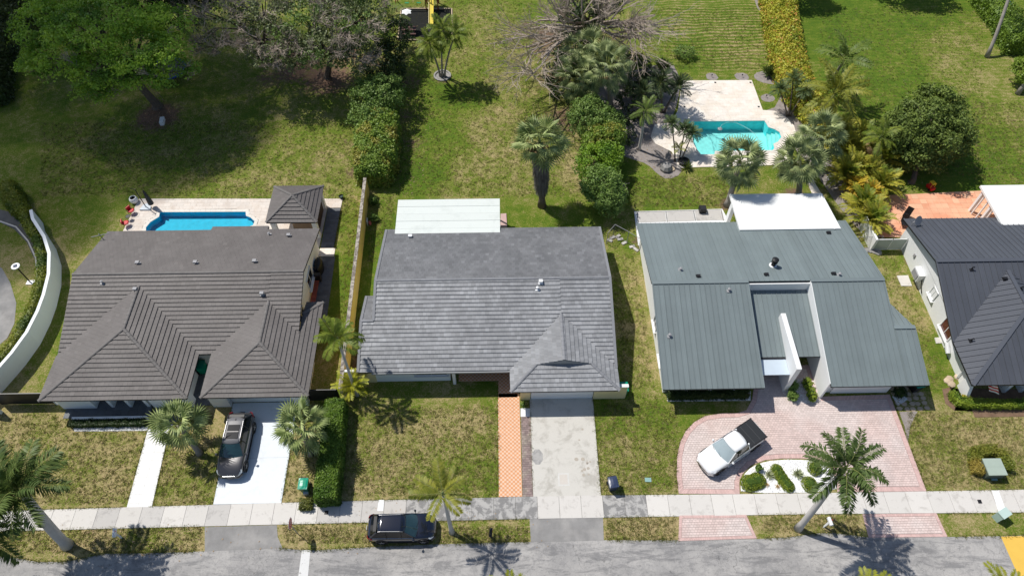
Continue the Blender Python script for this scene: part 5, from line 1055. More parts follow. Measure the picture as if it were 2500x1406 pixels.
for px, py, z, lb in ((1903,222,2.5,'left'),(1936,196,3.0,'middle'),(1966,222,2.6,'right')): palm('pygmy_date_palm', lb+' stem of the pygmy date palm trio above the pool steps', (G(1925,284)[0]+(px-1935)*.006, G(1925,284)[1]), GZ(px,py,z), fm('pin2', lambda: feather_frond(1.15, .5, 22, .3, MLDATE, .032, vee=.3)), 26, .08, (80,-30), mtr=MTRUNKD)
# strap leaved bushes
def strapbush(px, py, lb):
    c = G(px, py); t = thing('strap_leaf_plant', lb, 'shrub', (c[0], c[1], 0)); V = []; F = []
    for i in range(190):
        a = random.uniform(0, 2*PI); e = random.uniform(.35, 1.45); l = random.uniform(.8, 1.35); d = Vector((math.cos(a)*math.cos(e), math.sin(a)*math.cos(e), math.sin(e))); s_ = Vector((-math.sin(a), math.cos(a), 0)); o = Vector((random.uniform(-.35,.35), random.uniform(-.35,.35), .1)); b = len(V)
        V += [o, o+d*l*.6-s_*.07, o+d*l+Vector((0,0,-.15*l)), o+d*l*.6+s_*.07]; F.append((b,b+1,b+2,b+3))
    me = npmesh('leaves', V, F, [leafmat('dark strap leaf', (.03,.055,.012), (.10,.14,.03), trans=.1, rough=.3)]); o = bpy.data.objects.new('leaves', me); COL.objects.link(o); o.parent = t
strapbush(1617,168, 'dark strap leaved clump above the left corner of the travertine deck'); strapbush(1878,185, 'dark strap leaved clump right of the travertine deck near the croton hedge')
for i, (px, py, z, a, b, c, lb) in enumerate(((1385,200,2.2,2.4,3.0,2.0,'left of the clump'),(1400,130,2.6,2.2,3.0,2.2,'under the bare branches'),(1535,175,2.0,2.2,2.4,1.8,'right of the tall fan palm'),(1545,250,1.6,1.6,2.4,1.4,'in the dark gap by the slender palm'),(1590,215,1.5,1.6,2.0,1.3,'beside the deck palms'),(1520,320,1.2,1.0,2.2,1.2,'between the shrub row and the mulch'))):
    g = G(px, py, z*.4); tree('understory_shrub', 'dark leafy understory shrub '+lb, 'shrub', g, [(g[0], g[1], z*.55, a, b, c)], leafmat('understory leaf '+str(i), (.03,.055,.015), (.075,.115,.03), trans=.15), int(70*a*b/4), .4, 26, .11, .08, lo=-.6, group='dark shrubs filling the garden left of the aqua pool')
# ---- right of the pool
FQ = fm('queen', lambda: feather_frond(3.2, .55, 40, .6, MLFEA, .08, vee=.2, plume=.5)); FQY = fm('queeny', lambda: feather_frond(3.7, .6, 46, .62, leafmat('olive yellow palm leaf', (.15,.18,.025), (.34,.33,.05), trans=.3), .085, vee=.1, plume=.5))
palm('queen_palm', 'large arching olive yellow palm right of the pool with a brown hanging skirt', G(2012,305), GZ(2035,232,5.4), FQY, 18, .2, (70,-25), dead=FANB, ndead=5, mtr=MROYAL)
palm('queen_palm', 'dark feathery palm at the lower end of the yellow croton hedge', G(2030,200), GZ(2060,150,4.6), FQ, 12, .18, (75,-20))
palm('fan_palm', 'broad fan palm on the near right of the pool, right of its twin', G(1948,478), GZ(1950,392,4.6), FAND, 42, .28, (80,-60), twist=.7, dead=FANB, ndead=12, group='fan palms behind the blue green roof')
palm('fan_palm', 'broad fan palm hiding the near edge of the pool, left of its twin', G(1775,502), GZ(1806,398,5.0), FAND, 42, .28, (80,-60), twist=.7, group='fan palms behind the blue green roof')
palm('fan_palm', 'fan palm just past the curved deck edge, behind the twin fan palms', G(2000,400), GZ(2003,335,4.2), FAND, 34, .26, (80,-40), group='fan palms behind the blue green roof')
FAR = fm('arecay', lambda: feather_frond(2.4, .55, 24, .55, leafmat('golden areca leaf', (.24,.27,.03), (.48,.42,.06), (.15,.21,.02), trans=.3), .07)); FAR2 = fm('arecao', lambda: feather_frond(1.6, .55, 18, .42, leafmat('orange areca leaf', (.45,.34,.03), (.62,.44,.06), trans=.3), .07))
for i, (px, py, z, mm, lb) in enumerate(((2065,360,2.2,FAR,'upper left'),(2105,375,2.4,FAR,'upper right'),(2080,410,2.2,FAR,'middle left'),(2120,420,2.2,FAR,'middle right'),(2085,455,1.8,FAR2,'orange left'),(2125,470,1.9,FAR2,'orange right'),(2105,505,1.6,FAR,'lower'),(2118,545,1.2,FAR,'lowest'),(2050,325,2.0,FAR,'topmost'),(2100,335,2.2,FAR,'second topmost'),(2150,395,1.8,FAR,'right edge'),(2060,430,1.8,FAR,'left edge'),(2150,455,1.6,FAR,'lower right'))):
    c = GZ(px, py, z*.5); palm('areca_palm', lb+' clump of the golden areca palms between the white roof and the terracotta patio', (c[0], c[1]), (c[0], c[1], .5), mm, 26, .12, (85, 5), group='golden areca palms')
palm('crownshaft_palm', 'yellow stemmed palm left of the large round dark tree', G(2150,425), GZ(2145,345,3.6), fm('cs', lambda: feather_frond(2.0, .55, 22, .55, MLCOC, .06, vee=-.1)), 10, .13, (75,-25), mtr=MPET, shaft=.8, dead=FANB, ndead=2)
tree('round_tree', 'large round glossy dark green tree on the right lawn above the terracotta patio', 'tree', G(2225,445), [EL(2262,318,3.7,3.3,3.2,2.5), EL(2215,330,3.2,2.2,2.2,2.0), EL(2318,325,3.2,2.1,2.3,2.0), EL(2285,262,3.9,2.2,2.2,1.8), EL(2258,372,2.4,2.4,1.8,1.7)], ML_MANGO, 620, .6, 52, .12, .25, lo=-.75, flat=.6)
hedge('croton_hedge', 'long yellow orange croton hedge between the pool garden and the right lawn', 'hedge', [(33.2,52.2),(32.0,55.8),(31.1,59.4),(31.1,62),(31.4,66),(32.0,70),(32.6,74),(33.1,79)], [1.8,2.6,3.0,3.2,3.2,3.3,3.4,3.4], 2.0, ML_CROT, 190, .11, rough=.16, soft=.2)
hedge('green_hedge', 'bright green hedge at the top right corner beside the tall palm trunks', 'hedge', PX((2482,135),(2450,75),(2415,30),(2385,-15),(2370,-40)), 3.0, 2.2, leafmat('green right hedge', (.08,.15,.015), (.17,.25,.03), trans=.2), 90, .11, rough=.2, soft=.25)
tree('green_shrub', 'round green shrub cut by the right edge below the top right hedge', 'shrub', G(2515,200), [EL(2512,175,1.6,1.5,1.8,1.3)], leafmat('shrub right edge', (.12,.2,.02), (.22,.3,.04), trans=.2), 140, .4, 34, .1, .1, lo=-.6)
FR_ = fm('royR', lambda: feather_frond(3.0, .6, 34, .6, MLROY, .05, plume=.8))
palm('tall_palm', 'tall thin palm trunk leaning out of the top right corner', G(2409,140), GZ(2498,-120,9.0), FR_, 14, .2, (70,-30))
palm('tall_palm', 'tall thin palm trunk cut by the right edge, lower of the two', G(2484,230), GZ(2640,20,8.0), FR_, 14, .2, (70,-30))
tree('out_of_frame_tree', 'tree beyond the top edge whose shade falls on the right lawn', 'tree', G(2190,-95), [EL(2190,-150,6,3.6,3.0,2.2), EL(2250,-130,5.5,2.8,2.6,2.0)], ML_GRN, 260, .8, 40, .14, .3, lo=-.7)
tree('out_of_frame_tree', 'tree beyond the top edge whose shade reaches the croton hedge', 'tree', G(1960,-90), [EL(1950,-110,5,2.8,2.4,2.0)], ML_GRN, 160, .8, 40, .14, .3, lo=-.7)
tree('small_bush', 'dark green scrub on the shaded grass behind the deck', 'shrub', G(1670,135), [EL(1672,128,.6,1.1,.9,.5)], ML_GRN, 50, .4, 22, .08, .05, lo=-.3)
# agave on the mulch right of pool, small plants
def rosette(px, py, r, lb, m1, n=26, z=0, grp=None):
    c = G(px, py); t = thing('rosette_plant', lb, 'plant', (c[0], c[1], z), grp); V = []; F = []
    for i in range(n):
        a = i*2.4; e = .25+1.1*(1-i/n); l = r*random.uniform(.8,1.1); d = Vector((math.cos(a)*math.cos(e), math.sin(a)*math.cos(e), math.sin(e))); s_ = Vector((-math.sin(a), math.cos(a), 0)); b = len(V); V += [Vector((0,0,.04)), d*l*.5-s_*.05*r*1.6, d*l, d*l*.5+s_*.05*r*1.6]; F.append((b,b+1,b+2,b+3))
    o = bpy.data.objects.new('leaves', npmesh('leaves', V, F, [m1])); COL.objects.link(o); o.parent = t; return t
MAG = leafmat('striped agave leaf', (.20,.24,.11), (.42,.44,.27), trans=.1); MBRO = leafmat('orange bromeliad leaf', (.34,.20,.06), (.45,.33,.12), trans=.1)
rosette(1877,1160,.52,'spiky variegated agave between the two round mounds on the white gravel', MAG, 40, 0)
rosette(1946,1158,.55,'spiky variegated agave right of the long mound on the white gravel', MAG, 40, 0)
rosette(1872,1184,.28,'small orange bromeliad below the left agave', MBRO, 16); rosette(1897,1188,.30,'small orange bromeliad between the left mound and the long mound', MBRO, 16)
rosette(1783,500,.6,'spiky plant beside the patio post behind the blue green roof', leafmat('yel strap', (.1,.13,.03), (.25,.22,.08)), 24)
rosette(530,984,.6,'pale spiky plant at the garage corner of the brown grey house', MAG, 26)
rosette(1676,412,.9,'spiky green cycad at the lower left corner of the pool deck', leafmat('cycad', (.07,.10,.02), (.15,.18,.04)), 30)
# street and front yard palms
palm('fan_palm', 'fan palm with a leaning trunk between the white front path and the parked dark suv', G(487,1106), GZ(438,1036,3.3), FAN, 30, .2, (80,-45), tr_top=.2, group='fan palms in the left front yard', twist=.7)
palm('fan_palm', 'fan palm between the white driveway and the tall clipped hedge', G(760,1108), GZ(737,1042,3.2), FAN, 30, .2, (80,-45), tr_top=.2, group='fan palms in the left front yard', twist=.7)
FRY = fm('roy', lambda: feather_frond(3.4, .50, 62, .80, MLROY, .075, vee=.15, plume=.7, lift=.45), 4)
palm('royal_palm', 'large royal palm with a thick grey leaning trunk on the left verge', G(165,1330), GZ(58,1205,6.6), FRY, 18, .30, (75,-12), mtr=MROYAL, tr_top=.25, bulge=.04, shaft=.6, phase=.3)
palm('royal_palm', 'dark palm cut by the bottom left corner', G(-40,1420), GZ(-62,1318,5.6), FRY, 15, .3, (75,-20), mtr=MROYAL, shaft=.5)
palm('royal_palm', 'royal palm leaning right over the sidewalk beside the white gravel island', G(1948,1290), GZ(2058,1148,7.4), fm('roy2', lambda: feather_frond(2.85, .54, 60, .60, leafmat('dark royal leaf', (.04,.075,.018), (.11,.16,.04), trans=.2, rough=.6), .07, vee=.05, plume=1.1, lift=.40), 4), 16, .21, (60,-16), mtr=MROYAL, tr_top=.15, bulge=.02, shaft=.6)
palm('young_royal_palm', 'small yellow green palm with a thin white trunk beside the black suv', G(1103,1299), GZ(1082,1208,5.2), fm('roy3', lambda: feather_frond(2.25, .50, 30, .52, leafmat('yellow tinted royal leaf', (.10,.14,.02), (.30,.29,.04), trans=.25), .06, vee=-.05, lift=.5), 4), 8, .16, (48,-8), mtr=MROYAL, tr_top=.09, shaft=.6, azs=[25,100,60,195,245,310,350,150])
palm('slender_palm', 'slender palm leaning over the yellow wall beside the slate grey roof', (-11.35,25.3), GZ(826,832,6.0), fm('slp', lambda: feather_frond(1.9, .5, 20, .62, MLCOC, .075, vee=-.1, lift=.5)), 11, .12, (75,-20), mtr=MROYAL, tr_top=.09, shaft=.5)
for px, py, z, lb in ((862,945,1.0,'bright yellow green palm clump at the corner of the hedge and the yellow wall'),): 
    c = GZ(px, py, z); palm('yellow_palm', lb, (c[0], c[1]), (c[0], c[1], .9), fm('yp', lambda: feather_frond(1.7, .55, 20, .5, leafmat('vivid yellow palm leaf', (.28,.32,.02), (.50,.47,.05), trans=.3), .055, vee=.1)), 13, .1, (75, 5))
FTIP = fm('tip', lambda: feather_frond(1.6, .5, 26, .45, MLYEL, .05))
palm('near_palm', 'palm whose yellow green frond tips peek over the bottom edge near the center', G(1290,1490), GZ(1240,1460,6), FTIP, 12, .15, (75,-10))
palm('near_palm', 'palm whose tips peek over the bottom edge below the right royal palm shadow', G(2090,1500), GZ(2122,1452,6), FTIP, 14, .15, (75,-10))
palm('near_palm', 'palm whose fronds peek over the bottom right corner', G(2400,1500), GZ(2448,1446,6.5), FTIP, 16, .15, (75,-10))
# front hedges and beds
hedge('tall_clipped_hedge', 'tall clipped green hedge separating the two left front yards', 'hedge', [(-12.35,16.75),(-12.4,18.5),(-12.45,20.5),(-12.55,22.5),(-12.6,24.2)], [1.5,1.5,1.45,1.4,1.35], [1.75,1.8,1.8,1.75,1.7], ML_HDG, 700, .058, rough=.05, soft=.08)
hedge('low_hedge_end', 'low clipped spur at the street end of the tall hedge', 'hedge', PX((735,1234),(764,1233)), .75, .5, leafmat('spur hedge', (.09,.12,.02), (.2,.2,.05)), 380, .055, rough=.05, soft=.1)
hedge('clipped_hedge', 'dark clipped low hedge in front of the white porch wall', 'hedge', [(-32.3,23.2),(-30,23.2),(-28.2,23.2),(-26.8,23.2)], .5, .45, leafmat('dark clipped leaf', (.02,.05,.012), (.05,.08,.02)), 380, .05, rough=.04)  # this low hedge has dark green leaves
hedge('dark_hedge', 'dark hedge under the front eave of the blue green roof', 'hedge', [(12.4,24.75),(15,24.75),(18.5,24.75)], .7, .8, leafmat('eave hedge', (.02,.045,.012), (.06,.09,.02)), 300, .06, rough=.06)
hl = PX((2322,962),(2324,975),(2335,984),(2355,989),(2400,991),(2450,991),(2540,991))
hedge('low_hedge', 'low bright green curved hedge in front of the white walled house', 'hedge', hl, [.55,.6,.65,.65,.6,.6,.6], .62, ML_JADE, 380, .052, rough=.05)
for pts, lb in (((((2382,1160),(2378,1135),(2372,1108))), 'left arm of the yellow tinted hedge round the green transformer box'), (((2372,1108),(2400,1104),(2428,1103)), 'rear arm of the hedge behind the green transformer box'), (((2432,1103),(2446,1130),(2455,1152)), 'right arm of the green hedge round the transformer box')):
    hedge('box_hedge', lb, 'hedge', PX(*pts), .72, .62, leafmat('hedge '+lb[:5], (.12,.17,.02), (.25,.24,.04), (.34,.27,.06) if 'left' in lb else None), 380, .055, rough=.05, group='hedges round the transformer')
for e, lb in (([EL(1829,1178,.2,.62,.62,.35), EL(1840,1176,.2,.6,.6,.35), EL(1850,1172,.2,.62,.62,.35)], 'round olive mound at the left end of the white gravel island'), ([EL(x_, y_, .2, .46, .46, .35) for x_, y_ in ((1897,1146),(1903,1156),(1910,1166),(1917,1176),(1925,1185))], 'long slanting mound in the middle of the white gravel island'), ([EL(1978,1180,.3,.55,.6,.4)], 'mound half hidden under the royal palm fronds'), ([EL(1990,1140,.3,.5,.6,.4)], 'mound at the back of the island behind the palm fronds')):
    bush('clipped_mound', lb, 'shrub', e, ML_IXO, 'clipped mounds on the gravel island', 900, .04, .1, True)
for e, lb in (([EL(1936,966,.35,.4,.4,.4), EL(1932,940,.35,.5,.6,.5)], 'green shrub beside the entry fin wall'), ([EL(1981,962,.35,.42,.55,.4), EL(1972,938,.35,.4,.5,.4)], 'bright green shrub in the entry planting bed, right side')): bush('entry_shrub', lb, 'shrub', e, ML_GRN if 'fin' in lb else ML_JADE, 'entry shrubs', 420, .05, .1)
bush('leafy_plant', 'airy leafy plant above the round mound on the gravel island', 'plant', [EL(1853,1140,.35,.3,.3,.3)], ML_GRN, None, 60, .06, .1); bush('yellow_shrub', 'small yellow shrub in the bark bed by the flag', 'shrub', [EL(2352,972,.3,.35,.3,.25)], leafmat('yell shrub', (.3,.28,.03), (.5,.42,.05)), None, 260, .06, .1)
bush('dark_shrub', 'dark shrub at the right garage corner under the blue green eave', 'shrub', [EL(2198,958,.4,.5,.45,.45)], ML_DK, None, 300, .06, .1)
bush('weedy_shrub', 'small weed patch by the yellow garage pier', 'shrub', [EL(1278,987,.2,.25,.2,.15)], ML_GRN, None, 200, .05, .1)
for px, py, lb in ((912,490,'upper'),(912,530,'lower')): bush('small_shrub', lb+' of two small grey green shrubs on the far side of the yellow wall', 'shrub', [EL(px,py,.4,.4,.4,.4)], ML_GRN, 'shrubs beside the yellow wall', 160, .07, .12)
# curved hedge on the cul de sac side
CW_ = [(-41.9,43.2),(-41.34,42.16),(-39.6,40.09),(-38.5,38.25),(-37.75,36.04),(-37.4,33.92),(-37.3,32.3),(-37.4,30.34),(-37.85,28.46),(-38.25,27.38),(-38.8,25.96),(-39.6,24.9)]
hp_ = [(-45.5,46.6),(-44.6,45.0),(-43.5,43.9)]+[(x-.75, y) for x, y in CW_]
hedge('curved_hedge', 'yellow green hedge running along the top of the curved white wall', 'hedge', hp_, [1.6,1.5,1.2]+[.75]*len(CW_), [2.2,2.1,2.0]+[1.95]*len(CW_), leafmat('golden hedge leaf', (.10,.15,.015), (.26,.27,.03), (.07,.12,.015), ns=1.1), 200, .075, rough=.09, soft=.2)
# ------------------------------------------------------------------ walls and fences
def wall_run(path, w, h, m, mtop, name, label, cat='wall', topname='coping'):
    t = thing(name, label, cat, (path[0][0], path[0][1], 0)); P = [Vector((*p, 0)) for p in path]; L = []
    for i in range(len(P)): d = (P[min(i+1, len(P)-1)]-P[max(i-1, 0)]).normalized(); L.append(Vector((-d.y, d.x, 0)))
    S = M(); S.grid([[P[i]-L[i]*w/2, P[i]-L[i]*w/2+Vector((0,0,h)), P[i]+L[i]*w/2+Vector((0,0,h)), P[i]+L[i]*w/2] for i in range(len(P))]); q = [(-1,0),(-1,h),(1,h),(1,0)]
    for i in (0, -1): S.poly([P[i]+L[i]*w/2*a+Vector((0,0,b)) for a, b in q])
    S.build('wall_face', m, t)
    S = M(); w2 = w/2+.02; S.grid([[P[i]+L[i]*w2*a+Vector((0,0,b)) for a, b in ((-1,h+.003),(-1,h+.05),(1,h+.05),(1,h+.003))] for i in range(len(P))])
    for i in (0, -1): S.poly([P[i]+L[i]*w2*a+Vector((0,0,b)) for a, b in ((-1,h+.003),(-1,h+.05),(1,h+.05),(1,h+.003))])
    S.build(topname, mtop, t); return t
wall_run([(-12.62,46.6),(-12.5,40),(-12.4,34),(-12.28,26.4)], .24, 1.85, MYELLOW, MWTOP, 'garden_wall', 'long mustard yellow garden wall with a grimy weathered top, between the two left houses')
wall_run([(-12.28,26.4),(-12.25,24.9)], .24, 1.8, MCREAM, MWTOP, 'garden_wall', 'short front end of the yellow garden wall by the clipped hedge')
wall_run([(-12.1,26.42),(-10.95,26.42)], .16, 1.8, MCREAM, MWHITE, 'garden_wall', 'short pale yellow wall joining the garden wall to the slate grey house')
wall_run(CW_, .22, 1.8, MWALL1, MWALL1, 'curved_wall', 'long curved white garden wall at the left edge')
wall_run([(-39.6,24.9),(-38.6,24.4),(-37.9,24.3)], .2, 1.6, MWALL1, MWALL1, 'white_wall', 'short white wall end by the black side gate, left edge')
def slat_gate(name, label, x0, x1, y, h, m, n, post=None, vertical=False):
    t = thing(name, label, 'gate', ((x0+x1)/2, y, 0))
    for i in range(n):
        if vertical: xx = x0+(x1-x0)*(i+.5)/n; M().box(xx-(x1-x0)/n*.38, y-.02, .12, xx+(x1-x0)/n*.38, y+.02, h-.06).build('slat', m, t)
        else: zz = .06+(h-.08)*i/n; M().box(x0, y-.02, zz, x1, y+.02, zz+(h-.08)/n-.02).build('slat', m, t)
    s = M(); s.box(x0, y-.035, h-.06, x1, y+.035, h); s.box(x0, y-.035, .05, x0+.06, y+.035, h); s.box(x1-.06, y-.035, .05, x1, y+.035, h)
    if vertical: s.box((x0+x1)/2-.03, y-.035, .05, (x0+x1)/2+.03, y+.035, h); s.box(x0, y-.035, .08, x1, y+.035, .14)
    s.build('gate_frame', post or m, t)
slat_gate('side_gate', 'black slatted side gate between the curved wall and the brown grey house', -38.2, -34.05, 25.0, 1.75, MDARKM, 9)
slat_gate('side_gate', 'black slatted side gate between the brown grey house and the tall hedge', -14.85, -12.5, 24.9, 1.75, MDARKM, 9)
gt = slat_gate('garden_gate', 'pale grey green vertical slat gate beside the white walled house', 32.6, 35.2, 38.75, 1.5, mat('pale green grey gate', (.42,.47,.44), .5, .4, .05), 22, MWHITE, True)
wall_run([(32.5,38.7),(32.35,41.4)], .16, 1.45, MWHITE, MWHITE, 'low_wall', 'short white wall leading back from the pale slat gate')
tag(M().box(-34.1, 24.9, 0, -33.95, 25.05, 1.9).build('gate_post', MWHITE), 'white post at the right end of the left black gate', 'post')
# chain link fence between the slate grey and blue green houses
def chain(path, h, label):
    t = thing('chain_link_fence', label, 'fence', (*path[0], 0))
    for i, p in enumerate(path): M().tube([(p[0],p[1],0),(p[0],p[1],h)], .03, 6).build('post', MGREYM, t)
    for a, b in zip(path, path[1:]):
        M().tube([(*a,h),(*b,h)], .022, 5).build('rail', MGREYM, t); M().tube([(*a,.12),(*b,.12)], .012, 4).build('rail', MGREYM, t)
        S = M(); A_, B_ = Vector((*a,0)), Vector((*b,0)); L = (B_-A_).length; k = int(L/.12)
        for j in range(-int(h/.12), k):
            for sg in (0, 1):
                p0, p1 = j*.12, j*.12+h; q0, q1 = max(0, p0), min(L, p1)
                if q1 <= q0: continue
                z0, z1 = (q0-p0), (q1-p0)
                if sg: z0, z1 = h-z0, h-z1
                d = (B_-A_)/L; S.tube([A_+d*q0+Vector((0,0,z0)), A_+d*q1+Vector((0,0,z1))], .004, 3, False)
        S.build('mesh', MDARKM, t)
chain(PX((1480,595),(1497,575)) , 1.5, 'short chain link fence end behind the slate grey house'); chain(PX((1497,575),(1530,593),(1562,612)), 1.5, 'sagging chain link fence with bent rail beside the blue green roof')
for i, (px, py) in enumerate(((1508,578),(1514,585),(1524,594),(1488,588),(1495,581),(1543,603),(1552,610))):
    c = G(px, py); tag(M().obox((c[0], c[1], .05), (.5, .25, .1), random.uniform(-1, 1)).build('concrete_block', MSLABG), ('third','fourth','fifth','leftmost','second','sixth','rightmost')[i]+' of the loose concrete blocks lying along the chain link fence, counted from the left', 'block', 'loose blocks along the fence')
chain(PX((2085,600),(2143,598)), 1.2, 'low chain link fence beside the areca palms')
for i, (px, py, r) in enumerate(((2116,611,.3),(2124,613,.25),(2133,614,.3),(2143,617,.35),(2322,938,.32),(2312,930,.28),(2338,921,.3),(2318,925,.3))):
    c = G(px, py); s = M(); s.lathe((c[0],c[1],0), [(r,0),(r*.95,r*.3),(r*.5,r*.5),(.04,r*.55)], 7); tag(s.build('rock', MFLAG if i > 3 else MROCK), ('middle','leftmost','rightmost','second from left')[i-4]+' pale flat rock by the white wing wall of the right house' if i > 3 else ('leftmost','second','third','rightmost')[i]+' grey rock at the foot of the low fence by the slat gate', 'rock', 'rocks by the wing wall' if i > 3 else 'rocks by the slat gate')
c = G(1625,413); s = M(); s.lathe((c[0],c[1],0), [(.55,0),(.62,.25),(.45,.55),(.15,.7)], 9); o = s.build('boulder', MROCK); tag(o, 'pitted grey boulder on the mulch tip below the aqua pool', 'boulder')
c = G(1640,414); s = M(); s.lathe((c[0],c[1],0), [(.35,0),(.3,.12),(.1,.16)], 7); tag(s.build('boulder', MFLAG), 'flat tan stone beside the pitted boulder', 'boulder')

# ------------------------------------------------------------------ vehicles
MRAIL = mat('satin rail', (.40,.40,.42), .35, .6, 0, bump=0, metal=.5)
def car(kind, label, body, glassy):
    """built facing +x at the origin; parts are separate meshes"""
    t = thing(kind, label, 'suv' if kind != 'pickup_truck' else 'pickup truck', (0,0,0)); pick = kind == 'pickup_truck'
    Lh = 2.65 if pick else 2.36; wd_ = .93 if pick else .95
    if pick: st = [(-2.66,.84,.50,.95,1.0),(-2.6,.90,.40,1.0,1.06),(-2.0,.93,.36,1.02,1.08),(-.9,.93,.36,1.02,1.08),(0,.93,.34,1.0,1.06),(.95,.93,.34,1.0,1.10),(1.3,.93,.34,1.0,1.12),(2.0,.91,.34,.95,1.05),(2.45,.84,.38,.86,.94),(2.62,.70,.44,.74,.80),(2.68,.5,.5,.66,.70)]
    else: st = [(-2.38,.50,.50,.74,.78),(-2.34,.70,.44,.84,.90),(-2.2,.86,.34,.95,1.01),(-1.85,.93,.28,1.0,1.05),(-1.0,.95,.28,1.0,1.05),(0,.95,.28,.98,1.03),(1.0,.95,.28,.97,1.05),(1.4,.94,.28,.96,1.06),(1.8,.91,.29,.91,1.01),(2.08,.84,.32,.83,.91),(2.26,.72,.38,.72,.78),(2.35,.56,.43,.62,.67),(2.40,.36,.47,.57,.60)]
    rows = []
    for x, w, zl, zs, zt in st:
        half = [(w*.90, zl), (w, zl+.14), (w*1.0, (zl+zs)/2), (w*.975, zs), (w*.88, zs+(zt-zs)*.75), (w*.5, zt), (0, zt+.012)]
        rows.append([(x, y, z) for y, z in half] + [(x, -y, z) for y, z in half[::-1][1:]])
    S = M(); S.grid([r[::-1] for r in rows]); S.poly(rows[0]); S.poly(rows[-1][::-1]); bo = S.build('body', body, t, smooth=True)
    md = bo.modifiers.new('s', 'SUBSURF'); md.levels = 1; md.render_levels = 1
    # cabin
    if pick: xb, xf, xr, xe, zr, zb, wb, wr = 1.18, .50, -.72, -.88, 1.78, 1.06, .87, .68
    else: xb, xf, xr, xe, zr, zb, wb, wr = 1.02, .30, -1.62, -2.12, 1.67, 1.03, .86, .64
    def ring(x, w, z, n=8, bow=.05): return [(x-bow*(2*j/n-1)**2, w*(2*j/n-1), z-.035*(2*j/n-1)**2) for j in range(n+1)]
    n = 8; S = M(); xs = [xf+(xr-xf)*k/6 for k in range(7)]; S.grid([[(x+(.10*(1-(2*j/n-1)**2) if k == 0 else (.14*abs(2*j/n-1)**3 if k == 6 else 0)), wr*(2*j/n-1)*(1-.05*abs(k-2)/4), zr+.025*math.sin(PI*k/6)-.045*abs(2*j/n-1)**3) for j in range(n+1)] for k, x in enumerate(xs)])
    rf = S.build('cabin_roof', body, t, smooth=True); so_ = rf.modifiers.new('s', 'SOLIDIFY'); so_.thickness = .04; so_.offset = -1
    S = M(); S.grid([[(xb+.20*(1-(2*j/n-1)**2), wb*.93*(2*j/n-1), zb) for j in range(n+1)], [((xb+xf)/2+.17*(1-(2*j/n-1)**2), (wb*.93+wr)/2*(2*j/n-1), (zb+zr)/2) for j in range(n+1)], [(xf+.10*(1-(2*j/n-1)**2)+.01, wr*.96*(2*j/n-1), zr-.03-.04*abs(2*j/n-1)**3) for j in range(n+1)]]); S.build('windshield', glassy, t, smooth=True)
    S = M(); S.grid([[(xe-.04*(1-(2*j/n-1)**2), wb*.88*(2*j/n-1), zb) for j in range(n+1)], [(xr-.02, wr*.94*(2*j/n-1), zr-.04) for j in range(n+1)]]); S.build('rear_window', MGLASSD, t)
    for sg in (1, -1):
        y0, y1 = sg*wb, sg*(wr-.01); S = M()
        S.poly([(xb-.08, y0, zb), (xf, y1, zr-.07), (xr, y1*.97, zr-.07), (xe+.05, y0*.97, zb)]); S.build('side_window', MGLASSD, t)
        for a, b, r in (((xb, sg*(wb-.01), zb-.02), (xf+.02, sg*(wr-.01), zr-.04), .035), ((xe, sg*(wb*.95), zb), (xr, sg*wr*.95, zr-.05), .06)): M().tube([a, b], r, 6).build('pillar', body, t)
        for xp in ((.25,) if pick else (.1, -.95)): M().tube([(xp, y0, zb), (xp-.05, y1, zr-.06)], .03, 5).build('pillar', MBLACK, t)
        if not pick: M().tube([(xf-.1, sg*(wr-.04), zr-.02), (xf-.3, sg*(wr-.05), zr+.03), (xr+.3, sg*(wr-.07), zr+.03), (xr+.1, sg*(wr-.06), zr-.02)], .016, 6).build('roof_rail', MRAIL, t)
        M().tube([(xb-.15, sg*(wb+.015), zb+.005), (xe+.1, sg*(wb*.975+.012), zb+.01)], .014, 5).build('window_trim', MCHROME, t)
        s = M(); s.lathe((.92, sg*1.03, 1.12), [(.03,-.07),(.09,-.05),(.10,.03),(.05,.08)], 8, (1, sg*.2, 0)); s.build('mirror', body, t)
        s = M(); s.tube([(.95, sg*.88, 1.02), (.93, sg*1.0, 1.09)], .025, 5); s.build('mirror_arm', MBLACK, t)
        # lamps
        hx1 = Lh-.12; s = M(); s.grid([[(hx1-.30, sg*.86, .86 if not pick else .92), (hx1-.05, sg*.72, .80 if not pick else .86)], [(hx1-.22, sg*.885, .72), (hx1+.03, sg*.74, .68)]]); s.slab([(hx1-.32, sg*.84, .90 if not pick else .97), (hx1-.06, sg*.62, .80 if not pick else .90), (hx1+.04, sg*.64, .70 if not pick else .80), (hx1-.16, sg*.87, .76 if not pick else .84)], (.02, 0, -.05)); s.build('headlight', mat('lamp glass', (.75,.78,.8), .1, .8, 0, bump=0), t)
        s = M(); s.slab([(-Lh+.02, sg*.60, 1.0), (-Lh+.10, sg*.80, 1.0), (-Lh+.38, sg*.90, .98), (-Lh+.36, sg*.93, .82), (-Lh+.08, sg*.80, .80), (-Lh, sg*.62, .82)], (-.03, sg*.01, .012)); s.build('taillight', mat('red lamp', (.35,.01,.015), .15, .7, 0, bump=0), t)
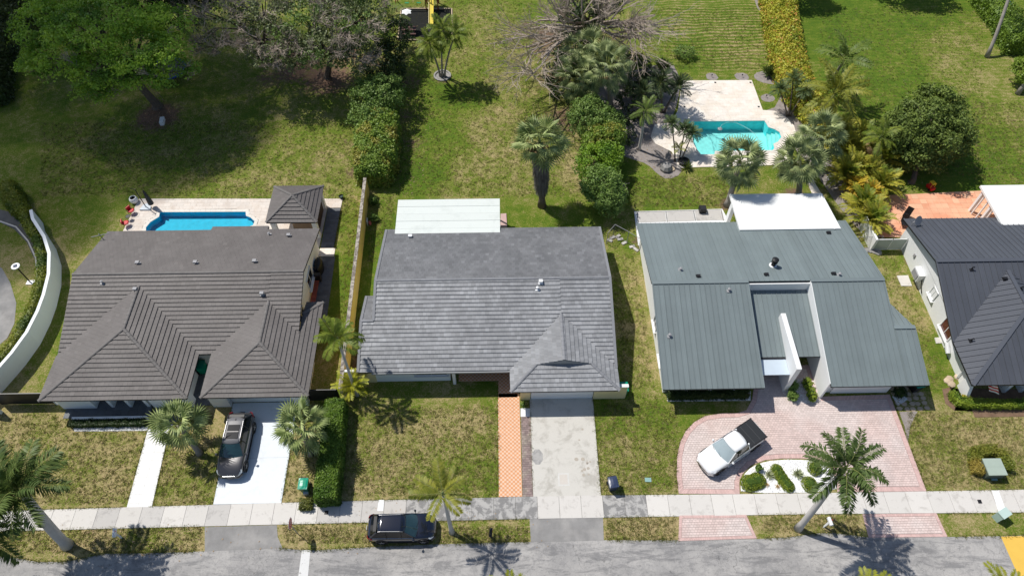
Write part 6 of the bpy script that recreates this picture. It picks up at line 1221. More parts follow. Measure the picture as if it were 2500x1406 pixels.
        for wx in ((1.75, -1.62) if pick else (1.52, -1.38)):
            R = .39 if pick else .37; w = empty_part('wheel', t); s = M(); s.lathe((wx, sg*(wd_-.20), R), [(R*.6,0),(R*.95,.01),(R,.05),(R,.17),(R*.93,.225),(R*.62,.23)], 24, (0, sg, 0)); s.build('tyre', mat('tyre rubber', (.012,.012,.012), .85, .2, .1), w)
            s = M(); s.lathe((wx, sg*(wd_-.02), R), [(R*.62,0),(R*.62,.03),(R*.55,.032)], 20, (0, sg, 0)); s.build('hub', MBLACK, w); s = M()
            for a in range(5): an = a*2*PI/5+.3; s.obox((wx+.16*R*1.9*math.cos(an), sg*(wd_+.025), R+.16*R*1.9*math.sin(an)), (R*.58, .02, .055), Matrix.Rotation(-an, 3, 'Y'))
            s.build('rim', MGREYM if not pick else MCHROME, w)
            s = M(); s.lathe((wx, sg*(wd_-.05), R+.02), [(R*1.17,0),(R*1.17,.062),(R*1.0,.064)], 24, (0, sg, 0)); s.build('wheel_arch', MBLACK, t)
        M().box(-1.05, sg*.93-.03, .30, 1.05, sg*.93+.04, .38).build('side_skirt', MBLACK if not pick else MCHROME, t)
    # front
    s = M(); s.obox((Lh-.07, 0, .60), (.12, .80, .18)); s.build('grille', mat('grille', (.06,.06,.065), .4), t)
    for k in range(3): s = M(); s.obox((Lh-.004, 0, .56+k*.06), (.012, .85, .02)); s.build('grille_bar', MCHROME, t)
    s = M(); s.tube([(Lh-.28, .84, .42), (Lh-.04, .62, .40), (Lh+.03, 0, .40), (Lh-.04, -.62, .40), (Lh-.28, -.84, .42)], .07, 6); s.build('front_bumper', body if not pick else MCHROME, t)
    s = M(); s.tube([(-Lh+.2, .84, .45), (-Lh-.02, .6, .44), (-Lh-.04, 0, .44), (-Lh-.02, -.6, .44), (-Lh+.2, -.84, .45)], .07, 6); s.build('rear_bumper', MBLACK, t)
    s = M(); s.obox((-Lh-.10, 0, .72), (.02, .32, .16)); s.build('number_plate', MWPL, t)
    for sg in (-.35, .3): M().tube([(xb+.19, sg, zb+.02), (xb+.06, sg-.42, zb+.12)], .012, 4).build('wiper', MBLACK, t)
    M().lathe((xf-.02, 0, zr-.16), [(.07,0),(.09,.03),(.05,.06)], 8).build('rear_view_mirror', MBLACK, t)
    if not pick:
        M().obox((-1.45, 0, zr+.035), (.14, .05, .05)).build('antenna_fin', MBLACK, t); M().obox((xr-.12, 0, zr-.06), (.22, 1.05, .03)).build('spoiler', MBLACK, t)
        M().tube([(2.12,-.5,.885),(1.3,-.58,1.045)], .006, 4).build('hood_line', MBLACK, t); M().tube([(2.12,.5,.885),(1.3,.58,1.045)], .006, 4).build('hood_line', MBLACK, t)
    return t
PGREY = mat('dark warm grey metallic car paint', (.06,.058,.062), .3, .6, .02, bump=0, metal=.25, coat=1); PBLUE = mat('blue black car paint', (.007,.010,.022), .12, .7, .02, bump=0, metal=.2, coat=1); PWH = mat('white car paint', (.82,.83,.84), .2, .6, .01, bump=0, coat=1)
MWSH = mat('windshield with painted teal reflection', (.015,.045,.05), .04, .9, .3, 2, bump=0, coat=1)  # teal reflection put into the glass colour
ca = car('parked_suv', 'dark grey suv with silver roof and sunroof on the white driveway', PGREY, MWSH)
for o in ca.children:
    if o.name.startswith('cabin_roof'): o.data = o.data.copy(); o.data.materials[0] = mat('silver roof paint', (.16,.16,.17), .4, .3, .02, bump=0)  # cabin roof is silver, lighter than the grey body
s = M(); s.obox((-.50, 0, 1.70), (1.05, .84, .03)); sr_ = s.build('sunroof', MGLASSD, ca); M().obox((-.50, 0, 1.717), (.03, .8, .008)).build('sunroof_bar', PGREY, ca)
place(ca, (-19.52, 21.15, .03), -PI/2, 1.02)
cb = car('parked_suv', 'blue black suv parked half on the sidewalk under the young palm', PBLUE, MWSH); place(cb, (-7.1, 14.98, .03), 0, .955)
cc = car('pickup_truck', 'white crew cab pickup with a black folding bed cover on the pink paver court', PWH, mat('windshield with painted pale reflection', (.35,.42,.44), .05, .9, .1, bump=0, coat=1))  # pale reflection put into the pickup's windshield colour
for k in range(3):
    x0 = -2.56+k*.56; s = M(); s.box(x0, -.80, 1.07, x0+.545, .80, 1.125); s.build('bed_cover_panel', mat('black bed cover', (.022,.024,.027), .5, .4, .05), cc)
for x in (-2.56, -2.0, -1.44): s = M(); s.box(x-.0, -.78, 1.126, x+.03, .78, 1.135); s.build('cover_seam', mat('seam grey', (.07,.075,.08), .5), cc)
for sg in (1, -1): M().box(-2.6, sg*.84-.04, 1.06, -.9, sg*.84+.04, 1.12).build('bed_rail', MBLACK, cc)
place(cc, (16.25, 20.25, .035), math.radians(-148.7), 1.0)

# ------------------------------------------------------------------ street furniture
def text(body, size, loc, rot, m, parent, name='lettering'):
    c = bpy.data.curves.new(name, 'FONT'); c.body = body; c.size = size; c.align_x = 'CENTER'; c.align_y = 'CENTER'; c.extrude = .002; c.materials.append(m)
    f_ = bpy.data.objects.new('tmp', c); COL.objects.link(f_); me = bpy.data.meshes.new_from_object(f_); bpy.data.objects.remove(f_); o = bpy.data.objects.new(name, me); COL.objects.link(o); o.parent = parent; o.location = Vector(loc)-origin(parent); o.rotation_euler = rot; return o
MRED = mat('red sign face', (.55,.02,.03), .4, .4, .05, bump=0)
bx, by = G(727,1302); st_ = thing('stop_sign', 'red octagonal stop sign on a thin post by the white stop line', 'stop sign', (bx, by, 0))
M().tube([(bx,by,0),(bx,by,2.55)], .03, 6).build('post', MGREYM, st_)
oc = lambda r, x: [(x, by+r*math.cos(PI/8+k*PI/4), 2.2+r*math.sin(PI/8+k*PI/4)) for k in range(8)]
M().slab(oc(.41, bx+.035), (.012, 0, 0)).build('sign_rim', MWPL, st_); M().slab(oc(.385, bx+.048), (.006, 0, 0)).build('sign_face', MRED, st_); text('STOP', .27, (bx+.06, by, 2.2), (PI/2, 0, PI/2), MWPL, st_)
def mailbox(px, py, z, lb, m, rz, number=None, wood=None):
    x, y = G(px, py); t = thing('mailbox', lb, 'mailbox', (x, y, 0)); M().box(x-.05, y-.05, 0, x+.05, y+.05, z).build('post', wood or m, t)
    s = M(); R = Matrix.Rotation(rz, 3, 'Z'); n = 8; rows = []
    for u in (-.27, .27): rows.append([Vector((x, y, z))+R @ Vector((w_*.11, u, h_)) for w_, h_ in [(-1,0)]+[(-math.cos(PI*k/n), .13+.11*math.sin(PI*k/n)) for k in range(n+1)]+[(1,0)]])
    s.grid(rows); s.poly(rows[0][::-1]); s.poly(rows[1]); s.poly([rows[0][0], rows[1][0], rows[1][-1], rows[0][-1]]); s.build('box', m, t)
    f = Vector((x,y,z+.1))+R @ Vector((0,-.28,0)); M().obox(f, (.18,.015,.16), rz).build('door', m, t); M().obox(Vector((x,y,z+.2))+R @ Vector((.12,.05,.05)), (.015,.04,.16), rz).build('flag', MRED, t); return t
mailbox(297,1312,1.0,'white mailbox on the left verge in the shadow of the royal palm', MWPL, .2)
mailbox(1199,1311,1.0,'black mailbox in the shadow of the young palm', MBLACK, -.1)
mb = mailbox(2012,1285,1.05,'white mailbox with a slanted number board beside the right royal palm', MWPL, .1)
x, y = G(2012,1285); M().obox((x-.10, y-.12, .62), (.09,.03,.85), Matrix.Rotation(.12, 3, 'Y')).build('number_board', MWPL, mb)
for k, ch_ in enumerate('8101'): text(ch_, .15, (x-.10+.0, y-.145, .95-k*.19), (PI/2-.5, 0, 0), MBLACK, mb, 'number')
def bin_(px, py, rz, lb, mlid, mbody, open_=0):
    x, y = G(px, py); t = thing('wheelie_bin', lb, 'wheelie bin', (x, y, 0)); R = Matrix.Rotation(rz, 3, 'Z'); V = [(-.24,-.3,.05),(.24,-.3,.05),(.24,.25,.05),(-.24,.25,.05),(-.31,-.38,1.0),(.31,-.38,1.0),(.31,.36,1.0),(-.31,.36,1.0)]
    M().add([Vector((x,y,0))+R @ Vector(v) for v in V], [[0,3,2,1],[4,5,6,7],[0,1,5,4],[1,2,6,5],[2,3,7,6],[3,0,4,7]]).build('bin_body', mbody, t)
    s = M(); s.grid([[Vector((x,y,0))+R @ Vector((u*.33, v, 1.02+.07*(1-u*u)*(1-((v+.02)/.42)**2))) for u in (-1,-.6,0,.6,1)] for v in (-.42,-.2,0,.2,.38)]); l = s.build('lid', mlid, t); sd = l.modifiers.new('s','SOLIDIFY'); sd.thickness = .03
    s = M(); s.tube([Vector((x,y,0))+R @ Vector((-.28,.42,.98)), Vector((x,y,0))+R @ Vector((.28,.42,.98))], .02, 6); s.build('handle', MBLACK, t)
    for sg in (-1, 1): s = M(); s.lathe(Vector((x,y,.12))+R @ Vector((sg*.24,.30,0)), [(.12,0),(.12,.05)], 12, R @ Vector((sg,0,0))); s.build('wheel', MBLACK, t)
    return t
MGL = mat('green bin lid', (.0,.28,.17), .35, .5, .04, bump=0); MBL = mat('navy bin plastic', (.035,.05,.10), .35, .5, .06, bump=0)
bin_(748,1192,.0,'green lidded bin beside the tall clipped hedge', MGL, mat('green bin body', (.01,.16,.10), .4, .4, .05))
bin_(1493,1188,.15,'dark blue bin at the right edge of the plain concrete driveway', MBL, MBL)
bin_(498,905,.0,'green bin in the dark passage between the two wings', MGL, MGL); bin_(2228,950,.2,'dark green bin under the right corner of the blue green roof', MGL, MBLACK)
bin_(1519,958,.0,'green bin behind the yellow side wall of the slate grey house', MGL, MGL)
x, y = G(749,1199); tag(M().obox((x,y,.14), (.35,.6,.28), .1).build('plastic_bag', mat('silvery bag', (.55,.58,.66), .2, .6, .2)), 'silvery plastic bag on the grass below the green bin', 'bag')  # silvery bag modelled as a plain block
def util(px0, px1, py, dy, h, lb, m):
    t = thing('utility_box', lb, 'utility box', GZ((px0+px1)/2, py, 0)); return t
x, y = G(2436,1262); ub = thing('utility_cabinet', 'pale green utility pedestal standing at the sidewalk edge, right end', 'utility cabinet', (x, y, 0)); R_ = Matrix.Rotation(.45, 3, 'Z')
M().obox((x,y,.42), (.72,.5,.84), R_).build('cabinet', mat('pale green enamel', (.42,.56,.52), .4, .4, .03), ub); M().obox((x,y,.87), (.78,.56,.07), R_).build('lid', mat('pale green enamel lid', (.47,.60,.56), .4, .4, .03), ub)
x0, y0 = G(2402,1162); tf = thing('transformer_box', 'large pale green transformer box enclosed by hedge on three sides', 'transformer', (34.8, 18.4, 0))
MTF = mat('sage green enamel', (.36,.43,.37), .45, .4, .03); M().box(34.0, 17.85, 0, 35.25, 19.0, .75).build('cabinet', mat('dark green cabinet side', (.10,.13,.11), .5), tf); M().box(33.97, 17.8, .75, 35.28, 18.42, .83).build('lid', MTF, tf); M().box(33.97, 18.43, .75, 35.28, 19.05, .82).build('lid', MTF, tf)
x, y = G(2426,1168); tag(M().obox((x,y,.03), (.42,.3,.06)).build('meter_cover', mat('teal cover', (.27,.42,.42), .5)), 'small teal cover in front of the transformer box', 'utility cover')
x, y = G(1582,1171); tag(M().obox((x,y,.02), (.45,.3,.05), -.05).build('meter_cover', mat('teal cover b', (.25,.42,.40), .5)), 'small teal cover in the grass right of the dark blue bin', 'utility cover')
for px, py, lb in ((797,1251,'square dark drain grate in the sidewalk under the hedge shadow'),(2391,1224,'square dark drain grate in the sidewalk at the right')): x, y = G(px, py); tag(M().obox((x,y,.045), (.26,.26,.02)).build('drain_grate', MBLACK), lb, 'drain grate')
# solar lamp, cul de sac
x, y = G(75,690); lp = thing('solar_lamp', 'round headed black solar lamp post on a white base, left edge', 'lamp post', (x, y, 0))
M().box(x-.32,y-.22,0,x+.32,y+.22,.06).build('base', MWPL, lp); M().tube([(x,y,.05),(x,y,2.2)], .05, 8).build('post', MBLACK, lp); M().lathe((x,y,2.2), [(.12,0),(.34,.06),(.34,.12),(.30,.13)], 22).build('lamp_head', MWPL, lp); M().obox((x,y,2.345), (.30,.30,.02), .4).build('solar_panel', mat('solar panel', (.03,.05,.10), .2, .7, .1), lp)
# curb strip by the cul de sac
P_ = PX((0,541),(40,555),(70,590),(88,630),(93,680)); ck = sheet('curb_path', [PX((-60,500),(0,512),(35,520),(70,550),(93,590),(102,640),(100,700),(93,700),(88,640),(66,592),(35,560),(0,543),(-60,530))], mat('dark weathered path', (.13,.13,.13), .9, .2, .3, 1), .02)
s = M()
for a, b in zip(P_, P_[1:]): A_, B_ = Vector((*a,.04)), Vector((*b,.04)); d = B_-A_; s.obox((A_+B_)/2, (d.length,.12,.1), math.atan2(d.y,d.x))
s.build('curb', MSLAB, ck)

# ------------------------------------------------------------------ things round the pools and in the gardens
def wirechair(px, py, rz, lb, cushion):
    x, y = G(px, py); t = thing('wire_chair', lb, 'chair', (x, y, 0)); s = M(); R = Matrix.Rotation(rz, 3, 'Z'); c = Vector((x,y,0))
    for r, z in ((.30,.42),(.36,.62)): s.tube([c+R @ Vector((r*math.cos(a*PI/8), r*math.sin(a*PI/8), z+(.22*max(0, math.cos(a*PI/8)) if z > .5 else 0))) for a in range(17)], .012, 4)
    for a in range(8): an = a*PI/4; s.tube([c+R @ Vector((.3*math.cos(an),.3*math.sin(an),.42)), c+R @ Vector((.36*math.cos(an),.36*math.sin(an),.62+.22*max(0, math.cos(an))))], .008, 3)
    s.build('frame', MDARKM, t); 
    for a in (45,135,225,315): an = math.radians(a); M().tube([c+R @ Vector((.26*math.cos(an),.26*math.sin(an),.42)), c+R @ Vector((.36*math.cos(an),.36*math.sin(an),.05))], .012, 4).build('leg', MDARKM, t)
    if cushion: s = M(); s.lathe(c+Vector((0,0,.43)), [(.27,0),(.28,.05),(.2,.08)], 12); s.build('seat_cushion', MRED, t); s = M(); s.obox(c+R @ Vector((.26,0,.66)), (.07,.42,.34), R); s.build('back_cushion', MRED, t)
    return t
wirechair(325,522,2.6,'red cushioned wire chair nearest the umbrella base by the blue pool', True); wirechair(312,552,3.4,'red cushioned wire chair nearer the roof by the blue pool', True)
x, y = G(318,537); sd_ = thing('side_table', 'small black wire side table between the two red chairs', 'side table', (x,y,.0)); s = M(); s.tube([(x+.24*math.cos(a*PI/8),y+.24*math.sin(a*PI/8),.5) for a in range(17)], .012, 4)
for a in range(4): an = a*PI/2+.4; s.tube([(x+.24*math.cos(an),y+.24*math.sin(an),.5),(x+.15*math.cos(an),y+.15*math.sin(an),.05)], .012, 4)
s.build('frame', MDARKM, sd_); M().lathe((x,y,.49), [(.20,0),(.20,.02)], 14).build('table_top', MBLACK, sd_)
x, y = G(330,494); pp = thing('planter_pot', 'white ribbed pot with bare dirt at the corner of the blue pool deck', 'planter', (x,y,0)); M().lathe((x,y,.03), [(.26,0),(.36,.2),(.38,.4),(.30,.58),(.25,.6),(.25,.5)], 16).build('pot', MWPL, pp); M().lathe((x,y,.5), [(.25,0),(.25,.03)], 14).build('soil', MSOIL, pp)
x, y = G(358,508); um = thing('cantilever_umbrella', 'closed black cantilever umbrella on a pale base by the blue pool', 'umbrella', (x,y,0)); M().prism([(x-.5,y-.35),(x+.5,y-.35),(x+.42,y+.1),(x+.1,y+.45),(x-.3,y+.3)], .04, .18).build('base', mat('pale blue base', (.52,.58,.64), .5), um)
M().tube([(x,y,.1),(x-.12,y+.1,2.4)], .04, 8).build('mast', MBLACK, um); M().tube([(x-.12,y+.1,2.35),(x-.5,y+.1,2.5)], .03, 6).build('arm', MBLACK, um)
x2, y2 = G(374,506); s = M(); s.lathe((x2,y2,.35), [(.05,0),(.26,.15),(.20,.9),(.10,1.7),(.03,1.9)], 12); s.build('folded_canopy', MBLACK, um)
x, y = G(834,484); tag(M().lathe((x,y,0), [(.15,0),(.22,.3),(.2,.32),(.16,.2)], 12).build('small_pot', mat('dark green pot', (.03,.06,.05), .5)), 'small dark pot at the top right corner of the blue pool deck', 'pot')
# side terrace of house 1
x, y = G(770,655,.5); g_ = thing('covered_grill', 'grill under a black cover on the slate terrace', 'grill', (-15.85, 37.4, 0)); s = M(); 
rows = []
for z, w, d in ((.05,.34,.72),(.5,.36,.75),(.95,.36,.72),(1.15,.26,.55),(1.22,.1,.3)): rows.append([(-15.85+w*math.cos(a*PI/8), 37.4+d*math.sin(a*PI/8)*(1+.05*math.sin(a*3)), z) for a in range(17)])
s.grid(rows); s.poly(rows[-1]); s.build('cover', mat('black cover', (.01,.01,.012), .45, .4, .2, 3, 12, bump=1), g_, smooth=True); M().tube([(-15.9,38.15,.9),(-15.9,38.3,1.0),(-15.7,38.3,1.0)], .02, 5).build('handle', MGREYM, g_)
M().obox((-15.8, 36.3, .45), (.5,.35,.9)).build('side_shelf', MDARKM, g_)
bn = thing('red_bench', 'narrow red slatted planter bench on the slate terrace below the grill', 'bench', (-15.95, 34.8, 0))
for k in range(5): M().box(-16.1, 33.6+k*.48, .38, -15.68, 33.6+k*.48+.45, .45).build('board', mat('red brown board', (.30,.07,.045), .6, .3, .1), bn)
for y_ in (33.7, 35.8): M().box(-16.05, y_, 0, -15.75, y_+.08, .38).build('leg', MDARKM, bn)
# hose and pot beyond the yellow wall
x, y = G(904,549); hs = thing('hose_reel', 'red and white hose reel on the grass beside the yellow wall', 'hose reel', (x,y,0)); M().lathe((x,y,.25), [(.2,0),(.2,.05),(.1,.06)], 14, (1,0,.4)).build('reel', mat('pinkish red', (.55,.12,.12), .5), hs); M().box(x-.25,y-.1,0,x-.2,y+.35,.6).build('stand', MWPL, hs)
# brick step
tag(M().prism(PX((1222,524),(1236,523),(1238,556),(1222,556)), 0, .12).build('brick_step', MPAVR), 'pink brick step beside the off white patio roof', 'step')
# ladder, trampoline, white block by the feathery tree
x, y = G(398,300); tag(M().obox((x,y,.2), (.4,.9,.4), .15).build('white_block', MWPL), 'small white block on the lawn below the leaning trunk', 'block')
x, y = G(398,245); ld = thing('wooden_ladder', 'short wooden ladder leaning by the leaning trunk', 'ladder', (x,y,0))
for dx in (-.2,.2): M().tube([(x+dx,y-.2,0),(x+dx-.9,y+.5,1.6)], .03, 5).build('rail', MWOOD, ld)
for k in range(5): f = (k+.5)/5; M().tube([(x-.2-.9*f,y-.2+.7*f,1.6*f),(x+.2-.9*f,y-.2+.7*f,1.6*f)], .02, 5).build('rung', MWOOD, ld)
x, y = G(418,185); tp_ = thing('trampoline', 'round trampoline with blue pad in the shade of the feathery tree', 'trampoline', (x,y,0)); M().lathe((x,y,.8), [(1.9,0),(1.9,.04),(1.5,.05)], 24).build('mat', MBLACK, tp_); s = M(); s.tube([(x+1.8*math.cos(a*PI/12),y+1.8*math.sin(a*PI/12),.88) for a in range(25)], .12, 6); s.build('pad', mat('blue pad', (.02,.06,.35), .5), tp_)
for a in range(4): an = a*PI/2+.5; M().tube([(x+1.7*math.cos(an),y+1.7*math.sin(an),0),(x+1.7*math.cos(an),y+1.7*math.sin(an),.8)], .03, 6).build('leg', MGREYM, tp_)
# play area
sb = sheet('play_mat', [PX((971,99),(1104,99),(1102,24),(980,24))], mat('black rubber mat', (.015,.016,.014), .9, .2, .3, 2), .03)
tm = thing('timber_edging', 'pale timber edging round the black play area mat', 'edging', GZ(1040,60,0))
for a, b in (((971,100),(1104,100)),((1104,100),(1103,24)),((1103,24),(980,24)),((980,24),(971,100))): A_, B_ = Vector((*G(*a),.08)), Vector((*G(*b),.08)); d = B_-A_; M().obox((A_+B_)/2, (d.length,.14,.16), math.atan2(d.y,d.x)).build('timber', mat('pale timber', (.45,.36,.24), .8), tm)
x, y = G(1054,45); MTW = mat('red brown play timber', (.26,.06,.03), .7, .3, .15); pt_ = thing('play_tower', 'red brown wooden play tower with a yellow slide at the top of the middle lawn', 'play tower', (x,y+1.5,0)); yb_ = y+1.6
for dx in (-.7,.7):
    for dy in (0,1.4): M().box(x+dx-.06,yb_+dy-.06,0,x+dx+.06,yb_+dy+.06,2.8).build('post', MTW, pt_)
for k in range(7): M().box(x-.75,yb_-.05+k*.215,1.3,x+.75,yb_-.05+k*.215+.2,1.36).build('deck_board', MTW, pt_)
for z in (1.7,2.1,2.7): s = M(); s.box(x-.75,yb_+1.42,z,x+.75,yb_+1.47,z+.12); s.box(x-.78,yb_,z,x-.73,yb_+1.4,z+.12); s.box(x+.73,yb_,z,x+.78,yb_+1.4,z+.12); s.build('railing', MTW, pt_)
s = M(); s.grid([[(x-.28,yb_-f*3.0,1.4-1.25*f+.12),(x-.25,yb_-f*3.0,1.36-1.25*f),(x+.25,yb_-f*3.0,1.36-1.25*f),(x+.28,yb_-f*3.0,1.4-1.25*f+.12)] for f in (0,.2,.4,.6,.8,1)]); sl_ = s.build('slide', mat('yellow slide plastic', (.75,.60,.06), .35, .5, .02), pt_); q_ = sl_.modifiers.new('s','SOLIDIFY'); q_.thickness = .03
M().tube([(x-.7,yb_+.7,2.75),(x-4.2,yb_+.7,2.6)], .07, 6).build('swing_beam', MTW, pt_); 
for dx in (-1.0,1.0): M().tube([(x-4.2,yb_+.7,2.6),(x-4.2,yb_+.7+dx,0)], .06, 6).build('swing_leg', MTW, pt_)
for dx in (-1.6,-3.0):
    for e in (-.2,.2): M().tube([(x+dx+e,yb_+.7,2.6),(x+dx+e,yb_+.7,.55)], .01, 3).build('swing_rope', MGREYM, pt_)
    M().box(x+dx-.25,yb_+.6,.5,x+dx+.25,yb_+.8,.54).build('swing_seat', mat('green swing', (.02,.25,.10), .5), pt_)
x, y = G(1000,84); MPT = mat('dark picnic table wood', (.10,.05,.045), .7, .3, .1); pn = thing('picnic_table', 'dark wooden picnic table under the white star shaped umbrella', 'picnic table', (x,y,0))
for k in range(4): M().box(x-.8,y-.32+k*.165,.70,x+.8,y-.32+k*.165+.15,.74).build('top_board', MPT, pn)
for dy in (-.72,.6): M().box(x-.8,y+dy,.42,x+.8,y+dy+.22,.46).build('bench_board', MPT, pn)
for dx in (-.6,.6): M().tube([(x+dx,y-.6,0),(x+dx,y,.7),(x+dx,y+.6,0)], .04, 4).build('leg', MPT, pn)
x, y = G(998,72); us = thing('star_umbrella', 'white six pointed umbrella over the black play mat', 'umbrella', (x,y,0)); M().tube([(x,y,0),(x,y,2.3)], .025, 6).build('pole', MWPL, us)
zc = 2.4; 
for k in range(6): a = k*PI/3+PI/6; b_ = a+PI/3; m_ = (a+b_)/2; M().slab([(x,y,zc),(x+.62*math.cos(a),y+.62*math.sin(a),zc-.2),(x+.46*math.cos(m_),y+.46*math.sin(m_),zc-.14),(x+.62*math.cos(b_),y+.62*math.sin(b_),zc-.2)], (0,0,-.012)).build('canopy_panel', MPAINTW, us)
# pool cleaner, path lights, patio things
x, y = G(1758,314); pc_ = thing('pool_cleaner', 'pool cleaner with a long curling hose floating in the aqua pool', 'pool cleaner', (x,y,-.1)); M().lathe((x,y,-.12), [(.22,0),(.24,.08),(.12,.14)], 12).build('cleaner_body', MGREYM, pc_)
M().tube([GZ(a,b,-.06) for a, b in ((1758,313),(1762,306),(1770,301),(1785,298.5),(1797,300),(1812,307),(1830,317),(1843,328),(1851,340),(1852,352))], .025, 6).build('hose', mat('pale hose', (.30,.52,.53), .5), pc_)
for px, py, w_ in ((1665,188,'left rear'),(1737,188,'middle rear'),(1811,188,'right rear'),(1870,238,'right side')):
    x, y = G(px, py); t = thing('path_light', 'small black garden light at the '+w_+' of the travertine deck', 'garden light', (x,y,0), 'garden lights round the deck'); M().tube([(x,y,0),(x,y,.22)], .015, 5).build('stake', MBLACK, t); M().lathe((x,y,.2), [(.05,0),(.08,.1),(.07,.11)], 8, (0,-.4,1)).build('lamp_head', MBLACK, t)
for px, py, w_ in ((1746,203,'middle rear'),(1832,203,'right rear corner'),(1671,262,'left front'),(1852,262,'right front')): x, y = G(px, py); tag(M().obox((x,y,.058), (.2,.2,.015)).build('deck_drain', MBLACK), 'small black square drain at the '+w_+' of the upper travertine deck', 'drain', 'drains in the travertine deck')
x, y = G(1962,325); lt = thing('garden_lamp_post', 'thin grey leaning garden lamp post in the mulch beside the pool curve', 'garden lamp', (x,y,0)); M().tube([(x,y,0),(x+.35,y+.1,1.9)], .035, 6).build('post', MGREYM, lt); M().lathe((x+.35,y+.1,1.88), [(.05,0),(.16,.08),(.05,.16)], 8).build('lamp_head', MGREYM, lt)  # thin leaning lamp post with a small head
x, y = G(2024,437); tag(M().obox((x,y,.3), (.28,.4,.6), .2).build('utility_post_box', MWPL), 'small white upright box in the mulch right of the fan palms', 'box')
x, y = G(1713,518); bk = thing('black_bin', 'black open box standing on the concrete patio edge', 'bin', (x,y,.1)); s = M(); s.box(x-.3,y-.3,.13,x+.3,y+.3,.6); s.build('box_body', MBLACK, bk); M().box(x-.22,y-.22,.6,x+.22,y+.22,.62).build('grate', MDARKM, bk)  # black bin on the patio, modelled as a plain box
def lounge(px, py, rz, lb):
    x, y = G(px, py); t = thing('patio_chair', lb, 'chair', (x,y,.05)); R = Matrix.Rotation(rz, 3, 'Z'); c = Vector((x,y,0))
    M().obox(c+Vector((0,0,.42)), (.55,.55,.04), R).build('seat', MBLACK, t); M().obox(c+R @ Vector((0,.38,.75)), (.55,.05,.68), R @ Matrix.Rotation(-.35, 3, 'X')).build('backrest', MBLACK, t)
    for a in (-.27,.27):
        M().tube([c+R @ Vector((a,-.3,.05)), c+R @ Vector((a,-.26,.6)), c+R @ Vector((a,.3,.62))], .015, 5).build('armrest', MDARKM, t); M().tube([c+R @ Vector((a,.3,.05)), c+R @ Vector((a,.25,.6))], .015, 5).build('leg', MDARKM, t)
lounge(2208,533,-.7,'black patio chair nearest the blue sky dish corner on the terracotta patio'.replace('blue sky ','satellite ')); lounge(2203,552,-.2,'black patio chair cut by the charcoal roof corner'); 
x, y = G(2269,462); tc = thing('toy_car', 'red and yellow ride on toy car on the shaded lawn above the terracotta patio', 'toy car', (x,y,0)); M().obox((x,y,.28), (.42,.75,.3), .3).build('body', mat('red toy', (.5,.02,.02), .4), tc); M().obox((x,y+.05,.82), (.40,.5,.06), .3).build('canopy', mat('yellow toy', (.75,.50,.03), .4), tc)
for dx, dy in ((-.17,-.2),(.17,-.2),(-.17,.25),(.17,.25)): M().tube([(x+dx,y+dy,.42),(x+dx*.9,y+dy*.9,.8)], .02, 4).build('pillar', mat('yellow toy post', (.75,.50,.03), .4), tc); M().lathe((x+dx*1.3,y+dy,.12), [(.12,0),(.12,.06)], 10, (1,0,0)).build('wheel', MBLACK, tc)
x, y = G(2452,32); ts = thing('toy_slide', 'small turquoise toy slide beyond the top right hedge', 'toy slide', (x,y,0)); M().slab([(x-.9,y-.7,.1),(x-.4,y-.9,.1),(x+.4,y+.2,1.0),(x-.1,y+.4,1.0)], (0,0,-.06)).build('slide', mat('turquoise toy', (.10,.55,.42), .4), ts); M().obox((x+.3,y+.5,.5), (.5,.4,1.0), .5).build('steps', mat('blue toy', (.03,.12,.30), .4), ts)
# dish, air conditioners, pads at the right house
x, y = G(2222,568,2.6); ds = thing('satellite_dish', 'grey satellite dish on the rear left corner of the charcoal roof', 'satellite dish', (35.1,39.3,2.7)); c = Vector((35.35,39.35,3.25)); M().tube([(35.0,39.2,2.6),(35.05,39.25,3.1),tuple(c)], .03, 6).build('mast', MGREYM, ds)
s = M(); s.lathe(c, [(.02,0),(.2,.03),(.34,.10),(.42,.17)], 18, (.35,-.75,.55)); s.build('dish', MGREYM, ds); M().tube([tuple(c), tuple(c+Vector((-.1,-.1,.75)))], .015, 5).build('feed_arm', MGREYM, ds)
ac = thing('air_conditioner', 'white boxed air conditioner mounted on the side wall of the right house', 'air conditioner', (34.9,35.2,1.0)); M().box(34.72,34.7,.75,35.22,35.75,1.55).build('casing', MWPL, ac); M().box(34.66,34.8,.85,34.72,35.65,1.45).build('grille', MGREYM, ac); M().tube([(35.15,34.68,1.0),(35.1,34.2,.6),(35.15,33.8,.3)], .04, 5).build('hose', MBLACK, ac)
mt_ = thing('mini_split_unit', 'small rounded pale unit mounted low on the side wall of the right house', 'wall unit', (35.0,28.2,.6)); M().tube([(35.0,27.85,.55),(35.0,28.6,.95)], .17, 10).build('casing', MWPL, mt_); M().obox((35.1,28.2,.4), (.2,.5,.06)).build('bracket', MBLACK, mt_)  # mini-split unit low on the side wall
dpz = thing('downpipe', 'white downpipe angled from the charcoal eave to the wall of right house', 'downpipe', (35.1,26,1)); M().tube([(34.55,26.2,2.15),(35.15,26.0,1.7),(35.15,25.9,.05)], .05, 6).build('pipe', MWPL, dpz)
for y_, z_, w_ in ((27.3,1.5,'upper'),(26.9,1.3,'lower'),(36.9,1.2,'rearmost')): tag(M().box(35.14,y_,z_,35.25,y_+.22,z_+.32).build('meter_box', MGREYM), w_+' small grey service box fixed to the side wall of the right house', 'service box', 'service boxes on the right house')
tag(M().prism(PX((2189,674),(2216,673),(2226,699),(2200,699)), 0, .07).build('concrete_pad', MSLAB), 'square pale concrete pad in the side grass of the right house', 'pad'); tag(M().prism(PX((2281,825),(2297,824),(2303,838),(2285,839)), 0, .07).build('concrete_pad', MSLAB), 'smaller pale pad by the low wall unit', 'pad')
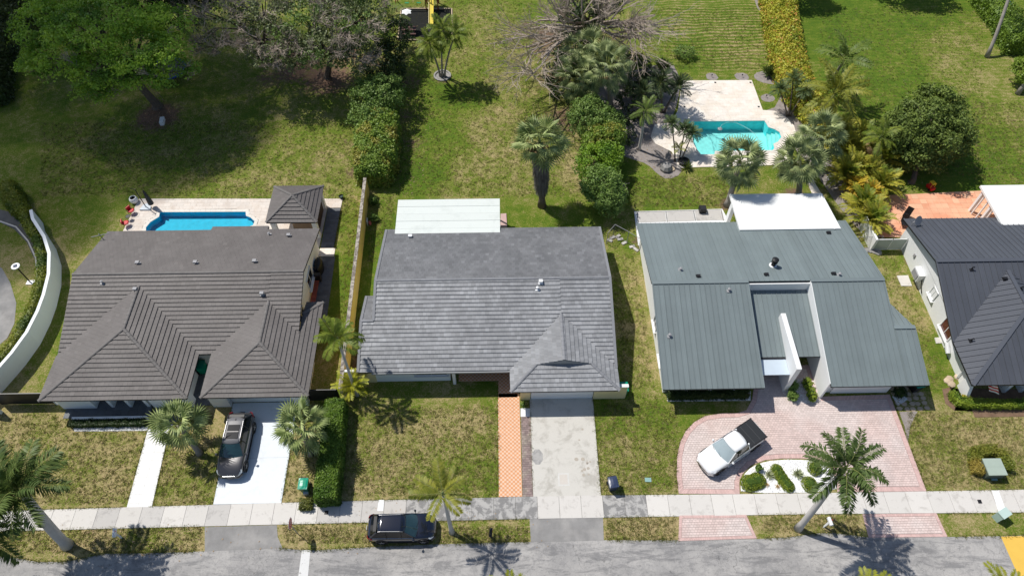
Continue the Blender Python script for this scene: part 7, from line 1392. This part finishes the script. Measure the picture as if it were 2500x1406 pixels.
# flag
fx, fy, fz = 35.25+.3, 25.2, 1.9; fl_ = thing('flag', 'striped red and white flag with blue corner on a slanted wall pole', 'flag', (35.6,25.2,1.7)); M().tube([(35.45,25.28,1.75),(36.6,23.9,2.35)], .02, 6).build('pole', MBLACK, fl_)
for k in range(7):
    s = M(); s.grid([[(35.95+.45*i/4+k*.075, 24.65-.42*i/4-k*.06, 2.0+.25*i/4-.13*k-.03*math.sin(i*2+k)) for i in range(5)], [(35.95+.45*i/4+(k+1)*.075, 24.65-.42*i/4-(k+1)*.06, 2.0+.25*i/4-.13*(k+1)-.03*math.sin(i*2+k+1)) for i in range(5)]]); s.build('stripe', MRED if k % 2 else MWPL, fl_)
s = M(); s.slab([(35.94,24.63,2.03),(36.16,24.42,2.16),(36.32,24.28,1.82),(36.10,24.5,1.68)], (.0,-.012,.012)); s.build('canton', mat('flag blue', (.02,.04,.20), .6), fl_)
tag(M().box(37.0,23.45,.0,56,23.65,.42).build('low_porch_wall', MWHITE), 'low pale wall behind the bright green hedge of the right house', 'wall')
s = M(); s.tube([G(1500,470)+(.3,), G(1520,466)+(.9,), G(1535,460)+(.7,)], .03, 4); 
for k in range(14): branchy(s, Vector(GZ(1512,468,.5)), Vector((random.gauss(.5,.5), random.gauss(0,.6), .3)).normalized(), .8, .02, 1, .5)
bt = thing('bare_bush', 'bare grey twiggy bush at the lower right of the shrub row', 'shrub', GZ(1512,468,0)); s.build('twigs', MBRANCH, bt)
# ------------------------------------------------------------------ ragged grass along the paved edges, weeds and fallen leaves
def tufts(name, label, pts, m, size, blades=6, h=.09):
    n = len(pts); P = np.repeat(np.array([(p[0], p[1], 0.) for p in pts]), blades, 0); k = len(P); P[:,:2] += RS.normal(0, size*.6, (k, 2)); a = RS.uniform(0, 2*PI, k); w = RS.uniform(.010, .022, k)*size/.07; hh = h*RS.uniform(.5, 1.3, k)
    t = np.stack([np.cos(a), np.sin(a), 0*a], 1); l = RS.normal(0, .6, (k, 2))*hh[:,None]; V = np.empty((k, 3, 3)); V[:,0] = P-t*w[:,None]; V[:,1] = P+t*w[:,None]; V[:,2] = P; V[:,2,:2] += l; V[:,2,2] += hh
    me = npmesh(name, V.reshape(-1,3), np.arange(3*k).reshape(k,3), [m]); o = bpy.data.objects.new(name, me); COL.objects.link(o); o['kind'] = 'stuff'; o['label'] = label; o['category'] = 'grass'
def along(poly, step, jit, closed=False):
    out = []; n = len(poly)
    for i in range(n if closed else n-1):
        a, b = Vector(poly[i]), Vector(poly[(i+1) % n]); k = int((b-a).length/step)
        for j in range(k):
            if random.random() < .8: p = a.lerp(b, random.random()); out.append((p.x+random.gauss(0, jit), p.y+random.gauss(0, jit)))
    return out
MTUF = leafmat('grass tuft blade', (.09,.13,.02), (.22,.20,.06), ns=3, trans=.2); MTUD = leafmat('dry grass tuft blade', (.20,.18,.07), (.34,.27,.14), ns=3, trans=.2)
ed = along([p for p in TOP if -40 < p[0] < 42], .05, .03)+along([p for p in BOT if -40 < p[0] < 42], .04, .04)+along([p for p in rt if -40 < p[0] < 42], .03, .07)
for q in (((521,1231),(569,984)),((687,1227),(728,984)),((310,1238),(362,1049)),((371,1237),(414,1049)),((1218,1213),(1217,962)),((1302,1213),(1293,975)),((1467,1209),(1447,972)),((340,486),(837,486)),((837,486),(813,623)),((2262,1199),(2180,975)),((1657,1205),(1652,1160),(1653,1115),(1660,1080),(1674,1052),(1695,1030),(1722,1015),(1760,1009),(1800,1008))): ed += along(PX(*q), .045, .04)
ed = [p for p in ed if not ((any(G(a,1270)[0]-.1 < p[0] < G(b,1270)[0]+.1 for a, b in ((498,690),(1293,1474),(1655,1850),(2103,2313))) and p[1] < 16.3) or (any(G(a,1212)[0] < p[0] < G(b,1212)[0] for a, b in ((310,371),(521,687),(1218,1467),(1657,2262))) and 16.3 < p[1] < 17.6))]
tufts('edge_grass', 'ragged grass overhanging the sidewalk and drive edges', ed, MTUF, .07)
rg = []
for px0, py0, px1, py1, n_ in ((0,1010,520,1230,3800),(840,960,1215,1210,3600),(1455,960,1655,1200,1800),(2215,1005,2500,1190,2400),(0,1285,500,1350,1300),(680,1285,1290,1325,1300),(1480,1265,1650,1318,500),(1500,620,1620,950,1200),(2150,620,2330,950,1200),(960,200,1420,480,5200),(100,300,860,480,5200),(1000,0,1300,200,2600),(1530,430,1790,505,1300),(1560,20,1870,170,2200),(2000,20,2400,430,5200),(2380,250,2500,450,1300),(830,480,880,900,900),(900,480,960,640,500),(620,1010,790,1220,900),(1860,1262,2100,1300,500)):
    for _ in range(n_): rg.append(G(random.uniform(px0, px1), random.uniform(py0, py1)))
SOL = [PX((569,984),(728,981),(687,1227),(521,1231)), PX((362,1047),(414,1046),(371,1237),(310,1238)), PX((1216,961),(1299,961),(1301,1212),(1218,1213)), DRV, [(-33.9,24),(-14,24),(-14,40),(-33.9,40)], [(-11.2,24.2),(9.2,24.2),(9.2,40),(-11.2,40)], [(11.6,24),(31.3,24),(31.3,40),(11.6,40)], [(34.5,22.5),(60,22.5),(60,40),(34.5,40)], PX((495,1280),(690,1280),(700,1345),(495,1348)), PX((1290,1262),(1476,1262),(1478,1325),(1290,1325))]
rg = [p for p in rg if not any(inside(p, q) for q in SOL) and not (lerpy(BOT, p[0])-.05 < p[1] < lerpy(TOP, p[0])+.05) and p[1] > lerpy(rt, p[0])]
tufts('lawn_tufts', 'coarse tufts standing up in the lawns', rg[::2], MTUF, .10, 9, .07); tufts('dry_lawn_tufts', 'dry straw coloured tufts in the lawns', rg[1::2], MTUD, .10, 9, .06)
lt_ = []
for px, py, sx, sy, n_ in ((700,170,110,50,900),(400,280,60,30,300),(1400,250,60,120,500),(1000,300,25,120,400),(2150,450,70,40,300),(1580,330,40,60,300),(900,1150,60,80,120),(1100,1290,120,20,150),(300,1320,150,20,150)):
    for _ in range(n_): lt_.append(G(random.gauss(px, sx), random.gauss(py, sy)))
k_ = np.array([(a, b, .035) for a, b in lt_]); V_, F_ = leaves(k_, np.tile([0,0,1.], (len(k_),1)), .055, .6, .25); V_[:,2] = np.maximum(V_[:,2], .015)
o = bpy.data.objects.new('fallen_leaves', npmesh('fallen_leaves', V_, F_, [leafmat('fallen dry leaf', (.20,.13,.07), (.42,.30,.17), trans=0)])); COL.objects.link(o); o['kind'] = 'stuff'; o['label'] = 'dry fallen leaves scattered under the trees'; o['category'] = 'leaves'
# ------------------------------------------------------------------ unseen cloud added above the left gardens for its shade, outside the picture
def shade_cloud():
    n = NT('cloud vapour'); t = n.t; t.nodes.remove(n.b); v = n.n('ShaderNodeVolumePrincipled'); v.inputs['Color'].default_value = (1,1,1,1); v.inputs['Density'].default_value = .23; v.inputs['Anisotropy'].default_value = .23; n.l(v.outputs[0], n.out.inputs['Volume'])
    Z = 130
    S = M(); 
    for px, py, r, ry, h in ((220,290,20,13,7),(-120,150,24,20,8),(520,170,13,11,5),(0,520,11,9,4),(10,400,14,12,6)):
        g = G(px, py); c = (g[0]-SHX*Z, g[1]-SHY*Z, Z); prof = [(r*math.sin(PI*k/12)+.01, -h*math.cos(PI*k/12)) for k in range(13)]; k0 = len(S.v); S.lathe(c, prof, 24); S.v[k0:] = [(a, c[1]+(b-c[1])*ry/r, d) for a, b, d in S.v[k0:]]
    o = S.build('shade_cloud', n.m, kind='structure')
shade_cloud()
